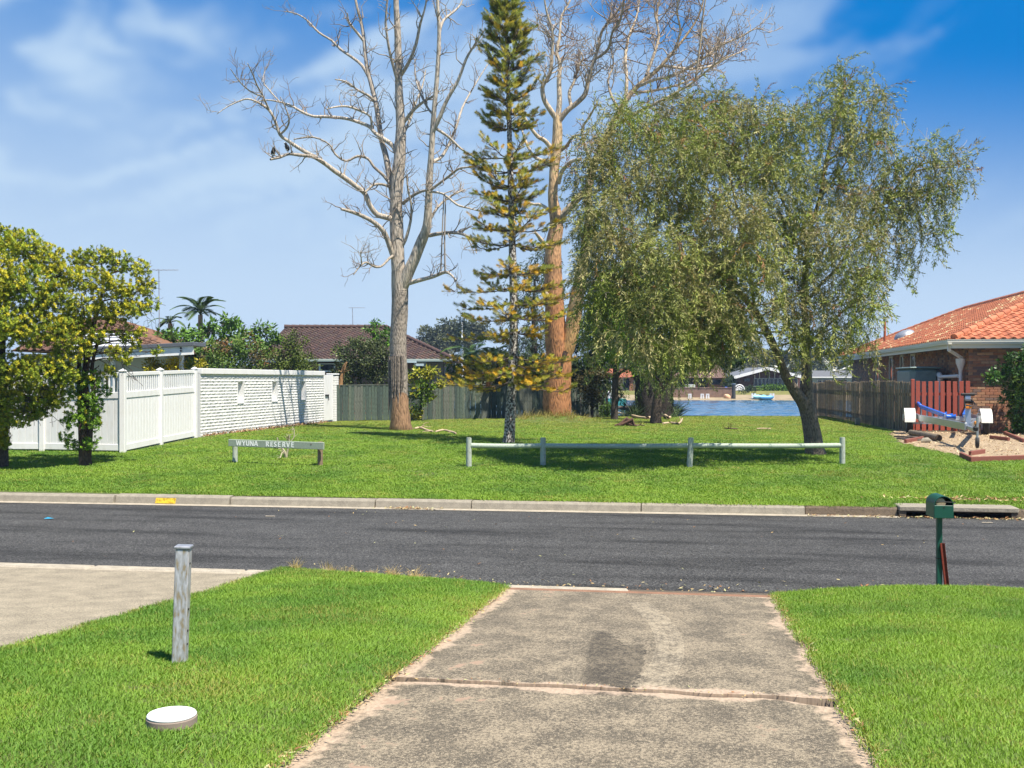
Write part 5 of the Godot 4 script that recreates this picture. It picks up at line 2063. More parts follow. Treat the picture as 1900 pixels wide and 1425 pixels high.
func make_back_fences() -> void:
	# green weathered board fence
	var a := Vector3(-13.45, 0.58, -40.1)
	var b := Vector3(-3.2, 0.60, -46.6)
	var o := thing("green_fence", "weathered dark green board fence behind the dead tree", "fence", a)
	var ax := Vector3(b.x - a.x, 0, b.z - a.z).normalized()
	var out := Vector3(-ax.z, 0, ax.x)
	if out.z < 0: out = -out
	var long := Vector2(b.x - a.x, b.z - a.z).length()
	var n := int(long / 0.115)
	var sh := Shape.new()
	sh.box(Transform3D(), Vector3(0.11, 1.4, 0.018), 0.004)
	var bm := sh.mesh()
	var greens := []
	for k in 5:
		var c: Color = [lin(0.085, 0.12, 0.095), lin(0.065, 0.095, 0.08), lin(0.11, 0.14, 0.105), lin(0.13, 0.145, 0.12), lin(0.05, 0.075, 0.065)][k]
		greens.append(mat(c, 0.9, 0.0, noise_tex(70 + k, 0.03, [[0.2, grey(0.45)], [0.6, grey(1.0)]], 4, 256), Vector3(7, 0.8, 7)))
	M.greens = greens
	for k in n:
		var t := (k + 0.5) / n * long
		var p := a + ax * t
		part(o, "board", bm, greens[(rng.randi() % 5) if rng.randf() < 0.5 else int(k / 3.0) % 5], Transform3D(Basis(ax, Vector3.UP, ax.cross(Vector3.UP)) * Basis(Vector3(0, 0, 1), rng.randf_range(-0.012, 0.012)), Vector3(p.x, ground(p.x, -p.z) + 0.70 + 0.02 * sin(t * 1.3) + rng.randf_range(-0.02, 0.02), p.z) + out * (0.015 if k % 2 == 0 else 0.0) - o.position))
	for y in [0.4, 1.1]:
		var s := Shape.new()
		s.beam(Vector3(a.x, a.y + y, a.z) - out * 0.04, Vector3(b.x, b.y + y, b.z) - out * 0.04, 0.04, 0.08)
		put(o, "rail", s, greens[4])
	var cap := Shape.new()
	cap.beam(Vector3(a.x, a.y + 1.42, a.z), Vector3(b.x, b.y + 1.42, b.z), 0.07, 0.025)
	put(o, "capping", cap, greens[3])
	# grey pickets by the shrubs near the water
	var g := thing("picket_fence", "short grey weathered picket fence by the shrubs at the lake end", "fence", site(1082, 775, 46.5))
	var m := mat(lin(0.30, 0.27, 0.24), 0.95, 0.0, M.fine, Vector3(6, 1, 6))
	var ps := Shape.new()
	ps.box(Transform3D(), Vector3(0.07, 1.0, 0.02), 0.004)
	var pm := ps.mesh()
	var p0 := site(1076, 775, 46.0)
	var p1 := site(1120, 775, 48.5)
	for k in 16:
		var p := p0.lerp(p1, k / 15.0)
		part(g, "picket", pm, m, Transform3D(Basis(Vector3(0, 0, 1), rng.randf_range(-0.04, 0.04)), Vector3(p.x, ground(p.x, -p.z) + 0.42 + rng.randf_range(-0.08, 0.08), p.z) - g.position))
	var rl := Shape.new()
	rl.beam(p0 + Vector3(0, 0.55, -0.03), p1 + Vector3(0, 0.55, -0.03), 0.03, 0.06)
	put(g, "rail", rl, m)
	# paling fence on the right, grey-brown, tops uneven
	var f := thing("paling_fence", "tall weathered grey-brown paling fence beside the brick house", "fence", on_ground(6.9, 34.6))
	var browns := []
	for k in 5:
		var c: Color = [lin(0.34, 0.26, 0.175), lin(0.28, 0.215, 0.15), lin(0.42, 0.33, 0.22), lin(0.22, 0.175, 0.13), lin(0.37, 0.285, 0.20)][k]
		browns.append(mat(c, 0.95, 0.0, noise_tex(80 + k, 0.03, [[0.2, grey(0.4)], [0.6, grey(1.0)]], 4, 256), Vector3(8, 0.7, 8), M.relief, 0.4))
	var bs := Shape.new()
	bs.box(Transform3D(), Vector3(0.02, 1.62, 0.10), 0.004)
	var bmesh := bs.mesh()
	var u := 34.7
	var k := 0
	while u < 52.2:
		var v := 6.88 - 0.05 * (u - 34.7)
		var lean := rng.randf_range(-0.02, 0.02)
		var gap := 0.0
		if rng.randf() < 0.05: gap = 0.03
		part(f, "paling", bmesh, browns[rng.randi() % 5], Transform3D(Basis(Vector3.RIGHT, lean), Vector3(v + (0.012 if k % 2 == 0 else -0.012), maxf(ground(v, u), 0.55) + 0.74 + 0.03 * sin(u * 0.7) + rng.randf_range(-0.03, 0.035), -u) - f.position))
		u += 0.104 + gap
		k += 1
	for y in [0.35, 1.2]:
		var s := Shape.new()
		s.beam(Vector3(6.93, 0.55 + y, -34.7), Vector3(6.06, 0.58 + y, -52.2), 0.04, 0.09)
		put(f, "rail", s, browns[3])
	for q in [36.5, 39.5, 42.5, 45.5, 48.5, 51.5]:
		var s := Shape.new()
		var pv: float = 6.98 - 0.05 * (q - 34.7)
		s.slab(Vector3(pv, 0.3, -q - 0.06), Vector3(pv + 0.12, 1.9, -q + 0.06), 0.01)
		put(f, "post", s, browns[3])

# ---------- trees ----------
func tint(s: Shape, a: Color) -> void:
	s.col = a.srgb_to_linear()

func make_dead_tree() -> void:
	var d := 34.4
	var foot := grounded(740, 798)
	d = dist(foot)
	var o := thing("dead_tree", "tall bare grey dead tree with bark stripped off its foot", "tree", foot)
	var lump := FastNoiseLite.new()
	lump.seed = 4
	lump.frequency = 2.2
	lump.fractal_octaves = 3
	var main := traced([[741, 803, 50], [741, 796, 42], [741, 780, 36], [740, 740, 34], [740, 690, 31], [739, 640, 29], [740, 600, 30], [742, 560, 31], [742, 530, 32], [739, 500, 26], [737, 460, 25], [736, 420, 25], [735, 380, 23], [738, 330, 24], [742, 290, 22], [744, 240, 19], [742, 200, 16], [740, 150, 14], [739, 100, 13], [738, 60, 12], [735, 0, 10], [733, -80, 7], [737, -160, 5], [735, -230, 2]], d)
	# bare brown wood low on the right side, grey bark above and on the left
	var bark := Shape.new()
	var cut := 0
	for i in main.p.size():
		if main.p[i].y > EYE + (705.0 - 545.0) / FOCAL * d:
			cut = i
			break
	tint(bark, lin(0.40, 0.345, 0.29))
	bark.tube(main.p.slice(6, cut + 1), main.r.slice(6, cut + 1), 18, true, lump, 0.16)
	put(o, "trunk", bark, M.bark_grey)
	var bare := Shape.new()
	var bp := []
	var br := []
	for i in 13:
		var p: Vector3 = main.p[i]
		bp.append(p + Vector3(0.035, 0, 0.05 if i > 3 else 0.0))
		br.append(main.r[i] * (1.0 if i < 10 else 0.85 - 0.13 * (i - 9)))
	tint(bare, lin(0.42, 0.25, 0.14))
	bare.tube(bp, br, 18, true, lump, 0.22)
	put(o, "bare_wood", bare, M.bark_bare)
	# splintered collar of bark
	var sp := Shape.new()
	tint(sp, lin(0.24, 0.20, 0.17))
	for k in 22:
		var a := rng.randf_range(PI * 0.65, PI * 1.75)
		var rad: float = main.r[10] * 1.05
		var top: Vector3 = main.p[12] + Vector3(cos(a), 0, -sin(a)) * rad
		sp.tube([top + Vector3.UP * 0.5, top + Vector3(0.01, -0.1, 0), top + Vector3(rng.randfn() * 0.02, -rng.randf_range(0.3, 1.3), 0.02)], [0.05, 0.05, 0.012], 5)
	put(o, "loose_bark", sp, M.bark_grey)
	var gray := lin(0.58, 0.50, 0.41)
	var upper := Shape.new()
	tint(upper, lin(0.54, 0.465, 0.385))
	upper.tube(main.p.slice(cut), main.r.slice(cut), 14, false, lump, 0.10)
	var L := [
		[[[742, 545, 24], [752, 518, 23], [768, 482, 21], [783, 445, 20], [792, 420, 17], [795, 380, 14], [797, 330, 13], [800, 290, 11], [803, 240, 10], [806, 200, 9], [812, 130, 8], [815, 60, 7], [812, 0, 6], [815, -80, 4], [818, -150, 2]], 1.4],
		[[[803, 245, 9], [815, 220, 8], [830, 185, 7], [850, 150, 6], [865, 110, 5], [880, 85, 4], [900, 55, 2]], 0.8],
		[[[814, 70, 6], [822, 40, 5], [845, 20, 4], [858, 0, 3], [870, -60, 2]], -0.8],
		[[[737, 412, 12], [724, 405, 11], [700, 398, 10], [686, 380, 9], [678, 360, 9], [660, 345, 9], [640, 330, 9], [622, 318, 9], [605, 305, 8], [585, 292, 8], [560, 278, 7], [535, 262, 6], [520, 250, 6], [511, 225, 5], [500, 205, 5], [482, 192, 4], [460, 184, 3], [440, 190, 2.4], [420, 200, 1.8], [403, 212, 1.2]], 1.8],
		[[[500, 205, 4], [488, 178, 3.4], [478, 160, 3], [470, 140, 2.4], [460, 118, 1.4]], 1.5],
		[[[488, 180, 3], [465, 170, 2.6], [445, 152, 2], [428, 128, 1.2]], 1.5],
		[[[590, 295, 7], [575, 290, 6], [555, 288, 6], [536, 286, 5], [520, 292, 5], [502, 296, 4]], 1.6],
		[[[520, 250, 4], [532, 238, 4], [537, 222, 3], [530, 200, 2.4], [520, 180, 1.6]], 0.6],
		[[[738, 292, 10], [730, 272, 9], [712, 258, 8], [697, 248, 7], [685, 235, 7], [662, 226, 6], [640, 220, 6], [605, 217, 6], [580, 216, 5], [557, 206, 5], [540, 196, 4], [520, 190, 3.4], [495, 186, 2.6], [470, 191, 1.6]], -1.2],
		[[[520, 190, 3], [502, 170, 2.6], [488, 150, 2], [495, 125, 1.4]], -1.5],
		[[[690, 238, 5], [687, 217, 4], [668, 206, 4], [645, 198, 4], [622, 199, 3], [607, 203, 2]], 0.9],
		[[[735, 395, 13], [724, 335, 12], [716, 290, 11], [708, 260, 10], [702, 220, 10], [697, 190, 9], [690, 160, 9], [682, 130, 8], [678, 100, 7], [675, 70, 7], [670, 40, 6], [660, 0, 5], [652, -70, 3]], -1.6],
		[[[688, 150, 7], [672, 122, 6], [652, 106, 5], [632, 92, 5], [616, 76, 4], [592, 61, 4], [572, 40, 3], [552, 27, 2.4], [530, 22, 1.6]], -1.2],
		[[[676, 78, 5], [662, 60, 5], [648, 42, 4], [645, 25, 2]], 0.5],
		[[[697, 190, 6], [684, 178, 5], [665, 168, 4], [642, 152, 3], [622, 148, 2]], 1.0],
		[[[737, 492, 12], [728, 470, 11], [718, 442, 10], [708, 425, 9], [690, 410, 8], [668, 399, 7], [648, 392, 6], [633, 388, 5]], 1.0],
		[[[730, 474, 6], [722, 480, 5], [708, 494, 4], [695, 495, 4], [680, 487, 4], [668, 494, 3], [656, 510, 2]], 1.4],
		[[[671, 488, 3], [670, 478, 2], [669, 467, 1.4]], 1.4],
		[[[730, 350, 7], [712, 326, 6], [694, 310, 5], [683, 295, 5], [664, 290, 5], [642, 299, 4], [622, 286, 4], [611, 268, 3], [582, 255, 3], [545, 259, 2]], 0.4],
		[[[728, 348, 6], [708, 342, 5], [692, 344, 5], [678, 356, 4], [668, 353, 2]], 1.0],
		[[[748, 378, 7], [762, 366, 6], [780, 356, 5], [797, 352, 4]], 0.9],
		[[[800, 352, 6], [816, 340, 5], [836, 325, 5], [852, 313, 4], [872, 310, 3], [890, 304, 2]], 1.2],
		[[[797, 437, 8], [820, 433, 7], [848, 432, 6], [866, 438, 5], [880, 450, 3], [884, 470, 2]], 1.4],
		[[[797, 356, 5], [822, 360, 4], [848, 380, 4], [868, 386, 3], [890, 392, 2]], 0.4],
		[[[749, 228, 7], [766, 206, 6], [785, 190, 5], [802, 180, 4], [815, 170, 2]], 0.9],
		[[[748, 250, 6], [760, 225, 5], [772, 190, 4], [784, 160, 3], [790, 130, 2]], -0.9],
		[[[808, 238, 6], [833, 255, 5], [855, 276, 4], [880, 292, 3], [900, 305, 2]], -0.8],
		[[[752, 527, 10], [775, 521, 8], [805, 513, 7], [826, 505, 6], [838, 511, 4], [848, 522, 2]], 1.0],
		[[[744, 140, 8], [754, 125, 7], [764, 105, 6], [773, 80, 6], [780, 45, 5], [790, 10, 3], [795, -40, 2]], 0.9],
		[[[803, 300, 7], [822, 288, 6], [845, 240, 5], [858, 200, 4], [880, 160, 3], [905, 120, 2]], -1.6],
		[[[797, 410, 6], [812, 385, 5], [835, 365, 4], [862, 352, 3]], -1.0],
		[[[741, 160, 7], [732, 130, 6], [722, 90, 5], [716, 40, 4], [720, -20, 3], [712, -80, 2]], 1.3],
		[[[741, 462, 8], [752, 446, 6], [762, 410, 5], [763, 380, 4], [757, 350, 4], [755, 325, 2]], 0.6],
		[[[806, 215, 5], [790, 195, 4], [772, 150, 3], [770, 110, 2]], -1.0],
	]
	var limbs := [main]
	var tw := Shape.new()
	for q in L:
		var l := rooted(q[0], limbs, q[1])
		tint(upper, gray * rng.randf_range(0.88, 1.08))
		upper.tube(l.p, l.r, 9, true, lump, 0.08)
		limbs.append(l)
		tint(tw, [lin(0.22, 0.18, 0.15), lin(0.32, 0.27, 0.22)][rng.randi() % 2])
		var span: float = (l.p[0] as Vector3).distance_to(l.p[l.p.size() - 1])
		twigs(tw, l, 4 + int(span * 2.3), 0.75, 1, 0.25, 0.45, 0.3, 0.005)
	twigs(tw, {"p": main.p.slice(cut + 6), "r": main.r.slice(cut + 6)}, 28, 1.0, 1, 0.1, 0.5, 0.28, 0.006)
	put(o, "limbs", upper, M.bark_bare)
	put(o, "twigs", tw, M.twig)
	# broken limbs hung up in the fork
	for k in 2:
		var h := thing("hanging_branch", ["long dead branch hanging straight down from the dead tree's right limb, left of two", "long dead branch hanging straight down from the dead tree's right limb, right of two"][k], "branch", site(824, 500, d - 0.9), "hung-up dead branches")
		var s := Shape.new()
		tint(s, lin(0.3, 0.26, 0.22))
		var l := traced([[[824, 362, 2], [822, 400, 2.4], [820, 450, 2.6], [818, 503, 3]], [[827, 364, 2], [826, 400, 2.6], [825, 450, 3], [826, 505, 3.4]]][k], d - 0.9)
		s.tube(l.p, l.r, 6)
		twigs(s, l, 6, 0.4, 0, 0.1, -0.3)
		put(h, "stick", s, M.twig)
	# two magpies on the long left limb
	for k in 2:
		var px: float = [504.0, 534.0][k]
		var py: float = [294.0, 283.5][k]
		var q: Dictionary = limbs[7]
		var base: Vector3 = q.p[q.p.size() - 2] if k == 0 else q.p[9]
		var b := thing("magpie", ["black and white bird on the tip of the dead tree's left limb", "black and white bird perched further in on the dead tree's left limb"][k], "bird", base + Vector3(0, 0.05, 0), "birds on the dead tree", [0.5, -0.6][k])
		var body := Shape.new()
		body.lathe(Transform3D(Basis(Vector3(1, 0, 0), 0.5), Vector3(0, 0.04, 0.0)), [Vector2(0, 0), Vector2(0.05, 0.03), Vector2(0.07, 0.09), Vector2(0.062, 0.15), Vector2(0.04, 0.20), Vector2(0.042, 0.225), Vector2(0.03, 0.26), Vector2(0, 0.275)], 12, true)
		part(b, "body", body, M.black)
		var ch := Shape.new()
		ch.lathe(Transform3D(Basis(Vector3(1, 0, 0), 0.5), Vector3(0.0, 0.045, 0.022)), [Vector2(0, 0), Vector2(0.045, 0.03), Vector2(0.052, 0.06), Vector2(0.03, 0.09), Vector2(0, 0.1)], 10, true)
		part(b, "belly_patch", ch, M.white)
		var bk := Shape.new()
		bk.lathe(Transform3D(Basis(Vector3(1, 0, 0), 1.5), Vector3(0, 0.262, 0.14)), [Vector2(0.014, 0), Vector2(0.0, 0.055)], 8)
		part(b, "beak", bk, M.steel)
		var tl := Shape.new()
		tl.box(Transform3D(Basis(Vector3(1, 0, 0), 0.75), Vector3(0, 0.01, -0.09)), Vector3(0.05, 0.014, 0.17), 0.004)
		part(b, "tail", tl, M.black)
		for s in [-1, 1]:
			var lg := Shape.new()
			lg.tube([Vector3(0.022 * s, 0.075, 0.03), Vector3(0.022 * s, 0.0, 0.025)], [0.007, 0.006], 6)
			part(b, "leg", lg, M.black)

func make_stripped_tree() -> void:
	var foot := on_ground(-4.83, 41.76)
	var d := dist(foot)
	var o := thing("stripped_tree", "massive leafless tree with smooth red-brown stripped trunk", "tree", foot)
	var lump := FastNoiseLite.new()
	lump.seed = 8
	lump.frequency = 1.3
	lump.fractal_octaves = 3
	var main := traced([[1033, 780, 58], [1033, 768, 52], [1033, 745, 48], [1034, 715, 46], [1036, 685, 45], [1037, 660, 45], [1033, 630, 40], [1030, 600, 36], [1028, 560, 31], [1027, 520, 31], [1027, 480, 30], [1029, 445, 27], [1032, 410, 23], [1026, 370, 19], [1027, 340, 17], [1029, 310, 18], [1033, 270, 18], [1034, 240, 17], [1033, 215, 12]], d)
	var fork := traced([[1046, 662, 30], [1056, 635, 28], [1063, 600, 27], [1068, 570, 27], [1073, 540, 24], [1080, 500, 20], [1085, 470, 17], [1088, 440, 15], [1093, 400, 15], [1090, 360, 14], [1100, 315, 14], [1112, 280, 13], [1128, 245, 11], [1150, 205, 10], [1172, 172, 9], [1195, 150, 8], [1222, 128, 7], [1250, 95, 5], [1278, 60, 4], [1300, 20, 3], [1310, -30, 2]], d, 1.6)
	var red := lin(0.50, 0.225, 0.095)
	var cream := lin(0.72, 0.52, 0.30)
	var s := Shape.new()
	var cols := []
	for i in main.p.size():
		var row: float = 705.0 - (main.p[i].y - EYE) * FOCAL / d
		var t := clampf((row - 250.0) / 330.0, 0.0, 1.0)
		cols.append(cream.srgb_to_linear().lerp(red.srgb_to_linear(), t) * (1.0 + 0.3 * lump.get_noise_1d(i * 0.7)))
	s.tube(main.p, main.r, 28, true, lump, 0.28, cols)
	put(o, "trunk", s, M.bark_bare)
	s = Shape.new()
	cols = []
	for i in fork.p.size():
		cols.append(lin(0.66, 0.36, 0.13).srgb_to_linear().lerp(cream.srgb_to_linear(), clampf(i / 18.0, 0.0, 1.0)))
	s.tube(fork.p, fork.r, 14, true, lump, 0.12, cols)
	put(o, "second_trunk", s, M.bark_bare)
	var hollow := Shape.new()
	tint(hollow, lin(0.10, 0.06, 0.04))
	var fl := []
	for q in [[1050, 652], [1043, 672], [1041, 700]]:
		fl.append(site(q[0], q[1], d - 0.47))
	hollow.tube(fl, [0.10, 0.07, 0.01], 8)
	put(o, "bark_fold", hollow, M.bark_bare)
	var L := [
		[[[1033, 222, 11], [1020, 203, 10], [1009, 184, 9], [1007, 160, 8], [1020, 138, 7], [1024, 100, 6], [1025, 60, 5], [1016, 30, 4], [1010, 0, 3], [1004, -60, 2]], 1.0],
		[[[1034, 225, 11], [1038, 190, 10], [1037, 150, 9], [1039, 120, 7], [1033, 98, 6], [1038, 70, 5], [1042, 30, 4], [1058, 0, 3], [1062, -50, 2]], -0.8],
		[[[1036, 226, 11], [1052, 206, 10], [1072, 190, 9], [1086, 174, 9], [1091, 150, 8], [1098, 125, 7], [1108, 95, 6], [1116, 60, 5], [1130, 40, 5], [1146, 20, 4], [1162, -10, 3], [1175, -60, 2]], 0.8],
		[[[1060, 198, 7], [1056, 172, 6], [1066, 150, 5], [1073, 122, 5], [1082, 108, 3], [1072, 90, 2]], -1.0],
		[[[1030, 285, 9], [1012, 262, 8], [998, 254, 7], [985, 238, 6], [970, 215, 5], [955, 205, 3]], 0.8],
		[[[1028, 312, 8], [1010, 300, 7], [990, 290, 6], [975, 262, 5], [968, 240, 3]], -1.0],
		[[[1035, 408, 14], [1054, 388, 13], [1070, 372, 12], [1088, 352, 11]], 0.2],
		[[[1036, 340, 9], [1043, 318, 8], [1060, 300, 7], [1078, 296, 6]], 1.2],
		[[[1073, 533, 10], [1090, 527, 9], [1118, 523, 7], [1140, 522, 6], [1156, 525, 5]], 1.0],
		[[[1180, 162, 7], [1215, 148, 6], [1250, 140, 6], [1300, 112, 5], [1340, 84, 4], [1372, 70, 3], [1398, 55, 2]], 1.4],
		[[[1160, 190, 7], [1163, 150, 6], [1160, 110, 6], [1166, 70, 5], [1180, 35, 4], [1186, 0, 3], [1190, -60, 2]], -1.6],
		[[[1230, 122, 6], [1270, 128, 5], [1310, 126, 4], [1345, 110, 3], [1385, 92, 2]], -1.2],
		[[[1105, 110, 5], [1128, 92, 5], [1136, 60, 4], [1150, 40, 4], [1158, 0, 3]], 1.6],
		[[[1195, 150, 6], [1210, 110, 6], [1222, 70, 5], [1218, 30, 4], [1228, -20, 3]], -0.8],
		[[[1250, 96, 5], [1262, 60, 4], [1256, 20, 3], [1264, -30, 2]], 1.5],
		[[[1128, 245, 8], [1160, 222, 7], [1200, 200, 6], [1240, 180, 5], [1290, 150, 4], [1325, 120, 3], [1350, 105, 2]], 2.0],
		[[[1100, 310, 7], [1085, 270, 6], [1080, 240, 5], [1095, 215, 4], [1108, 190, 3]], 1.6],
		[[[1172, 172, 6], [1205, 170, 5], [1250, 160, 4], [1300, 140, 3], [1360, 100, 2]], -1.8],
		[[[1290, 150, 5], [1294, 120, 4], [1300, 70, 4], [1304, 30, 3], [1312, -20, 2]], 0.6],
		[[[1150, 205, 6], [1135, 180, 5], [1128, 150, 4], [1138, 120, 3], [1132, 90, 2]], -1.4],
		[[[1028, 470, 9], [1010, 452, 8], [1000, 440, 7], [992, 430, 4]], 0.7],
		[[[1024, 395, 7], [1004, 380, 6], [985, 378, 5], [962, 360, 3]], -0.8],
		[[[1022, 562, 16], [1012, 546, 12], [1003, 538, 5]], 0.5],
		[[[1040, 280, 7], [1052, 270, 6], [1062, 255, 5], [1075, 250, 3]], 0.9],
	]
	var up := Shape.new()
	var tw := Shape.new()
	var limbs := [main, fork]
	for q in L:
		var l := rooted(q[0], limbs, q[1])
		tint(up, lin(0.68, 0.55, 0.40) * rng.randf_range(0.85, 1.1))
		up.tube(l.p, l.r, 9, true, lump, 0.10)
		limbs.append(l)
		tint(tw, [lin(0.24, 0.18, 0.14), lin(0.40, 0.32, 0.24), lin(0.50, 0.41, 0.31)][rng.randi() % 2])
		var span: float = (l.p[0] as Vector3).distance_to(l.p[l.p.size() - 1])
		var high: bool = q[0][0][1] < 260
		twigs(tw, l, int(span * (3.6 if high else 1.2)) + 2, 1.2 if high else 0.5, 2 if high else 1, 0.3, 0.55, 0.30, 0.0095)
	twigs(tw, {"p": fork.p.slice(40), "r": fork.r.slice(40)}, 18, 1.2, 2, 0.0, 0.5, 0.3, 0.0095)
	put(o, "limbs", up, M.bark_bare)
	put(o, "twigs", tw, M.twig)

func make_pine() -> void:
	var foot := grounded(944, 822)
	var d := dist(foot)
	var o := thing("hoop_pine", "slender conical pine with whorls of green and golden tufts", "tree", foot)
	var main := traced([[942, 826, 26], [944, 818, 23], [946, 790, 20], [949, 740, 18], [951, 690, 17], [953, 640, 16], [953, 560, 15], [951, 480, 14], [949, 400, 12], [947, 320, 11], [945, 240, 9], [943, 160, 8], [941, 80, 6], [939, 20, 4], [938, -22, 2]], d)
	var s := Shape.new()
	tint(s, Color.WHITE)
	var lump := FastNoiseLite.new()
	lump.frequency = 3.0
	s.tube(main.p, main.r, 14, true, lump, 0.10)
	put(o, "trunk", s, M.bark_pine)
	var b := Shape.new()
	tint(b, lin(0.11, 0.085, 0.07))
	var xs := []
	var cs := []
	var top: Vector3 = main.p[main.p.size() - 1]
	var n := 27
	for w in n:
		var t := float(w) / (n - 1)
		var k := clampi(int(lerpf(11.0, main.p.size() - 2.0, pow(t, 0.94))), 0, main.p.size() - 1)
		var c: Vector3 = main.p[k]
		var row: float = 705.0 - (c.y - EYE) * FOCAL / d
		var reach := lerpf(1.5, 0.42, clampf((620.0 - row) / 640.0, 0.0, 1.0)) * rng.randf_range(0.72, 1.12)
		if row < 90: reach = lerpf(0.06, 0.55, clampf((row + 25) / 115.0, 0, 1))
		var m := 5 if row > 160 else 6
		var a0 := rng.randf() * TAU
		for j in m:
			var a := a0 + TAU * j / m + rng.randf_range(-0.25, 0.25)
			var long := reach * rng.randf_range(0.7, 1.15)
			if rng.randf() < 0.16: long *= 0.45
			var dir := Vector3(cos(a), 0, sin(a))
			var rise := lerpf(-0.12, 0.6, clampf((650.0 - row) / 700.0, 0.0, 1.0))
			var p := [c]
			var r := [0.022]
			var q := c
			var dd := (dir + Vector3.UP * (rise - 0.25)).normalized()
			var seg := 6
			for i in seg:
				q = q + dd * long / seg
				dd = (dd + Vector3.UP * 0.09 + Vector3(rng.randfn(), rng.randfn(), rng.randfn()) * 0.06).normalized()
				p.append(q)
				r.append(lerpf(0.02, 0.007, (i + 1.0) / seg))
			b.tube(p, r, 5, false)
			var golden := clampf((row + 60.0) / 800.0, 0.1, 0.72)
			for i in range(1, seg + 1):
				var kids := (1 + rng.randi() % 2) if i < 3 else 5
				if i == seg: kids = 5
				for h in kids:
					var out: Vector3 = (p[i] - p[i - 1]).normalized()
					var side := Vector3(-out.z, 0, out.x).normalized() * (1.0 if (i + h) % 2 == 0 else -1.0)
					var g := (out * (0.9 if i < seg else 1.6) + side * rng.randf_range(0.2, 1.3) + Vector3.UP * rng.randf_range(-0.1, 0.9)).normalized()
					var st: Vector3 = p[i] + g * 0.02
					var sc := rng.randf_range(0.45, 0.85)
					# small twig, tuft at its end, another along it
					var x := g.cross(Vector3(0.3, 0.1, 0.9)).normalized()
					var tip: Vector3 = st + g * rng.randf_range(0.03, 0.26)
					b.tube([st, tip], [0.007, 0.005], 4, false)
					xs.append(Transform3D(Basis(x, g, x.cross(g)).scaled(Vector3(sc, sc, sc)), tip - foot))
					var col := Color(0.22, 0.255, 0.032) if rng.randf() < 0.5 else Color(0.35, 0.335, 0.04)
					if rng.randf() < golden * 0.8:
						col = Color(0.58, 0.36, 0.025) if rng.randf() < 0.45 else Color(0.44, 0.35, 0.035)
					cs.append(col * rng.randf_range(0.8, 1.25))
	put(o, "branches", b, M.twig)
	swarm(o, "foliage", M.tuft, M.needle, xs, cs)

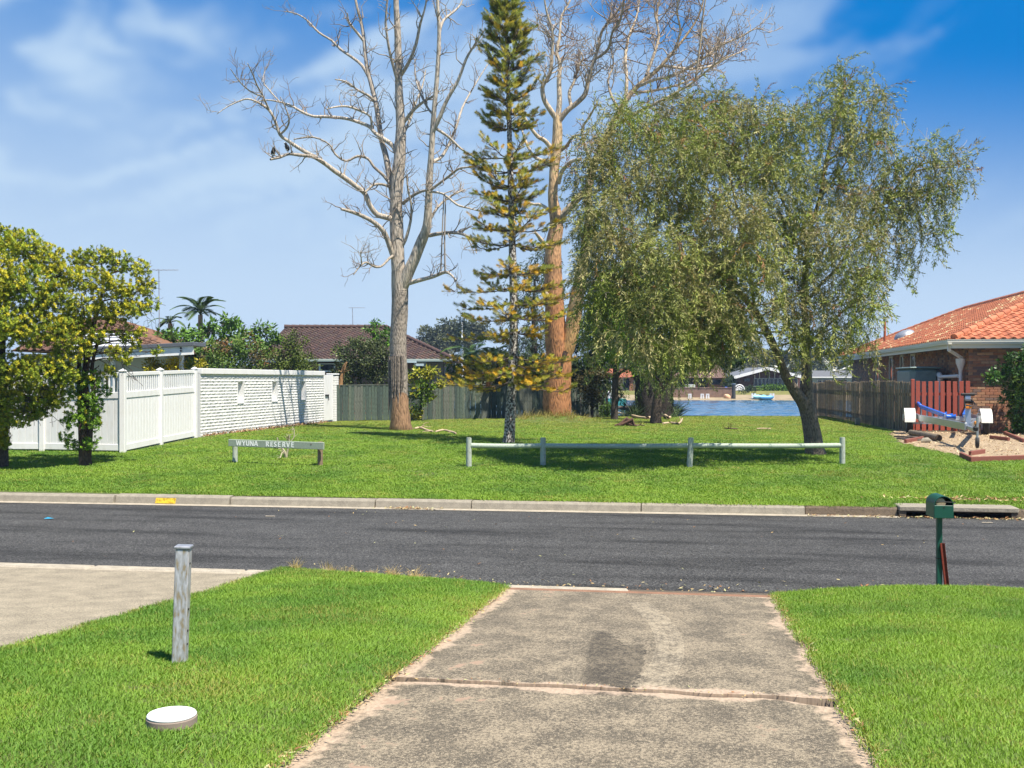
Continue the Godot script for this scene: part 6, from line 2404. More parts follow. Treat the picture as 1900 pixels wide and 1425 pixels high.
func make_bottlebrush() -> void:
	var foot := grounded(1514, 843)
	var d := dist(foot)
	var o := thing("weeping_tree", "broad weeping bottlebrush tree with forked dark trunk behind the rail", "tree", foot)
	var lump := FastNoiseLite.new()
	lump.seed = 12
	lump.frequency = 2.5
	lump.fractal_octaves = 3
	var near := 0.0
	var main := traced([[1515, 848, 44], [1513, 836, 36], [1508, 805, 31], [1502, 775, 30], [1496, 750, 31], [1495, 735, 24], [1497, 700, 19], [1495, 660, 18], [1497, 620, 15], [1492, 580, 12], [1492, 530, 11], [1497, 470, 9], [1504, 420, 8], [1520, 370, 7], [1532, 300, 6], [1552, 220, 5], [1568, 140, 3]], d)
	var left := traced([[1500, 765, 26], [1486, 742, 22], [1468, 715, 19], [1455, 690, 17], [1441, 655, 16], [1425, 620, 14], [1397, 572, 12], [1352, 522, 10], [1302, 470, 8], [1252, 420, 6], [1192, 378, 5], [1142, 330, 3]], d, 1.1)
	var s := Shape.new()
	tint(s, lin(0.26, 0.21, 0.165))
	s.tube(main.p, main.r, 14, true, lump, 0.18)
	s.tube(left.p, left.r, 12, true, lump, 0.16)
	put(o, "trunk", s, M.bark_dark)
	var L := [
		[[[1493, 565, 9], [1525, 525, 8], [1552, 498, 7], [1600, 430, 6], [1650, 362, 5], [1710, 305, 4], [1770, 300, 2]], 1.0],
		[[[1402, 578, 9], [1384, 480, 8], [1370, 400, 7], [1352, 320, 5], [1330, 235, 3]], 0.4],
		[[[1502, 450, 7], [1455, 380, 6], [1422, 300, 5], [1400, 225, 3]], 1.6],
		[[[1425, 620, 8], [1380, 610, 7], [1330, 585, 6], [1270, 560, 5], [1200, 560, 3]], 2.8],
		[[[1352, 522, 7], [1310, 530, 6], [1250, 510, 5], [1180, 480, 3]], 2.6],
		[[[1497, 640, 8], [1540, 600, 6], [1580, 560, 5], [1600, 520, 3]], 1.5],
		[[[1520, 370, 6], [1570, 300, 5], [1600, 240, 4], [1625, 190, 2]], -1.2],
		[[[1495, 500, 7], [1540, 450, 6], [1590, 380, 5], [1640, 310, 3]], -1.4],
		[[[1370, 400, 6], [1310, 350, 5], [1250, 300, 4], [1200, 250, 2]], 1.6],
		[[[1397, 572, 7], [1330, 480, 6], [1260, 380, 5], [1210, 300, 3]], -1.2],
	]
	var limbs := [main, left]
	var ls := Shape.new()
	for q in L:
		var l := rooted(q[0], limbs, q[1] * 0.45)
		tint(ls, lin(0.13, 0.10, 0.08))
		for i in l.r.size():
			l.r[i] *= 0.72
		ls.tube(l.p, l.r, 7, false)
		limbs.append(l)
	var cl := clumps([
		[1568, 150, 62, 38, 0.0], [1632, 185, 30, 40, -0.3], [1536, 215, 70, 50, 0.2], [1600, 270, 64, 48, 0.0], [1660, 300, 40, 28, 0.6],
		[1718, 292, 62, 36, 0.7], [1770, 310, 26, 40, 0.8], [1705, 358, 50, 44, 0.6], [1740, 355, 30, 40, 0.9], [1650, 385, 50, 40, 0.4], [1690, 410, 26, 36, 0.7],
		[1462, 235, 72, 40, 0.8], [1390, 215, 72, 40, 0.3], [1320, 195, 62, 34, -0.4], [1250, 212, 60, 40, 0.2], [1190, 245, 62, 42, 0.8], [1122, 285, 44, 40, 1.2],
		[1280, 290, 80, 50, 1.6], [1360, 300, 80, 52, -0.8], [1440, 320, 80, 56, 1.0], [1530, 330, 80, 56, -0.5], [1590, 370, 60, 46, 1.0],
		[1190, 340, 74, 52, 1.5], [1120, 385, 40, 44, 1.8], [1270, 390, 84, 56, 0.4], [1370, 400, 80, 52, 1.8], [1460, 410, 74, 52, 0.6], [1540, 430, 70, 50, 1.4],
		[1150, 450, 60, 50, 2.0], [1230, 470, 80, 54, 2.4], [1320, 470, 80, 54, 1.0], [1400, 480, 66, 54, 2.0], [1480, 500, 60, 50, 0.4], [1570, 500, 60, 54, 1.2], [1620, 450, 36, 46, 1.0],
		[1140, 530, 50, 50, 2.2], [1210, 560, 70, 50, 2.6], [1300, 560, 76, 48, 2.0], [1370, 545, 50, 46, 1.2], [1450, 560, 40, 40, 1.2], [1530, 560, 56, 50, 1.2], [1596, 555, 34, 60, 1.2],
		[1180, 630, 54, 42, 2.4], [1250, 640, 66, 38, 2.2], [1320, 625, 56, 42, 1.6], [1375, 600, 30, 40, 1.8], [1540, 630, 70, 30, 0.9], [1480, 610, 20, 36, 1.2], [1600, 610, 20, 30, 1.0],
		[1085, 330, 30, 44, 1.0], [1092, 420, 34, 46, 1.2], [1098, 500, 34, 40, 1.6], [1110, 250, 34, 26, 0.8], [1105, 570, 30, 34, 1.8], [1150, 210, 40, 30, 0.4], [1300, 240, 60, 40, 0.6],
		[1300, 660, 34, 18, 1.8], [1400, 635, 20, 24, 1.6]], d - 0.9, 1.0)
	tint(ls, lin(0.46, 0.39, 0.32))
	for c in cl:
		var column: float = 950.0 + FOCAL * (c.p.x * ca - c.p.z * sa) / dist(c.p)
		c.k = lerpf(1.0, 0.6, smoothstep(1400.0, 1560.0, column))
		c.r *= 0.90
	tie(ls, limbs, cl, 0.03)
	put(o, "limbs", ls, M.twig)
	var greens := [lin(0.26, 0.29, 0.08), lin(0.31, 0.335, 0.095), lin(0.195, 0.23, 0.055), lin(0.37, 0.345, 0.16), lin(0.24, 0.30, 0.05), lin(0.29, 0.27, 0.11)]
	foliage(o, "crown", cl, M.spray, M.leaf, 175.0, 0.65, 1.15, "mixed", greens, 0.36, 0.09, Color(0.30, 0.13, 0.06))
	# long streamers that hang from the underside
	var xs := []
	var cs := []
	for i in 900:
		var c: Dictionary = cl[rng.randi() % cl.size()]
		if c.p.y < EYE + 1.25:
			continue
		var q: Vector3 = c.p + Vector3(rng.randf_range(-1, 1) * c.r.x, -c.r.y * rng.randf_range(0.5, 1.1), rng.randf_range(-1, 1) * c.r.z)
		for k in rng.randi_range(1, 3):
			xs.append(Transform3D(Basis(Vector3.UP, rng.randf() * TAU) * Basis(Vector3(0, 0, 1), -1.2), q - foot + Vector3(0, -0.34 * k, 0)))
			cs.append((greens[rng.randi() % greens.size()] as Color).srgb_to_linear() * rng.randf_range(0.8, 1.2))
	swarm(o, "streamers", M.spray, M.leaf, xs, cs)

# a plain broadleaf: trunk traced, crown of clumps
func broadleaf(nm: String, label: String, category: String, trunk: Array, d: float, crown: Array, mesh: Mesh, m: Material, dens: float, smin: float, smax: float, mode: String, pal: Array, bark: Color, shell := 0.5, gold := 0.0, gold_col := Color.WHITE, group := "") -> Node3D:
	var foot := site(trunk[0][0], trunk[0][1], d)
	if d < 52.0:
		foot.y = ground(foot.x, -foot.z)
	var o := thing(nm, label, category, foot, group)
	var s := Shape.new()
	tint(s, bark)
	var l := traced(trunk, d)
	l.p[0] = Vector3(l.p[0].x, minf(l.p[0].y, foot.y - 0.05), l.p[0].z)
	var lump := FastNoiseLite.new()
	lump.frequency = 2.4
	s.tube(l.p, l.r, 12, true, lump, 0.18)
	var cl := clumps(crown, d, 0.9)
	tie(s, [l], cl, maxf(0.02, l.r[l.r.size() - 1] * 0.8))
	put(o, "trunk", s, M.bark_dark)
	foliage(o, "crown", cl, mesh, m, dens, smin, smax, mode, pal, shell, gold, gold_col)
	return o

func make_lake_trees() -> void:
	# big dark trunks at the water's edge under a heavy crown
	var o := broadleaf("lakeside_tree", "huge old tree with twin dark leaning trunks at the water's edge", "tree", [[1212, 775, 80], [1208, 755, 60], [1203, 735, 50], [1200, 712, 44], [1192, 690, 38], [1180, 665, 30], [1165, 640, 22], [1150, 620, 14]], 47.0, [[1190, 640, 70, 40], [1250, 640, 70, 46], [1310, 630, 60, 44], [1160, 590, 60, 44, 1.0], [1230, 580, 70, 50], [1300, 570, 70, 50], [1350, 620, 40, 40, -1.0], [1130, 550, 40, 40, -1.0], [1200, 520, 70, 40, -1.0], [1290, 510, 70, 40, -1.0], [1335, 665, 50, 18, -1.0], [1270, 676, 40, 16, 0.5]], M.leaf_ball_big, M.leaf, 13.0, 1.0, 1.9, "any", [lin(0.035, 0.075, 0.02), lin(0.05, 0.10, 0.025), lin(0.065, 0.12, 0.03)], lin(0.085, 0.07, 0.06), 0.5)
	var s2 := Shape.new()
	tint(s2, lin(0.08, 0.066, 0.058))
	var l := traced([[1226, 775, 70], [1226, 750, 48], [1229, 725, 42], [1233, 700, 36], [1236, 670, 30], [1240, 640, 22]], 47.0, 0.6)
	var lump := FastNoiseLite.new()
	lump.frequency = 2.2
	s2.tube(l.p, l.r, 12, true, lump, 0.2)
	put(o, "second_trunk", s2, M.bark_dark)
	# slim tree in front of it
	broadleaf("slim_tree", "slim forked tree in the shade in front of the old lakeside tree", "tree", [[1217, 787, 26], [1217, 775, 20], [1219, 750, 18], [1222, 730, 17], [1230, 712, 15], [1245, 690, 11], [1252, 665, 8], [1255, 640, 5]], 40.0, [[1205, 690, 22, 26, 0.3], [1268, 670, 26, 24], [1240, 640, 46, 26], [1195, 660, 30, 24], [1262, 702, 22, 22, 0.5]], M.spray, M.leaf, 42.0, 0.9, 1.6, "hang", [lin(0.09, 0.14, 0.03), lin(0.07, 0.115, 0.03), lin(0.12, 0.16, 0.04)], lin(0.11, 0.085, 0.065))
	# bright green low tree and the dark casuarinas behind the stripped trunk
	broadleaf("leafy_tree", "bright yellow-green leafy tree right of the stripped trunk", "tree", [[1140, 775, 14], [1142, 700, 12], [1145, 640, 8]], 43.5, [[1130, 605, 34, 26, 0.6], [1165, 620, 34, 30, 0.6], [1120, 640, 22, 20, 0.4], [1150, 650, 36, 24, 0.4], [1190, 650, 28, 24], [1175, 585, 24, 16], [1180, 680, 22, 16]], M.leaf_ball_mid, M.leaf, 42.0, 1.2, 2.0, "out", [lin(0.16, 0.30, 0.02), lin(0.12, 0.24, 0.02), lin(0.20, 0.33, 0.03)], lin(0.10, 0.08, 0.06), 0.45)
	var dark := [lin(0.04, 0.075, 0.045), lin(0.055, 0.095, 0.055), lin(0.07, 0.11, 0.06)]
	broadleaf("casuarina_tree", "dark blue-green feathery tree behind the stripped trunk, the right one", "tree", [[1102, 772, 22], [1102, 700, 18], [1106, 620, 12], [1110, 560, 6]], 49.5, [[1105, 690, 44, 34], [1120, 640, 40, 36], [1092, 630, 34, 34], [1110, 585, 40, 34], [1130, 540, 36, 30], [1100, 545, 26, 30], [1085, 710, 30, 26], [1160, 500, 40, 30], [1120, 490, 34, 26]], M.spray, M.leaf, 22.0, 1.5, 2.8, "hang", dark.duplicate(), lin(0.08, 0.065, 0.055), 0.5, 0.0, Color.WHITE, "dark feathery trees behind the stripped trunk")
	broadleaf("casuarina_tree", "grey-green feathery tree seen between the pine and the stripped trunk", "tree", [[990, 765, 18], [992, 690, 14], [990, 600, 8], [992, 520, 4]], 50.5, [[985, 690, 34, 30], [1005, 640, 30, 34], [975, 630, 28, 30], [990, 575, 34, 34], [1000, 520, 30, 30], [975, 500, 20, 24], [1010, 470, 16, 22], [1000, 720, 40, 22]], M.spray, M.leaf, 18.0, 1.5, 2.8, "hang", [lin(0.07, 0.105, 0.06), lin(0.09, 0.125, 0.07), lin(0.05, 0.08, 0.045)], lin(0.08, 0.065, 0.055), 0.5, 0.0, Color.WHITE, "dark feathery trees behind the stripped trunk")
	# deep thicket that closes the corner behind the green fence
	broadleaf("thicket", "dark dense thicket behind the green fence beside the stripped trunk", "shrubs", [[985, 770, 8], [988, 730, 6]], 47.6, [[925, 730, 30, 26], [960, 720, 40, 30], [1000, 725, 40, 30], [1060, 725, 34, 30], [1085, 735, 22, 26], [960, 690, 40, 20], [1010, 690, 30, 20], [1068, 690, 26, 24], [940, 690, 30, 20]], M.leaf_ball_mid, M.leaf, 34.0, 1.4, 2.4, "any", [lin(0.03, 0.055, 0.018), lin(0.045, 0.075, 0.02), lin(0.025, 0.045, 0.018)], lin(0.06, 0.05, 0.04))
	# palms and shrubs by the grey pickets
	broadleaf("shrub", "brown-leaved shrub right of the stripped trunk above the grey pickets", "shrub", [[1098, 772, 6], [1100, 740, 4]], 45.2, [[1080, 715, 22, 22], [1105, 705, 26, 20], [1092, 740, 22, 16]], M.leaf_ball_mid, M.leaf, 34.0, 1.1, 1.9, "any", [lin(0.09, 0.09, 0.03), lin(0.12, 0.10, 0.04), lin(0.06, 0.08, 0.03)], lin(0.08, 0.06, 0.05))
	broadleaf("shrub", "leafy fern-like shrub in front of the teal boat", "shrub", [[1128, 770, 5], [1126, 735, 3]], 46.5, [[1118, 700, 24, 8], [1138, 712, 20, 9], [1120, 724, 16, 10], [1112, 690, 18, 6]], M.spray, M.leaf, 36.0, 1.0, 1.7, "hang", [lin(0.08, 0.15, 0.04), lin(0.11, 0.19, 0.05)], lin(0.08, 0.06, 0.05))
	broadleaf("shrub", "small bright shrub at the end of the grey pickets by the water", "shrub", [[1128, 774, 4], [1128, 755, 3]], 46.0, [[1126, 757, 14, 10], [1136, 765, 8, 7], [1120, 768, 8, 6]], M.leaf_ball_mid, M.leaf, 60.0, 0.7, 1.2, "out", [lin(0.09, 0.17, 0.02), lin(0.13, 0.21, 0.03)], lin(0.08, 0.06, 0.05))
	# reeds at the old tree's foot
	for q in [[[1168, 1205], "dark reeds at the water's edge left of the old lakeside trunks"], [[1232, 1252], "dark reeds at the water's edge right of the old lakeside trunks"]]:
		var c := site((q[0][0] + q[0][1]) * 0.5, 768, 47.6)
		c.y = ground(c.x, -c.z)
		var rd := thing("reed_clump", q[1], "reeds", c, "reeds at the water's edge")
		var xs := []
		var cs := []
		for i in 46:
			var p := site(rng.randf_range(q[0][0], q[0][1]), 768, rng.randf_range(46.4, 48.2))
			p.y = ground(p.x, -p.z) - 0.05
			xs.append(Transform3D(Basis(Vector3.UP, rng.randf() * TAU).scaled(Vector3.ONE * rng.randf_range(0.7, 1.1)), p - c))
			cs.append(Color(0.045, 0.075, 0.03) * rng.randf_range(0.7, 1.3))
		swarm(rd, "stems", M.reed, M.leaf, xs, cs)

func make_left_trees() -> void:
	var gold := Color(0.60, 0.52, 0.03)
	var pal := [lin(0.23, 0.29, 0.025), lin(0.30, 0.36, 0.03), lin(0.17, 0.235, 0.02), lin(0.38, 0.39, 0.03)]
	broadleaf("golden_shrub", "large rounded golden-green shrub at the left edge in front of the white fence", "shrub", [[2, 842, 26], [4, 800, 20], [6, 740, 16], [4, 660, 12], [10, 560, 7]], 23.2, [
		[-60, 450, 60, 34], [-10, 445, 50, 30], [40, 455, 44, 30, 0.4], [85, 480, 38, 30, 0.3], [115, 510, 24, 26, 0.2], [-70, 510, 60, 50, 0.5], [-10, 520, 60, 50, 0.9], [50, 535, 54, 46, 0.8], [100, 560, 38, 40, 0.7], [-60, 600, 60, 50, 0.7], [0, 600, 54, 46, 1.1], [60, 610, 50, 40, 0.9], [115, 620, 30, 34, 0.9], [-50, 680, 60, 44, 0.6], [10, 685, 50, 40, 0.9], [65, 690, 44, 32, 0.9], [110, 680, 28, 30, 0.8], [-40, 750, 50, 36, 0.4], [15, 740, 38, 30, 0.6], [60, 735, 40, 22, 0.7], [96, 730, 24, 18, 0.6], [0, 780, 24, 28, 0.3], [8, 815, 14, 20, 0.2], [34, 772, 36, 22, 0.5], [72, 758, 30, 20, 0.5], [104, 742, 26, 18, 0.5], [-40, 800, 40, 26, 0.4], [118, 700, 28, 26, 0.6]],
		M.rosette, M.leaf, 540.0, 0.42, 0.74, "out", pal.duplicate(), lin(0.10, 0.075, 0.055), 0.34, 0.42, gold)
	var o := broadleaf("golden_tree", "small multi-stemmed golden-green tree in front of the white fence", "tree", [[158, 856, 24], [158, 845, 17], [157, 800, 13], [160, 740, 12], [157, 700, 12], [163, 660, 11], [172, 610, 9], [186, 560, 6], [196, 510, 4]], 23.4, [
		[150, 480, 26, 18], [185, 476, 30, 18, 0.2], [222, 486, 28, 20], [262, 500, 20, 18], [270, 530, 18, 22], [150, 520, 34, 28, 0.4], [200, 525, 36, 30, 0.5], [240, 545, 30, 24, 0.1], [278, 565, 22, 12], [160, 570, 38, 28, 0.5], [210, 580, 40, 22, 0.3], [250, 575, 28, 16, 0.3], [135, 600, 30, 30, 0.5], [180, 620, 30, 20, 0.4], [235, 620, 18, 20, 0.2], [215, 655, 20, 14, 0.4], [250, 640, 12, 14, 0.3], [150, 650, 26, 22, 0.6], [262, 618, 12, 10, 0.3], [292, 652, 12, 8, 0.2], [205, 690, 14, 14, 0.4], [232, 668, 14, 10, 0.4]],
		M.rosette, M.leaf, 430.0, 0.42, 0.74, "out", pal.duplicate(), lin(0.12, 0.075, 0.05), 0.40, 0.40, gold)
	var s2 := Shape.new()
	tint(s2, lin(0.11, 0.07, 0.05))
	for q in [[[152, 855, 12], [150, 800, 10], [148, 740, 9], [146, 690, 8], [150, 640, 6], [150, 580, 4]], [[163, 855, 12], [168, 800, 9], [174, 740, 8], [170, 690, 7], [180, 640, 6], [205, 590, 4], [235, 560, 3]], [[156, 850, 10], [160, 790, 8], [153, 720, 8], [158, 650, 6], [140, 590, 4]]]:
		var l := traced(q, 23.4, rng.randf_range(-0.2, 0.4))
		s2.tube(l.p, l.r, 8, true)
		twigs(s2, l, 14, 0.3, 1, 0.3, 0.4)
	put(o, "side_stem", s2, M.bark_dark)
	foliage(o, "lower_leaves", clumps([[140, 735, 18, 20, 0.2], [174, 745, 18, 26, 0.3], [132, 778, 18, 22, 0.2], [178, 782, 14, 18, 0.3], [124, 812, 14, 16, 0.2], [166, 822, 16, 18, 0.2], [174, 706, 20, 20, 0.2], [150, 700, 22, 16, 0.3], [132, 828, 16, 12, 0.1], [182, 765, 12, 12, 0.2], [150, 770, 16, 24, 0.3], [190, 725, 14, 14, 0.1]], 23.4, 0.9), M.rosette, M.leaf, 230.0, 0.5, 0.85, "out", [lin(0.13, 0.24, 0.02), lin(0.17, 0.30, 0.02)], 0.5, 0.12, gold)

func palm_frond(long: float) -> ArrayMesh:
	var s := Shape.new()
	s.col = Color(0.9, 1.0, 0.8)
	var p := Vector3.ZERO
	var d := Vector3(0.6, 1.0, 0).normalized()
	var n := 34
	for i in n:
		var q := p + d * long / n
		s.tube([p, q], [0.02 * (1.0 - float(i) / n) + 0.004, 0.02 * (1.0 - (i + 1.0) / n) + 0.004], 5, false)
		if i > 3:
			for sd in [-1.0, 1.0]:
				var out := (Vector3(0, -0.25, sd) + d * 0.75).normalized()
				s.leaf(q, out, Vector3(0, 1, 0.2 * sd), long * 0.30 * sin(PI * (0.14 + 0.82 * i / n)), 0.05)
		p = q
		d = (d + Vector3(0.02, -0.055, 0)).normalized()
	return s.mesh()

func palm(label: String, foot: Vector3, crown: Vector3, count: int, long: float, col: Color, group: String, upright := 0.4) -> void:
	var o := thing("palm_tree", label, "palm", foot, group)
	var s := Shape.new()
	tint(s, lin(0.26, 0.22, 0.17))
	var p := []
	var r := []
	for i in 9:
		p.append(foot.lerp(crown, i / 8.0))
		r.append(0.13 - 0.004 * i)
	s.tube(p, r, 10)
	put(o, "trunk", s, M.twig)
	var fm := leafy(col, Color(0.4, 0.45, 0.15), 0.45)
	var ms := [palm_frond(long), palm_frond(long * 0.85)]
	for i in count:
		var a := TAU * i * 0.381966 + 0.4
		part(o, "frond", ms[i % 2], fm, Transform3D(Basis(Vector3.UP, a) * Basis(Vector3(0, 0, 1), rng.randf_range(-0.55, upright + 0.25)), crown - foot))

# ---------- gardens behind the fences ----------
func make_garden() -> void:
	var mid := [lin(0.095, 0.19, 0.03), lin(0.125, 0.24, 0.04), lin(0.075, 0.15, 0.028), lin(0.16, 0.27, 0.045)]
	var brownish := [lin(0.11, 0.19, 0.035), lin(0.15, 0.22, 0.045), lin(0.2, 0.16, 0.07), lin(0.085, 0.155, 0.03)]
	var dusky := [lin(0.08, 0.105, 0.04), lin(0.105, 0.13, 0.05), lin(0.06, 0.085, 0.035)]
	var bark := lin(0.10, 0.08, 0.06)
	var g := "garden shrubs behind the white wall"
	broadleaf("shrub", "broad leafy green shrub behind the white wall below the palm", "shrub", [[345, 730, 8], [345, 690, 6], [345, 650, 4]], 43.0, [[318, 622, 30, 16], [350, 625, 40, 22, 0.3], [395, 615, 34, 18], [420, 600, 26, 12], [370, 650, 46, 22, 0.5], [320, 655, 34, 22, 0.3], [430, 635, 34, 20], [300, 640, 18, 18], [345, 680, 50, 20, 0.6]], M.leaf_ball_big, M.leaf_shiny, 15.0, 0.8, 1.4, "out", mid.duplicate(), bark, 0.5, 0.0, Color.WHITE, g)
	broadleaf("shrub", "reddish-tipped green shrub in the middle behind the white wall", "shrub", [[425, 740, 8], [425, 690, 6], [425, 660, 4]], 42.0, [[400, 650, 36, 18, 0.3], [445, 645, 40, 22, 0.3], [475, 660, 30, 24, 0.2], [420, 675, 46, 20, 0.6], [470, 690, 36, 16, 0.4], [385, 690, 30, 14, 0.4]], M.leaf_ball_mid, M.leaf, 30.0, 1.0, 1.7, "out", brownish.duplicate(), bark, 0.45, 0.12, Color(0.26, 0.12, 0.05), g)
	broadleaf("shrub", "tall light green shrub before the brown tiled roof behind the white wall", "shrub", [[490, 740, 6], [490, 690, 5], [490, 640, 3]], 46.0, [[465, 618, 24, 12], [495, 612, 24, 14], [480, 640, 30, 18], [512, 628, 16, 12], [500, 655, 22, 16], [440, 605, 20, 10]], M.leaf_ball_big, M.leaf_shiny, 15.0, 0.75, 1.3, "out", [lin(0.13, 0.25, 0.03), lin(0.17, 0.30, 0.04), lin(0.09, 0.17, 0.025)], bark, 0.5, 0.0, Color.WHITE, g)
	broadleaf("shrub", "dense conical olive-green conifer shrub at the right end behind the white wall", "shrub", [[545, 740, 8], [545, 690, 6], [545, 640, 3]], 43.0, [[545, 635, 22, 18], [545, 660, 34, 22, 0.2], [530, 685, 34, 16, 0.3], [565, 680, 26, 18, 0.2], [560, 700, 36, 12, 0.4], [510, 670, 18, 22, 0.2]], M.leaf_ball_mid, M.leaf, 36.0, 0.9, 1.5, "out", [lin(0.10, 0.14, 0.025), lin(0.13, 0.18, 0.03), lin(0.075, 0.11, 0.022)], bark, 0.4, 0.0, Color.WHITE, g)
	broadleaf("shrub", "golden yellow shrub under the carport roof behind the white fence", "shrub", [[315, 735, 6], [315, 700, 4], [315, 680, 3]], 31.5, [[285, 678, 24, 12, 0.2], [318, 674, 26, 12, 0.2], [345, 680, 18, 12], [300, 692, 34, 10, 0.3], [370, 676, 10, 10, -1.0]], M.leaf_ball_mid, M.leaf, 62.0, 0.7, 1.1, "out", [lin(0.50, 0.34, 0.01), lin(0.36, 0.32, 0.02), lin(0.58, 0.42, 0.015), lin(0.18, 0.22, 0.02)], bark, 0.4)
	palm("dark green palm behind the leafy shrub left of the brown roof", site(372, 720, 47.0), site(372, 584, 47.0), 15, 1.45, lin(0.085, 0.125, 0.055), "palms in the garden on the left", 0.35)
	palm("smaller palm half hidden behind the shrub left of the dark palm", site(318, 720, 46.0), site(316, 600, 46.0), 8, 1.0, lin(0.10, 0.14, 0.07), "palms in the garden on the left", 0.2)
	broadleaf("shrub", "large dark glossy shrub behind the green fence left of the dead tree", "shrub", [[668, 740, 10], [668, 700, 8], [668, 660, 5]], 46.0, [[665, 640, 30, 14], [695, 645, 30, 16], [640, 660, 24, 22, 0.2], [680, 670, 44, 24, 0.4], [715, 670, 22, 26, 0.2], [650, 695, 34, 18, 0.3], [695, 698, 36, 16, 0.4], [632, 690, 14, 22, 0.2]], M.leaf_ball_mid, M.leaf_shiny, 34.0, 0.9, 1.6, "out", dusky.duplicate(), bark, 0.5, 0.06, Color(0.14, 0.19, 0.04))
	broadleaf("shrub", "bright green broad-leaved bush top against the brown roof by the dead tree", "shrub", [[700, 740, 6], [700, 690, 5], [700, 640, 3]], 48.0, [[688, 612, 12, 10], [700, 600, 8, 8], [714, 615, 12, 12], [700, 628, 20, 12], [720, 632, 10, 10], [690, 640, 14, 8]], M.leaf_ball_big, M.leaf_shiny, 24.0, 0.6, 1.0, "out", [lin(0.09, 0.21, 0.02), lin(0.13, 0.28, 0.03), lin(0.07, 0.16, 0.02)], bark, 0.5)
	broadleaf("croton_bush", "yellow and green croton bush leaning over the green fence right of the dead tree", "shrub", [[780, 776, 5], [781, 740, 4], [783, 700, 3]], 42.2, [[768, 700, 12, 14], [782, 692, 14, 14], [800, 695, 16, 12], [812, 712, 10, 10], [790, 715, 18, 14, 0.2], [770, 730, 14, 16, 0.2], [784, 750, 14, 14, 0.3], [765, 760, 10, 12, 0.3], [775, 772, 8, 6, 0.3], [796, 735, 12, 12]], M.leaf_ball_big, M.leaf_shiny, 26.0, 0.65, 1.0, "out", [lin(0.20, 0.28, 0.02), lin(0.12, 0.20, 0.02), lin(0.34, 0.33, 0.03), lin(0.06, 0.11, 0.02)], bark, 0.5)
	broadleaf("shrub", "small leafy green shrub by the brick corner of the brown-roofed house", "shrub", [[852, 740, 5], [853, 700, 3]], 47.0, [[845, 680, 16, 12], [860, 690, 18, 14], [850, 705, 20, 10], [868, 672, 14, 10], [840, 700, 10, 10]], M.leaf_ball_mid, M.leaf, 36.0, 0.9, 1.5, "out", [lin(0.08, 0.15, 0.03), lin(0.11, 0.19, 0.035)], bark, 0.5, 0.05, Color(0.5, 0.36, 0.02))
	palm("short green palm right of the brown-roofed house", site(880, 735, 47.0), site(876, 665, 47.0), 10, 1.7, lin(0.10, 0.15, 0.03), "palms right of the brown-roofed house", 0.3)
	palm("pale fan palm beside the pine trunk behind the green fence", site(912, 740, 46.5), site(912, 668, 46.5), 9, 1.5, lin(0.12, 0.16, 0.05), "palms right of the brown-roofed house", 0.2)
	broadleaf("shrub", "golden-leaved shrub behind the green fence left of the pine trunk", "shrub", [[895, 735, 5], [897, 700, 3]], 46.0, [[885, 690, 20, 10], [905, 684, 20, 10, 0.2], [875, 700, 14, 8], [920, 695, 16, 10]], M.leaf_ball_mid, M.leaf, 34.0, 0.9, 1.5, "out", [lin(0.10, 0.14, 0.02), lin(0.34, 0.24, 0.02), lin(0.08, 0.11, 0.02)], bark, 0.5)
	# orange palm stub behind the fence, dead frond against it
	var st := thing("palm_stub", "orange-brown cut palm stump showing above the green fence by the white pillar", "stump", site(633, 720, 43.5))
	var s := Shape.new()
	tint(s, lin(0.55, 0.30, 0.13))
	var l := traced([[631, 722, 9], [633, 705, 8], [636, 690, 8], [640, 678, 6], [644, 672, 3]], 43.5)
	s.tube(l.p, l.r, 8)
	put(st, "stem", s, M.bark_bare)
	var fr := Shape.new()
	tint(fr, lin(0.4, 0.25, 0.12))
	for k in 6:
		fr.tube([site(636, 692, 43.45), site(636 + rng.randf_range(-14, 16), 680 + rng.randf_range(-8, 8), 43.3)], [0.03, 0.012], 5)
	put(st, "leaf_base", fr, M.bark_bare)
	var df := thing("dead_frond", "red-brown dead palm frond leaning upright against the green fence", "palm frond", grounded(908, 771))
	var fs := Shape.new()
	tint(fs, lin(0.26, 0.10, 0.055))
	var base: Vector3 = site(905, 708, 42.6)
	for k in 34:
		var e := grounded(rng.randf_range(893, 918), 771)
		e.y += rng.randf_range(0.0, 0.5)
		var m := base.lerp(e, 0.5) + Vector3(rng.randfn() * 0.04, 0, rng.randfn() * 0.05)
		fs.tube([base + Vector3(rng.randfn() * 0.02, 0.1, 0), m, e], [0.014, 0.013, 0.005], 4, false)
	fs.tube([base + Vector3(-0.02, 0.45, -0.1), base, base.lerp(grounded(908, 770), 0.5)], [0.03, 0.035, 0.02], 6)
	put(df, "leaflets", fs, M.twig)


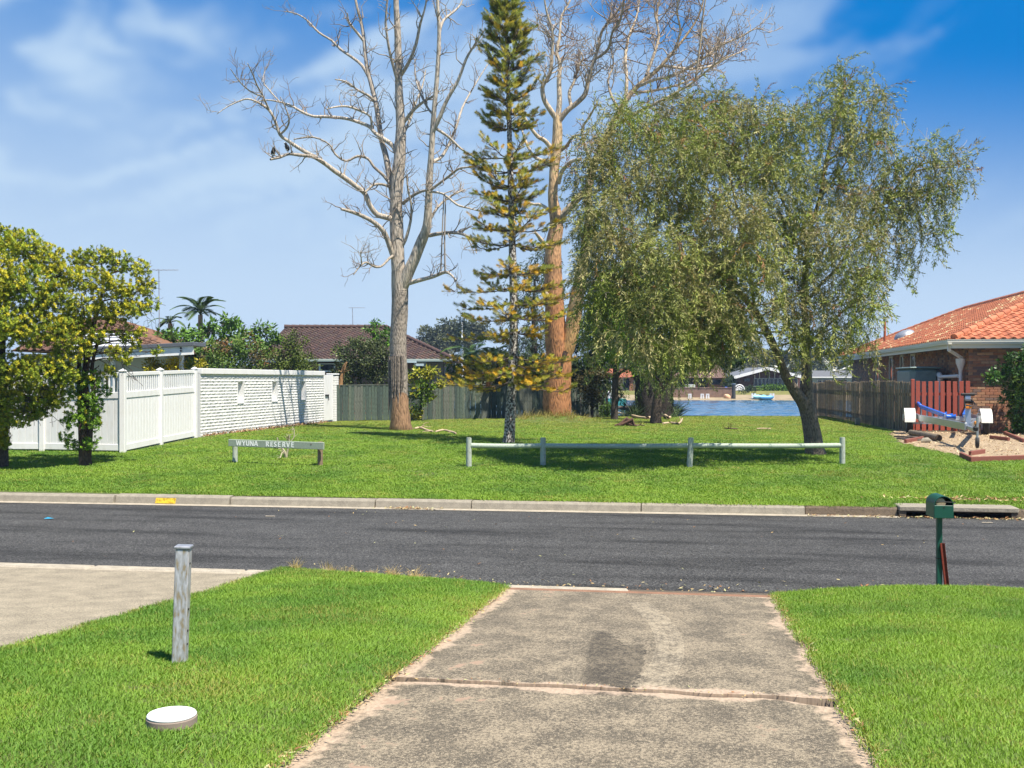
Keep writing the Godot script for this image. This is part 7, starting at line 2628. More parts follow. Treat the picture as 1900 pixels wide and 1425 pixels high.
# ---------- the reserve's furniture ----------
func make_sign() -> void:
	var a := grounded(436, 858)
	var b := grounded(594, 864)
	var o := thing("reserve_sign", "low pale green plank sign on two stumps reading WYUNA RESERVE", "sign", a)
	var ax := Vector3(b.x - a.x, 0, b.z - a.z).normalized()
	var out := -ax.cross(Vector3.UP)
	if out.z < 0: out = -out
	var d := dist(a)
	var k := d / FOCAL
	var p0 := site(429, 821, d - 0.08)
	var p1 := site(605, 821, dist(b) - 0.08)
	var yc := p0.y
	p1.y = yc - 0.03
	var s := Shape.new()
	var z := (p1 - p0).normalized()
	var up := -z.cross(out).normalized()
	if up.y < 0: up = -up
	var bs := Basis(z, up, z.cross(up))
	s.box(Transform3D(bs, (p0 + p1) * 0.5 + out * 0.09), Vector3(p0.distance_to(p1), 0.155, 0.055), 0.008)
	put(o, "plank", s, M.sign_green)
	for i in 2:
		var f: Vector3 = [a, b][i]
		var t := Shape.new()
		var lean := 0.015
		t.lathe(Transform3D(Basis(), f + Vector3(0, -0.2, 0)), [Vector2(0.058, 0), Vector2(0.056, yc - f.y + 0.235), Vector2(0.048, yc - f.y + 0.255), Vector2(0, yc - f.y + 0.257)], 16)
		var m := put(o, "leg", t, [M.sage_post, M.bare_post][i])
		if i == 1:
			m.set_meta("label", "right leg with its paint worn off to bare brown wood")
	# bolt heads
	for q in [0.93]:
		var t := Shape.new()
		var c: Vector3 = p0.lerp(p1, 0.875) + out * 0.119 + Vector3.UP * 0.03
		t.lathe(Transform3D(Basis(z, out, z.cross(out)), c), [Vector2(0.012, 0), Vector2(0.012, 0.006), Vector2(0, 0.006)], 8)
		put(o, "bolt", t, M.rust)
	var font := SystemFont.new()
	font.font_names = PackedStringArray(["Droid Sans"])
	font.font_weight = 700
	# every letter cut on its own and set wide, as they are painted
	var place := 447.5
	var word := [["W", 449.0], ["Y", 458.5], ["U", 466.0], ["N", 473.5], ["A", 481.5], ["R", 502.5], ["E", 510.5], ["S", 517.5], ["E", 524.5], ["R", 533.0], ["V", 541.0], ["E", 549.0]]
	for q in word:
		var tm := TextMesh.new()
		tm.text = q[0]
		tm.font = font
		tm.font_size = 64
		tm.pixel_size = 0.0023
		tm.depth = 0.004
		tm.horizontal_alignment = HORIZONTAL_ALIGNMENT_CENTER
		tm.vertical_alignment = VERTICAL_ALIGNMENT_CENTER
		var t: float = (q[1] - 429.0) / 176.0
		var c := p0.lerp(p1, t) + out * 0.1195
		part(o, "letter", tm, M.letters, o.transform.affine_inverse() * Transform3D(bs, c))
	# the leafless sapling behind it
	var sp := thing("bare_sapling", "small leafless pale sapling standing behind the reserve sign", "sapling", on_ground(0, 0))
	var f := grounded(531, 850)
	sp.position = f
	var ts := Shape.new()
	var dd := dist(f)
	tint(ts, lin(0.42, 0.38, 0.27))
	for q in [[[531, 852, 5], [529, 840, 4], [522, 830, 3], [517, 824, 3], [514, 812, 2]], [[531, 850, 5], [533, 838, 4], [536, 826, 3], [537, 812, 2], [538, 806, 1.6]], [[531, 845, 4], [534, 833, 3], [539, 820, 2], [545, 812, 1.6], [546, 800, 1.6], [545, 795, 1]], [[530, 848, 4], [525, 838, 3], [521, 846, 2], [520, 850, 1]]]:
		var l := traced(q, dd, rng.randf_range(-0.2, 0.2))
		ts.tube(l.p, l.r, 6)
		twigs(ts, l, 7, 0.16, 0, 0.3, 0.5, 0.3, 0.003)
	put(sp, "stem", ts, M.twig)
	foliage(sp, "leaves", clumps([[536, 812, 5, 4], [520, 828, 6, 4], [512, 832, 4, 4]], dd, 0.8), M.leaf_ball, M.leaf, 10.0, 0.3, 0.5, "any", [lin(0.12, 0.12, 0.03)])

func make_rail() -> void:
	var px := [870.0, 1007.5, 1279.5, 1563.0]
	var bx := [866.5, 864.0, 867.0, 861.0]
	var ty := [813.0, 813.0, 813.0, 812.5]
	var feet := []
	var tops := []
	for i in 4:
		var f := grounded(px[i], bx[i])
		feet.append(f)
		tops.append(EYE + (705.0 - ty[i]) / FOCAL * dist(f))
	var o := thing("log_rail", "low pale green round-log rail on four short posts in front of the weeping tree", "rail", feet[0])
	var lump := FastNoiseLite.new()
	lump.frequency = 1.2
	for i in 4:
		var s := Shape.new()
		var f: Vector3 = feet[i]
		var lean := Vector3(0.03, 0, 0) if i == 2 else Vector3.ZERO
		var top := Vector3(f.x, tops[i], f.z) + lean
		s.tube([f + Vector3.DOWN * 0.2, f, f.lerp(top, 0.5), top, top + Vector3.UP * 0.012], [0.06, 0.06, 0.059, 0.057, 0.048], 16, true, lump, 0.05)
		put(o, "post", s, M.sage_post)
	for i in 3:
		var a: Vector3 = feet[i]
		var b: Vector3 = feet[i + 1]
		var ya: float = EYE + (705.0 - [826.5, 827.0, 826.5][i]) / FOCAL * dist(a)
		var yb: float = EYE + (705.0 - [827.0, 827.0, 826.5][i]) / FOCAL * dist(b)
		var p := Vector3(a.x, ya, a.z)
		var q := Vector3(b.x, yb, b.z)
		var dir := (q - p).normalized()
		var pts := []
		var rr := []
		for k in 9:
			pts.append((p + dir * 0.04).lerp(q - dir * 0.04, k / 8.0) + Vector3.UP * (-0.012 * sin(PI * k / 8.0)))
			rr.append(0.052)
		var s := Shape.new()
		s.tube(pts, rr, 16, true, lump, 0.05)
		put(o, "rail", s, M.sage)

func make_trailer() -> void:
	var c := grounded(1757, 806)
	var j := grounded(1806, 838)
	var fwd := Vector3(j.x - c.x, 0, j.z - c.z)
	var long := fwd.length()
	fwd = fwd.normalized()
	var o := thing("boat_trailer", "empty galvanised boat trailer with white mudguards and blue rollers", "trailer", c)
	o.basis = Basis(Vector3.UP.cross(fwd), Vector3.UP, fwd)
	var frame := Shape.new()
	# local axes: x across, z forward to the coupling
	for s in [-1.0, 1.0]:
		frame.beam(Vector3(0.78 * s, 0.50, -1.5), Vector3(0.78 * s, 0.50, 0.9), 0.06, 0.15, 0.006)
		frame.beam(Vector3(0.78 * s, 0.50, 0.9), Vector3(0.06 * s, 0.46, long - 1.0), 0.06, 0.18, 0.006)
	frame.beam(Vector3(0, 0.44, long - 1.4), Vector3(0, 0.44, long + 0.35), 0.07, 0.09, 0.006)
	for z in [-1.45, -0.6, 0.4, 1.3]:
		var w := 0.78 if z < 0.95 else 0.62
		frame.beam(Vector3(-w, 0.46, z), Vector3(w, 0.46, z), 0.05, 0.06, 0.005)
	put_local(o, "frame", frame, M.steel)
	var ax := Shape.new()
	ax.beam(Vector3(-1.0, 0.32, 0), Vector3(1.0, 0.32, 0), 0.05, 0.05)
	for s in [-1.0, 1.0]:
		for k in 4:
			ax.beam(Vector3(0.74 * s, 0.36 + 0.012 * k, -0.5 + 0.1 * k), Vector3(0.74 * s, 0.36 + 0.012 * k, 0.5 - 0.1 * k), 0.045, 0.01)
	put_local(o, "axle", ax, M.steel_rough)
	for s in [-1.0, 1.0]:
		var w := Shape.new()
		var x := Transform3D(Basis(Vector3(0, 0, 1), PI / 2), Vector3(1.03 * s, 0.32, 0))
		w.lathe(x, [Vector2(0.19, -0.09), Vector2(0.29, -0.095), Vector2(0.32, -0.06), Vector2(0.32, 0.06), Vector2(0.29, 0.095), Vector2(0.19, 0.09)], 28)
		var tyre := put_local(o, "wheel", w, M.rubber)
		var rim := Shape.new()
		rim.lathe(x, [Vector2(0, -0.05), Vector2(0.08, -0.06), Vector2(0.1, -0.03), Vector2(0.19, -0.085)], 20)
		rim.lathe(x, [Vector2(0.19, 0.085), Vector2(0.1, 0.03), Vector2(0.08, 0.06), Vector2(0, 0.05)], 20)
		part(tyre, "rim", rim, M.steel)
		var g := Shape.new()
		var pts := []
		for k in 13:
			var a := deg_to_rad(8.0 + 164.0 * k / 12.0)
			pts.append(Vector3(0, 0.30 + sin(a) * 0.46, cos(a) * 0.50))
		for k in 12:
			var p: Vector3 = pts[k]
			var q: Vector3 = pts[k + 1]
			var nn := Vector3(0, (p.y + q.y) * 0.5 - 0.3, (p.z + q.z) * 0.5).normalized()
			var x0 := Vector3(1.03 * s - 0.15, 0, 0)
			var x1 := Vector3(1.03 * s + 0.15, 0, 0)
			g.quad(p + x0, q + x0, q + x1, p + x1, nn)
			g.quad(p * 1.0 - nn * 0.012 + x0, q - nn * 0.012 + x0, q - nn * 0.012 + x1, p - nn * 0.012 + x1, -nn)
			for e in [x0, x1]:
				g.quad(p + e, q + e, q + e - nn * 0.07, p + e - nn * 0.07, Vector3(1 if e == x1 else -1, 0, 0))
		put_local(o, "mudguard", g, M.mudguard)
		# skids and their roller brackets
		var sk := Shape.new()
		sk.beam(Vector3(0.74 * s, 0.92, -1.6), Vector3(0.66 * s, 0.80, -0.9), 0.08, 0.11, 0.015)
		sk.beam(Vector3(0.64 * s, 0.78, -0.75), Vector3(0.24 * s, 0.62, 2.2), 0.08, 0.11, 0.015)
		put_local(o, "skid", sk, M.blue_plastic)
		for k in 5:
			var t := k / 4.0
			var p := Vector3(0.64 * s, 0.78, -0.75).lerp(Vector3(0.24 * s, 0.62, 2.2), t)
			var b := Shape.new()
			b.beam(Vector3(p.x + 0.01 * s, 0.48, p.z), p + Vector3(0.01 * s, -0.02, 0), 0.035, 0.05)
			b.lathe(Transform3D(Basis(Vector3(1, 0, 0), PI / 2), p + Vector3(0, 0.0, 0.035)), [Vector2(0, 0), Vector2(0.03, 0), Vector2(0.03, 0.03), Vector2(0, 0.03)], 10)
			put_local(o, "bracket", b, M.steel)
		var up := Shape.new()
		up.beam(Vector3(0.72 * s, 0.5, -1.4), Vector3(0.72 * s, 0.90, -1.52), 0.05, 0.05)
		put_local(o, "rear_upright", up, M.steel)
		var lt := Shape.new()
		lt.slab(Vector3(1.03 * s - 0.12, 0.36, -0.48), Vector3(1.03 * s + 0.12, 0.46, -0.43), 0.01)
		put_local(o, "tail_light", lt, M.red_plastic)
		var wb := Shape.new()
		wb.slab(Vector3(1.2 * s - 0.015, 0.40, 0.0), Vector3(1.2 * s + 0.015, 0.58, 0.09), 0.008)
		put_local(o, "width_marker", wb, M.white)
	# keel rollers
	for k in 3:
		var z: float = [-1.45, 0.4, 1.3][k]
		var r := Shape.new()
		r.lathe(Transform3D(Basis(Vector3(0, 0, 1), PI / 2), Vector3(0, 0.56, z)), [Vector2(0, -0.12), Vector2(0.07, -0.12), Vector2(0.04, 0), Vector2(0.07, 0.12), Vector2(0, 0.12)], 14)
		put_local(o, "keel_roller", r, M.blue_plastic)
	# winch post with winch and snub block
	var wp := Shape.new()
	var wz := long - 1.05
	wp.beam(Vector3(0, 0.40, wz), Vector3(0, 1.22, wz - 0.12), 0.12, 0.09, 0.006)
	wp.beam(Vector3(0, 0.48, wz - 0.6), Vector3(0, 0.85, wz - 0.08), 0.05, 0.05)
	put_local(o, "winch_post", wp, M.steel)
	var wn := Shape.new()
	wn.lathe(Transform3D(Basis(Vector3(0, 0, 1), PI / 2), Vector3(0, 1.07, wz + 0.03)), [Vector2(0, -0.09), Vector2(0.09, -0.09), Vector2(0.09, -0.075), Vector2(0.05, -0.07), Vector2(0.05, 0.07), Vector2(0.09, 0.075), Vector2(0.09, 0.09), Vector2(0, 0.09)], 16)
	wn.beam(Vector3(0.11, 1.07, wz + 0.03), Vector3(0.13, 1.0, wz + 0.22), 0.015, 0.03)
	put_local(o, "winch", wn, M.dark_steel)
	var sn := Shape.new()
	sn.slab(Vector3(-0.16, 1.20, wz - 0.16), Vector3(0.16, 1.27, wz - 0.06), 0.02)
	put_local(o, "snub_block", sn, M.black)
	var wr := Shape.new()
	wr.box(Transform3D(Basis(), Vector3(0, 1.0, wz + 0.06)), Vector3(0.12, 0.02, 0.05))
	wr.slab(Vector3(-0.07, 0.90, wz + 0.02), Vector3(0.07, 0.955, wz + 0.08), 0.01)
	put_local(o, "strap", wr, M.orange_plastic)
	# jockey wheel
	var jk := Shape.new()
	var jz := long - 0.02
	jk.tube([Vector3(0.09, 0.12, jz), Vector3(0.09, 0.72, jz)], [0.028, 0.028], 12)
	jk.tube([Vector3(0.09, 0.72, jz), Vector3(0.09, 0.80, jz), Vector3(0.2, 0.80, jz)], [0.012, 0.012, 0.012], 6)
	jk.beam(Vector3(0.05, 0.24, jz), Vector3(0.05, 0.09, jz - 0.02), 0.01, 0.05)
	jk.beam(Vector3(0.13, 0.24, jz), Vector3(0.13, 0.09, jz - 0.02), 0.01, 0.05)
	put_local(o, "jockey_stand", jk, M.steel)
	var jw := Shape.new()
	jw.lathe(Transform3D(Basis(Vector3(0, 0, 1), PI / 2), Vector3(0.09, 0.13, jz - 0.02)), [Vector2(0, -0.04), Vector2(0.09, -0.04), Vector2(0.125, -0.03), Vector2(0.13, 0), Vector2(0.125, 0.03), Vector2(0.09, 0.04), Vector2(0, 0.04)], 18)
	put_local(o, "jockey_wheel", jw, M.rubber)
	var cp := Shape.new()
	cp.slab(Vector3(-0.05, 0.42, long + 0.35), Vector3(0.05, 0.52, long + 0.55), 0.02)
	cp.tube([Vector3(0, 0.52, long + 0.36), Vector3(0, 0.58, long + 0.5)], [0.012, 0.012], 6)
	put_local(o, "coupling", cp, M.dark_steel)
	var tag2 := Shape.new()
	tag2.slab(Vector3(0.05, 0.52, long - 0.35), Vector3(0.14, 0.62, long - 0.25), 0.02)
	put_local(o, "side_reflector", tag2, M.orange_plastic)

func put_local(o: Node3D, nm: String, s: Shape, m: Material) -> MeshInstance3D:
	return part(o, nm, s, m)

func make_mailbox() -> void:
	var f := site(1743, 1092, 10.72)
	f.y = lawn_high(f.x, -f.z) - 0.02
	var o := thing("mailbox", "green steel mailbox with an open round newspaper tube on a square post", "mailbox", f, "", deg_to_rad(3.0))
	var k := 10.72 / FOCAL
	var top := EYE + (705.0 - 958.0) * k - f.y
	var s := Shape.new()
	s.slab(Vector3(-0.025, -0.15, -0.025), Vector3(0.025, top, 0.025), 0.003)
	part(o, "post", s, M.green_paint)
	# letter tray: open-topped box under the hood, wider than deep
	var bw := 0.092
	var y0 := top
	var y1 := top + 0.125
	var zb := -0.14
	var zf := 0.16
	s = Shape.new()
	s.slab(Vector3(-bw, y0, zf - 0.012), Vector3(bw, y1, zf), 0.003)
	s.slab(Vector3(-bw, y0, zb), Vector3(bw, y1, zb + 0.012), 0.003)
	s.slab(Vector3(-bw, y0, zb + 0.013), Vector3(-bw + 0.008, y1, zf - 0.013))
	s.slab(Vector3(bw - 0.008, y0, zb + 0.013), Vector3(bw, y1, zf - 0.013))
	s.slab(Vector3(-bw + 0.009, y0 + 0.001, zb + 0.013), Vector3(bw - 0.009, y0 + 0.01, zf - 0.013))
	part(o, "letter_box", s, M.green_paint)
	# half-round hood, open at both ends, with thickness
	s = Shape.new()
	var n := 18
	for i in n:
		var a := PI * i / n
		var b := PI * (i + 1) / n
		for q in [[bw, 1.0], [bw - 0.006, -1.0]]:
			var r: float = q[0]
			var p0 := Vector3(cos(a) * r, y1 + sin(a) * r, zb)
			var p1 := Vector3(cos(b) * r, y1 + sin(b) * r, zb)
			var add := Vector3(0, 0, zf - zb)
			s.quad(p0, p1, p1 + add, p0 + add, Vector3(cos((a + b) * 0.5), sin((a + b) * 0.5), 0) * q[1])
		for z in [zb, zf]:
			s.quad(Vector3(cos(a) * bw, y1 + sin(a) * bw, z), Vector3(cos(b) * bw, y1 + sin(b) * bw, z), Vector3(cos(b) * (bw - 0.006), y1 + sin(b) * (bw - 0.006), z), Vector3(cos(a) * (bw - 0.006), y1 + sin(a) * (bw - 0.006), z), Vector3(0, 0, 1 if z == zf else -1))
	var bp := PackedVector2Array()
	for i in n + 1:
		bp.append(Vector2(cos(PI * i / n), sin(PI * i / n)) * (bw - 0.007) + Vector2(0, y1))
	s.prism(Transform3D(Basis(), Vector3(0, 0, zb + 0.002)), bp, 0.006)
	part(o, "hood", s, M.green_paint)
	s = Shape.new()
	s.tube([Vector3(-bw, y1 + 0.03, zf - 0.02), Vector3(0, y1 + 0.035, zf + 0.004), Vector3(bw + 0.02, y1 + 0.03, zf - 0.01)], [0.005, 0.005, 0.005], 6)
	part(o, "wire_clip", s, M.black)
	s = Shape.new()
	s.lathe(Transform3D(Basis(Vector3(1, 0, 0), PI / 2), Vector3(0.0, y1 - 0.02, zf)), [Vector2(0.008, 0), Vector2(0.008, 0.003), Vector2(0, 0.003)], 10)
	part(o, "keyhole", s, M.black)
	# zip ties round the post
	s = Shape.new()
	s.slab(Vector3(-0.03, 0.30, -0.03), Vector3(0.03, 0.308, 0.03))
	s.tube([Vector3(0.03, 0.304, 0.02), Vector3(0.07, 0.31, 0.03)], [0.004, 0.004], 5)
	part(o, "cable_tie", s, M.black)
	# something left inside
	var pa := thing("rolled_paper", "pale brown crumpled paper stuffed in the mailbox hood", "paper", o.transform * Vector3(-0.025, y1 + 0.022, 0.02), "", deg_to_rad(3.0))
	s = Shape.new()
	s.tube([Vector3(0, 0, -0.12), Vector3(0.005, 0.01, 0.0), Vector3(0, 0.0, 0.12)], [0.045, 0.05, 0.048], 12, true, bump_noise, 0.1)
	part(pa, "roll", s, M.paper)
	# rusty star picket leaning beside the post
	var q := site(1760, 1090, 10.7)
	q.y = lawn_high(q.x, -q.z) - 0.05
	var sp := thing("steel_picket", "rusty red-brown steel picket leaning beside the mailbox post", "stake", q)
	var t0 := site(1748, 1008, 10.68)
	for i in 3:
		var a := TAU * i / 3.0 + 0.4
		s = Shape.new()
		var dir := (t0 - q).normalized()
		var sd := (Vector3(cos(a), 0, sin(a)) - dir * dir.dot(Vector3(cos(a), 0, sin(a)))).normalized() * 0.017
		var th := dir.cross(sd).normalized() * 0.004
		var b0 := q + Vector3.DOWN * 0.1
		s.quad(b0 + th, t0 + th, t0 + sd * 1.6 + th, b0 + sd * 1.6 + th, th.normalized())
		s.quad(b0 - th, t0 - th, t0 + sd * 1.6 - th, b0 + sd * 1.6 - th, -th.normalized())
		s.quad(b0 + sd * 1.6 + th, t0 + sd * 1.6 + th, t0 + sd * 1.6 - th, b0 + sd * 1.6 - th, sd.normalized())
		s.quad(t0 + th, t0 + sd * 1.6 + th, t0 + sd * 1.6 - th, t0 - th, dir)
		put(sp, "flange", s, M.rust)

func make_small_things() -> void:
	# galvanised post
	var f := lawned(333, 1231)
	var o := thing("square_post", "weathered galvanised square post with a flat cap on the front lawn", "post", f, "", 0.22)
	var px_size := dist(f) / FOCAL
	var hgt := EYE + (705.0 - 1017.0) * px_size - f.y
	var s := Shape.new()
	var lean := Basis(Vector3(0, 0, 1), -0.035)
	s.box(Transform3D(lean, lean * Vector3(0, hgt * 0.5 - 0.1, 0)), Vector3(0.082, hgt + 0.2, 0.082), 0.006)
	part(o, "tube", s, M.galv)
	s = Shape.new()
	s.box(Transform3D(lean, lean * Vector3(0, hgt + 0.008, 0)), Vector3(0.096, 0.016, 0.096), 0.004)
	part(o, "cap", s, M.steel_rough)
	for y in [0.12, 0.2, 0.33, hgt - 0.09]:
		s = Shape.new()
		s.lathe(Transform3D(Basis(Vector3(0, 0, 1), -PI / 2), lean * Vector3(0.041, y, 0.012)), [Vector2(0.007, 0), Vector2(0.007, 0.005), Vector2(0, 0.005)], 8)
		part(o, "rivet", s, M.dark_steel)
	# round inspection cap
	var g := lawned(318, 1347)
	o = thing("inspection_cap", "round white inspection cap on a short concrete collar in the lawn", "drain cap", g)
	s = Shape.new()
	s.lathe(Transform3D(Basis(), Vector3.ZERO), [Vector2(0.116, -0.08), Vector2(0.116, 0.040), Vector2(0.109, 0.046), Vector2(0.0, 0.046)], 36)
	part(o, "collar", s, mat(lin(0.30, 0.24, 0.20), 0.9, 0.0, M.fine, Vector3(6, 6, 6)))
	s = Shape.new()
	s.lathe(Transform3D(Basis(), Vector3.ZERO), [Vector2(0.112, 0.047), Vector2(0.113, 0.052), Vector2(0.108, 0.058), Vector2(0.0, 0.060)], 36)
	part(o, "lid", s, M.lid)
	# timber edging, planks, log and bricks in the gravel yard
	var sleepers := [[[1783, 848], [1803, 857], "red timber edging board across the near corner of the gravel yard"], [[1800, 857], [1925, 853], "long red timber edging board along the near side of the gravel yard"], [[1800, 846], [1826, 842], "short red board on the gravel beside the jockey wheel"], [[1863, 806], [1900, 822], "red timber edging board at the right of the gravel yard"], [[1866, 806], [1925, 806], "red timber edging board running right below the brick wall"], [[1680, 823], [1712, 817], "reddish board lying under the trailer's left wheel"], [[1838, 815], [1872, 819], "flat red board on the gravel behind the jockey wheel"]]
	for q in sleepers:
		var a := grounded(q[0][0], q[0][1])
		var b := grounded(q[1][0], q[1][1])
		var t := thing("timber_board", q[2], "board", a, "red boards in the gravel yard")
		s = Shape.new()
		s.beam(a + Vector3.UP * 0.05, b + Vector3.UP * 0.05, 0.07, 0.11, 0.008)
		put(t, "board", s, mat(lin(0.26, 0.085, 0.06), 0.85, 0.0, M.fine, Vector3(5, 5, 5)))
	var dkb := mat(lin(0.10, 0.085, 0.075), 0.9)
	for q in [[[1662, 812], [1700, 814], "dark grey plank under the trailer's left wheel, the upper one"], [[1668, 816], [1706, 819], "dark grey plank under the trailer's left wheel, the lower one"]]:
		var a := grounded(q[0][0], q[0][1])
		var b := grounded(q[1][0], q[1][1])
		var t := thing("timber_board", q[2], "board", a, "dark planks under the trailer")
		s = Shape.new()
		s.beam(a + Vector3.UP * 0.04, b + Vector3.UP * 0.04, 0.16, 0.04, 0.006)
		put(t, "board", s, dkb)
	var la := grounded(1690, 808)
	var lb := grounded(1742, 820)
	var lg := thing("log", "weathered round log lying on the gravel beside the trailer wheel", "log", la)
	s = Shape.new()
	tint(s, lin(0.24, 0.19, 0.13))
	s.tube([la + Vector3.UP * 0.09, la.lerp(lb, 0.5) + Vector3.UP * 0.1, lb + Vector3.UP * 0.1], [0.075, 0.085, 0.085], 14, false, bump_noise, 0.1)
	put(lg, "trunk", s, M.bark_bare)
	s = Shape.new()
	tint(s, lin(0.09, 0.06, 0.04))
	var dir := (lb - la).normalized()
	var e0 := lb + Vector3.UP * 0.1 + dir * 0.001
	s.lathe(Transform3D(Basis(dir.cross(Vector3.UP).normalized(), dir, dir.cross(dir.cross(Vector3.UP)).normalized()), e0), [Vector2(0.085, 0), Vector2(0.05, 0.002), Vector2(0, 0.0)], 14)
	put(lg, "cut_end", s, M.bark_bare)
	var st := grounded(1720, 822)
	var rk := thing("rock", "pale grey rock on the gravel in front of the log", "rock", st)
	s = Shape.new()
	s.tube([st + Vector3(-0.13, 0.03, 0), st + Vector3(-0.09, 0.05, 0), st + Vector3(0.02, 0.06, 0.02), st + Vector3(0.12, 0.04, 0.03)], [0.03, 0.075, 0.08, 0.02], 9, true, bump_noise, 0.4)
	put(rk, "stone", s, M.kerb)
	var pv := grounded(1587, 788)
	var pb := thing("paving_block", "small pale block standing against the paling fence", "block", pv)
	s = Shape.new()
	s.slab(pv + Vector3(0, 0, -0.1), pv + Vector3(0.16, 0.24, 0.05), 0.01)
	put(pb, "block", s, M.kerb)
	# fallen branches
	var falls := [
		[[[768, 797, 4], [780, 796, 4], [792, 800, 4], [803, 803, 3]], "pale curved fallen branch right of the dead tree's foot", 0.03],
		[[[808, 803, 3], [822, 800, 4], [838, 803, 4], [846, 807, 3]], "pale fallen branch between the dead tree and the pine", 0.03],
		[[[1135, 765, 4], [1152, 769, 5], [1172, 773, 5], [1190, 777, 5], [1208, 776, 5], [1216, 771, 4]], "long pale fallen branch by the water left of the slim trunk", 0.08],
		[[[1226, 770, 5], [1234, 774, 5], [1242, 777, 5], [1250, 771, 5], [1255, 770, 4]], "bent pale fallen branch right of the slim trunk", 0.08],
		[[[1230, 788, 4], [1245, 786, 4], [1258, 789, 4], [1264, 784, 3], [1266, 779, 2]], "brown fallen branch with upturned ends in the shade right of the slim trunk", 0.05],
		[[[1180, 792, 3], [1186, 790, 3], [1196, 791, 2]], "short dark fallen stick on the lawn left of the slim trunk", 0.03],
		[[[1345, 796, 2], [1356, 797, 3], [1369, 797, 2]], "thin dark stick on the lawn in front of the lake", 0.02],
		[[[1404, 797, 2], [1416, 797, 2.4], [1430, 797, 2]], "thin pale stick on the lawn left of the weeping tree's trunk", 0.02],
	]
	for q in falls:
		var p := []
		var r := []
		for c in q[0]:
			var w := grounded(c[0], c[1])
			p.append(w + Vector3.UP * (0.02 + q[2] * rng.randf()))
			r.append(c[2] * 0.5 * dist(w) / FOCAL)
		var l := smooth_line(p, r, 3)
		var t := thing("fallen_branch", q[1], "branch", p[0], "fallen branches on the reserve")
		s = Shape.new()
		tint(s, lin(0.5, 0.38, 0.25) if not ("dark" in q[1]) else lin(0.14, 0.09, 0.06))
		s.tube(l.p, l.r, 7)
		twigs(s, l, 3, 0.35, 0, 0.2, 0.1)
		put(t, "stick", s, M.twig)
	var sb := grounded(1162, 791)
	var bk := thing("bark_heap", "dark heap of fallen bark left of the slim trunk", "bark", sb)
	s = Shape.new()
	tint(s, lin(0.13, 0.065, 0.04))
	for k in 9:
		s.tube([sb + Vector3(rng.randf_range(-0.4, 0.1), 0.02, rng.randf_range(-0.1, 0.1)), sb + Vector3(rng.randf_range(-0.1, 0.25), rng.randf_range(0.12, 0.28), 0), sb + Vector3(rng.randf_range(0.1, 0.4), 0.02, rng.randf_range(-0.1, 0.1))], [0.04, 0.07, 0.03], 6)
	put(bk, "bark_slab", s, M.bark_bare)
	# litter on the road
	var bl := grounded(92, 964)
	var b1 := thing("plastic_scrap", "small blue plastic scrap on the asphalt at the left", "litter", bl)
	s = Shape.new()
	s.quad(Vector3(-0.06, 0.012, 0.02), Vector3(0.06, 0.02, 0.03), Vector3(0.05, 0.012, -0.04), Vector3(-0.05, 0.03, -0.03), Vector3.UP)
	s.quad(Vector3(-0.06, 0.012, 0.02), Vector3(-0.05, 0.03, -0.03), Vector3(-0.1, 0.015, -0.03), Vector3(-0.1, 0.01, 0.01), Vector3.UP)
	part(b1, "film", s, mat(lin(0.02, 0.35, 0.6), 0.4))
	for q in [[501, 959, "pale flat scrap on the asphalt right of the galvanised post"], [1832, 971, "pale strip of bark on the asphalt in front of the storm drain"]]:
		var c := grounded(q[0], q[1])
		var t := thing("litter_scrap", q[2], "litter", c)
		s = Shape.new()
		s.slab(Vector3(-0.08, 0.004, -0.02), Vector3(0.08, 0.014, 0.02), 0.003)
		part(t, "scrap", s, M.gutter)
	# leaves gathered along the edges of the road and the drive
	var xs := []
	var cs := []
	var tones := [lin(0.42, 0.30, 0.14).srgb_to_linear(), lin(0.30, 0.15, 0.07).srgb_to_linear(), lin(0.5, 0.42, 0.22).srgb_to_linear(), lin(0.22, 0.12, 0.06).srgb_to_linear(), lin(0.4, 0.40, 0.2).srgb_to_linear()]
	var drop := func(v: float, u: float, y: float, sc: float) -> void:
		xs.append(Transform3D(Basis.from_euler(Vector3(rng.randf_range(-0.4, 0.4), rng.randf() * TAU, rng.randf_range(-0.4, 0.4))).scaled(Vector3(sc, sc, sc)), Vector3(v, y, -u)))
		cs.append(tones[rng.randi() % tones.size()])
	for i in 900:
		var v := rng.randf_range(-4.0, 8.0)
		drop.call(v, lawn_end(clampf(v, -4.4, 13.0)) + 0.25 + absf(rng.randfn()) * 0.35, 0.012, rng.randf_range(0.4, 1.0))
	for i in 110:
		drop.call(rng.randf_range(-9, 8), rng.randf_range(11.5, 17.9), 0.01, rng.randf_range(0.4, 0.9))
	for i in 700:
		var v := rng.randf_range(2.0, 9.0)
		drop.call(v, kerb_u(v) - 0.06 - absf(rng.randfn()) * 0.06, 0.016, rng.randf_range(0.5, 1.2))
	for i in 160:
		drop.call(rng.randfn() * 0.25 - 4.6, kerb_u(-4.6) - 0.05 - absf(rng.randfn()) * 0.05, 0.016, rng.randf_range(0.6, 1.3))
	for i in 260:
		drop.call(rng.randfn() * 0.6 + 4.6, kerb_u(4.6) + 0.5 + absf(rng.randfn()) * 0.2, 0.245, rng.randf_range(0.8, 1.6))
	for i in 2600:
		var u := rng.randf_range(3.0, 10.6)
		var side := rng.randf() < 0.55
		var v := -1.77 + absf(rng.randfn()) * 0.035 if side else 0.9 - absf(rng.randfn()) * 0.03
		drop.call(v, u, ground(v, u) + 0.012 + rng.randf() * 0.02, rng.randf_range(0.25, 0.7))
	for i in 120:
		var v := rng.randf_range(-1.7, 0.85)
		drop.call(v, 6.355 - 0.03 * v + rng.randfn() * 0.03, ground(v, 6.36) + 0.004, rng.randf_range(0.2, 0.45))
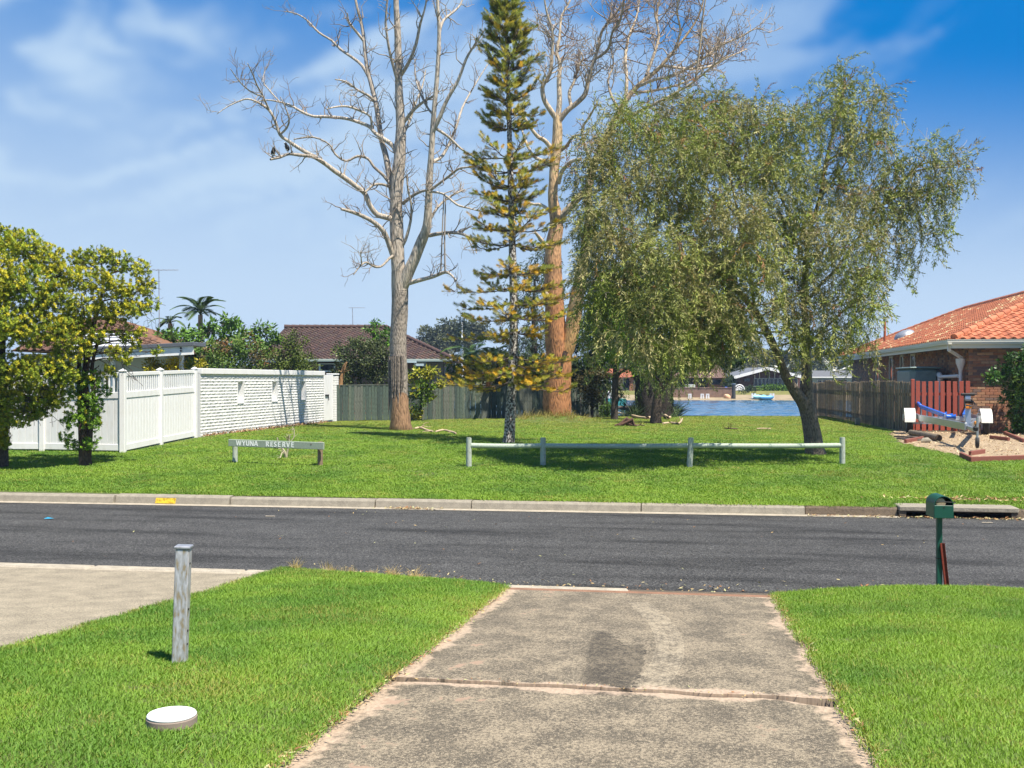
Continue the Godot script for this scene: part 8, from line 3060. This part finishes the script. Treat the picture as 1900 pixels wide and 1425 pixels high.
	var lf := swarm(self, "leaf_litter", M.dead_leaf, M.dry, xs, cs)
	tag(lf, "dry leaves and clippings scattered along the road and driveway edges", "leaves", "", "stuff")
	# chips over the gravel yard
	xs = []
	cs = []
	var lo := patch[0]
	var hi := patch[0]
	for q in patch:
		lo = lo.min(q)
		hi = hi.max(q)
	for i in 5200:
		var q := Vector2(rng.randf_range(lo.x, hi.x), rng.randf_range(lo.y, hi.y))
		if Geometry2D.is_point_in_polygon(q, patch):
			var sc := rng.randf_range(0.5, 1.5)
			xs.append(Transform3D(Basis.from_euler(Vector3(rng.randf_range(-0.5, 0.5), rng.randf() * TAU, rng.randf_range(-0.5, 0.5))).scaled(Vector3(sc, sc, sc)), on_ground(q.x, q.y, 0.025)))
			cs.append([lin(0.5, 0.38, 0.22), lin(0.34, 0.22, 0.12), lin(0.6, 0.5, 0.32), lin(0.2, 0.13, 0.08)][rng.randi() % 4].srgb_to_linear())
	var ch := swarm(self, "wood_chips", M.dead_leaf, M.dry, xs, cs)
	tag(ch, "dry wood chips and leaves over the gravel yard", "wood chips", "", "stuff")
	# weeds
	var wl := [[grounded(1030, 772), 1.5, 60, lin(0.26, 0.22, 0.07), "tall straw-coloured grass round the stripped tree's foot"], [grounded(880, 772), 2.6, 46, lin(0.13, 0.15, 0.04), "rough long grass along the foot of the green fence"]]
	for q in wl:
		var t := thing("long_grass", q[4], "grass", q[0])
		xs = []
		cs = []
		for i in q[2]:
			var p: Vector3 = q[0] + Vector3(rng.randfn() * q[1] * 0.55, 0, rng.randfn() * 0.35)
			p.y = ground(p.x, -p.z)
			xs.append(Transform3D(Basis(Vector3.UP, rng.randf() * TAU).scaled(Vector3.ONE * rng.randf_range(0.6, 1.5)), p - q[0]))
			cs.append((q[3] as Color).srgb_to_linear() * rng.randf_range(0.7, 1.3))
		swarm(t, "blades", M.grass_long, M.blade, xs, cs)
		t.set_meta("kind", "stuff")


# ---------- grass ----------
func make_grass() -> void:
	var xs := []
	var cs := []
	var deep := Color(0.108, 0.226, 0.030)
	var lime := Color(0.222, 0.352, 0.044)
	var straw := Color(0.34, 0.30, 0.08)
	var blade := func(v: float, u: float, y: float, s: float, bias: float, tan_p: float) -> void:
		xs.append(Transform3D(Basis(Vector3.UP, rng.randf() * TAU) * Basis(Vector3.RIGHT, rng.randf_range(-0.12, 0.12)).scaled(Vector3(s, s * rng.randf_range(0.75, 1.25), s)), Vector3(v, y, -u)))
		var k := clampf(0.5 + bias + 0.9 * tone_noise.get_noise_2d(v * 2.2, u * 2.2) + 0.25 * rng.randfn() * 0.6, 0.0, 1.0)
		var c := deep.lerp(lime, k)
		k = clampf(k + 0.5 * tone_noise.get_noise_2d(v * 0.55 + 40.0, u * 0.55), 0.0, 1.0)
		c = deep.lerp(lime, k)
		var bare := maxf(0.0, tone_noise.get_noise_2d(v * 1.3 - 30.0, u * 1.3 + 9.0) - 0.22)
		if rng.randf() < tan_p + bare * 1.1:
			c = c.lerp(straw, rng.randf())
		cs.append(c * rng.randf_range(0.85, 1.15))
	for i in 17000:
		var v := rng.randf_range(-4.47, -1.74)
		var u := lerpf(3.4, lawn_end(v) + 0.02, rng.randf())
		var edge := minf(minf(v + 4.47, -1.74 - v), lawn_end(v) - u)
		blade.call(v, u, lawn_high(v, u) - 0.004, rng.randf_range(0.8, 1.15), -0.1, 0.06 + 0.4 * smoothstep(0.15, 0.0, edge))
	for i in 21000:
		var v := rng.randf_range(0.87, 4.9)
		var u := lerpf(3.4, lawn_end(v) + 0.02, rng.randf())
		var edge := minf(v - 0.87, lawn_end(v) - u)
		blade.call(v, u, lawn_high(v, u) - 0.004, rng.randf_range(0.8, 1.15), 0.22, 0.06 + 0.35 * smoothstep(0.12, 0.0, edge))
	var near := swarm(self, "grass", M.grass_near, M.blade, xs, cs)
	tag(near, "short mown grass of the two front lawns beside the driveway", "grass", "", "stuff")
	xs.clear()
	cs.clear()
	for i in 85000:
		var t := rng.randf()
		var u := 18.25 + 31.0 * pow(t, 1.45)
		var mid := -u * 0.158
		var wide := u * 0.55
		var v := rng.randf_range(mid - wide, mid + wide)
		if u < kerb_u(v) + 0.2 or v > 26.0 or v < -26.0:
			continue
		if Geometry2D.is_point_in_polygon(Vector2(v, u), patch):
			continue
		if v > 3.35 and v < 5.3 and u < kerb_u(v) + 0.5:
			continue
		if v < -13.2 and u > 24.2 or v > 6.5 and u > 35.0:
			continue
		var worn := smoothstep(25.0, 42.0, u) * 0.95 + 0.25 * smoothstep(-11.0, -13.0, v) * smoothstep(24.0, 27.0, u)
		worn += 0.5 * exp(-pow(u - 47.5, 2.0) / 2.0) * smoothstep(1.5, 3.5, v)
		blade.call(v, u, ground(v, u) - 0.005, rng.randf_range(0.75, 1.2), 0.15, 0.05 + worn * 0.8)
	var far := swarm(self, "grass", M.grass_far, M.blade, xs, cs)
	tag(far, "mown grass of the reserve between the kerb and the lake", "grass", "", "stuff")
	# seed heads and dry stalks at the lawn's corner by the street
	xs = []
	cs = []
	for i in 26:
		var v := rng.randf_range(-4.3, -2.6)
		var u := lawn_end(v) - 0.02 + rng.randfn() * 0.03
		xs.append(Transform3D(Basis(Vector3.UP, rng.randf() * TAU).scaled(Vector3.ONE * rng.randf_range(0.2, 0.6)), Vector3(v, lawn_high(v, u), -u)))
		cs.append(Color(0.45, 0.34, 0.16))
	var dry := swarm(self, "dry_grass", M.grass_long, M.blade, xs, cs)
	tag(dry, "dry stalks along the street edge of the left front lawn", "grass", "", "stuff")
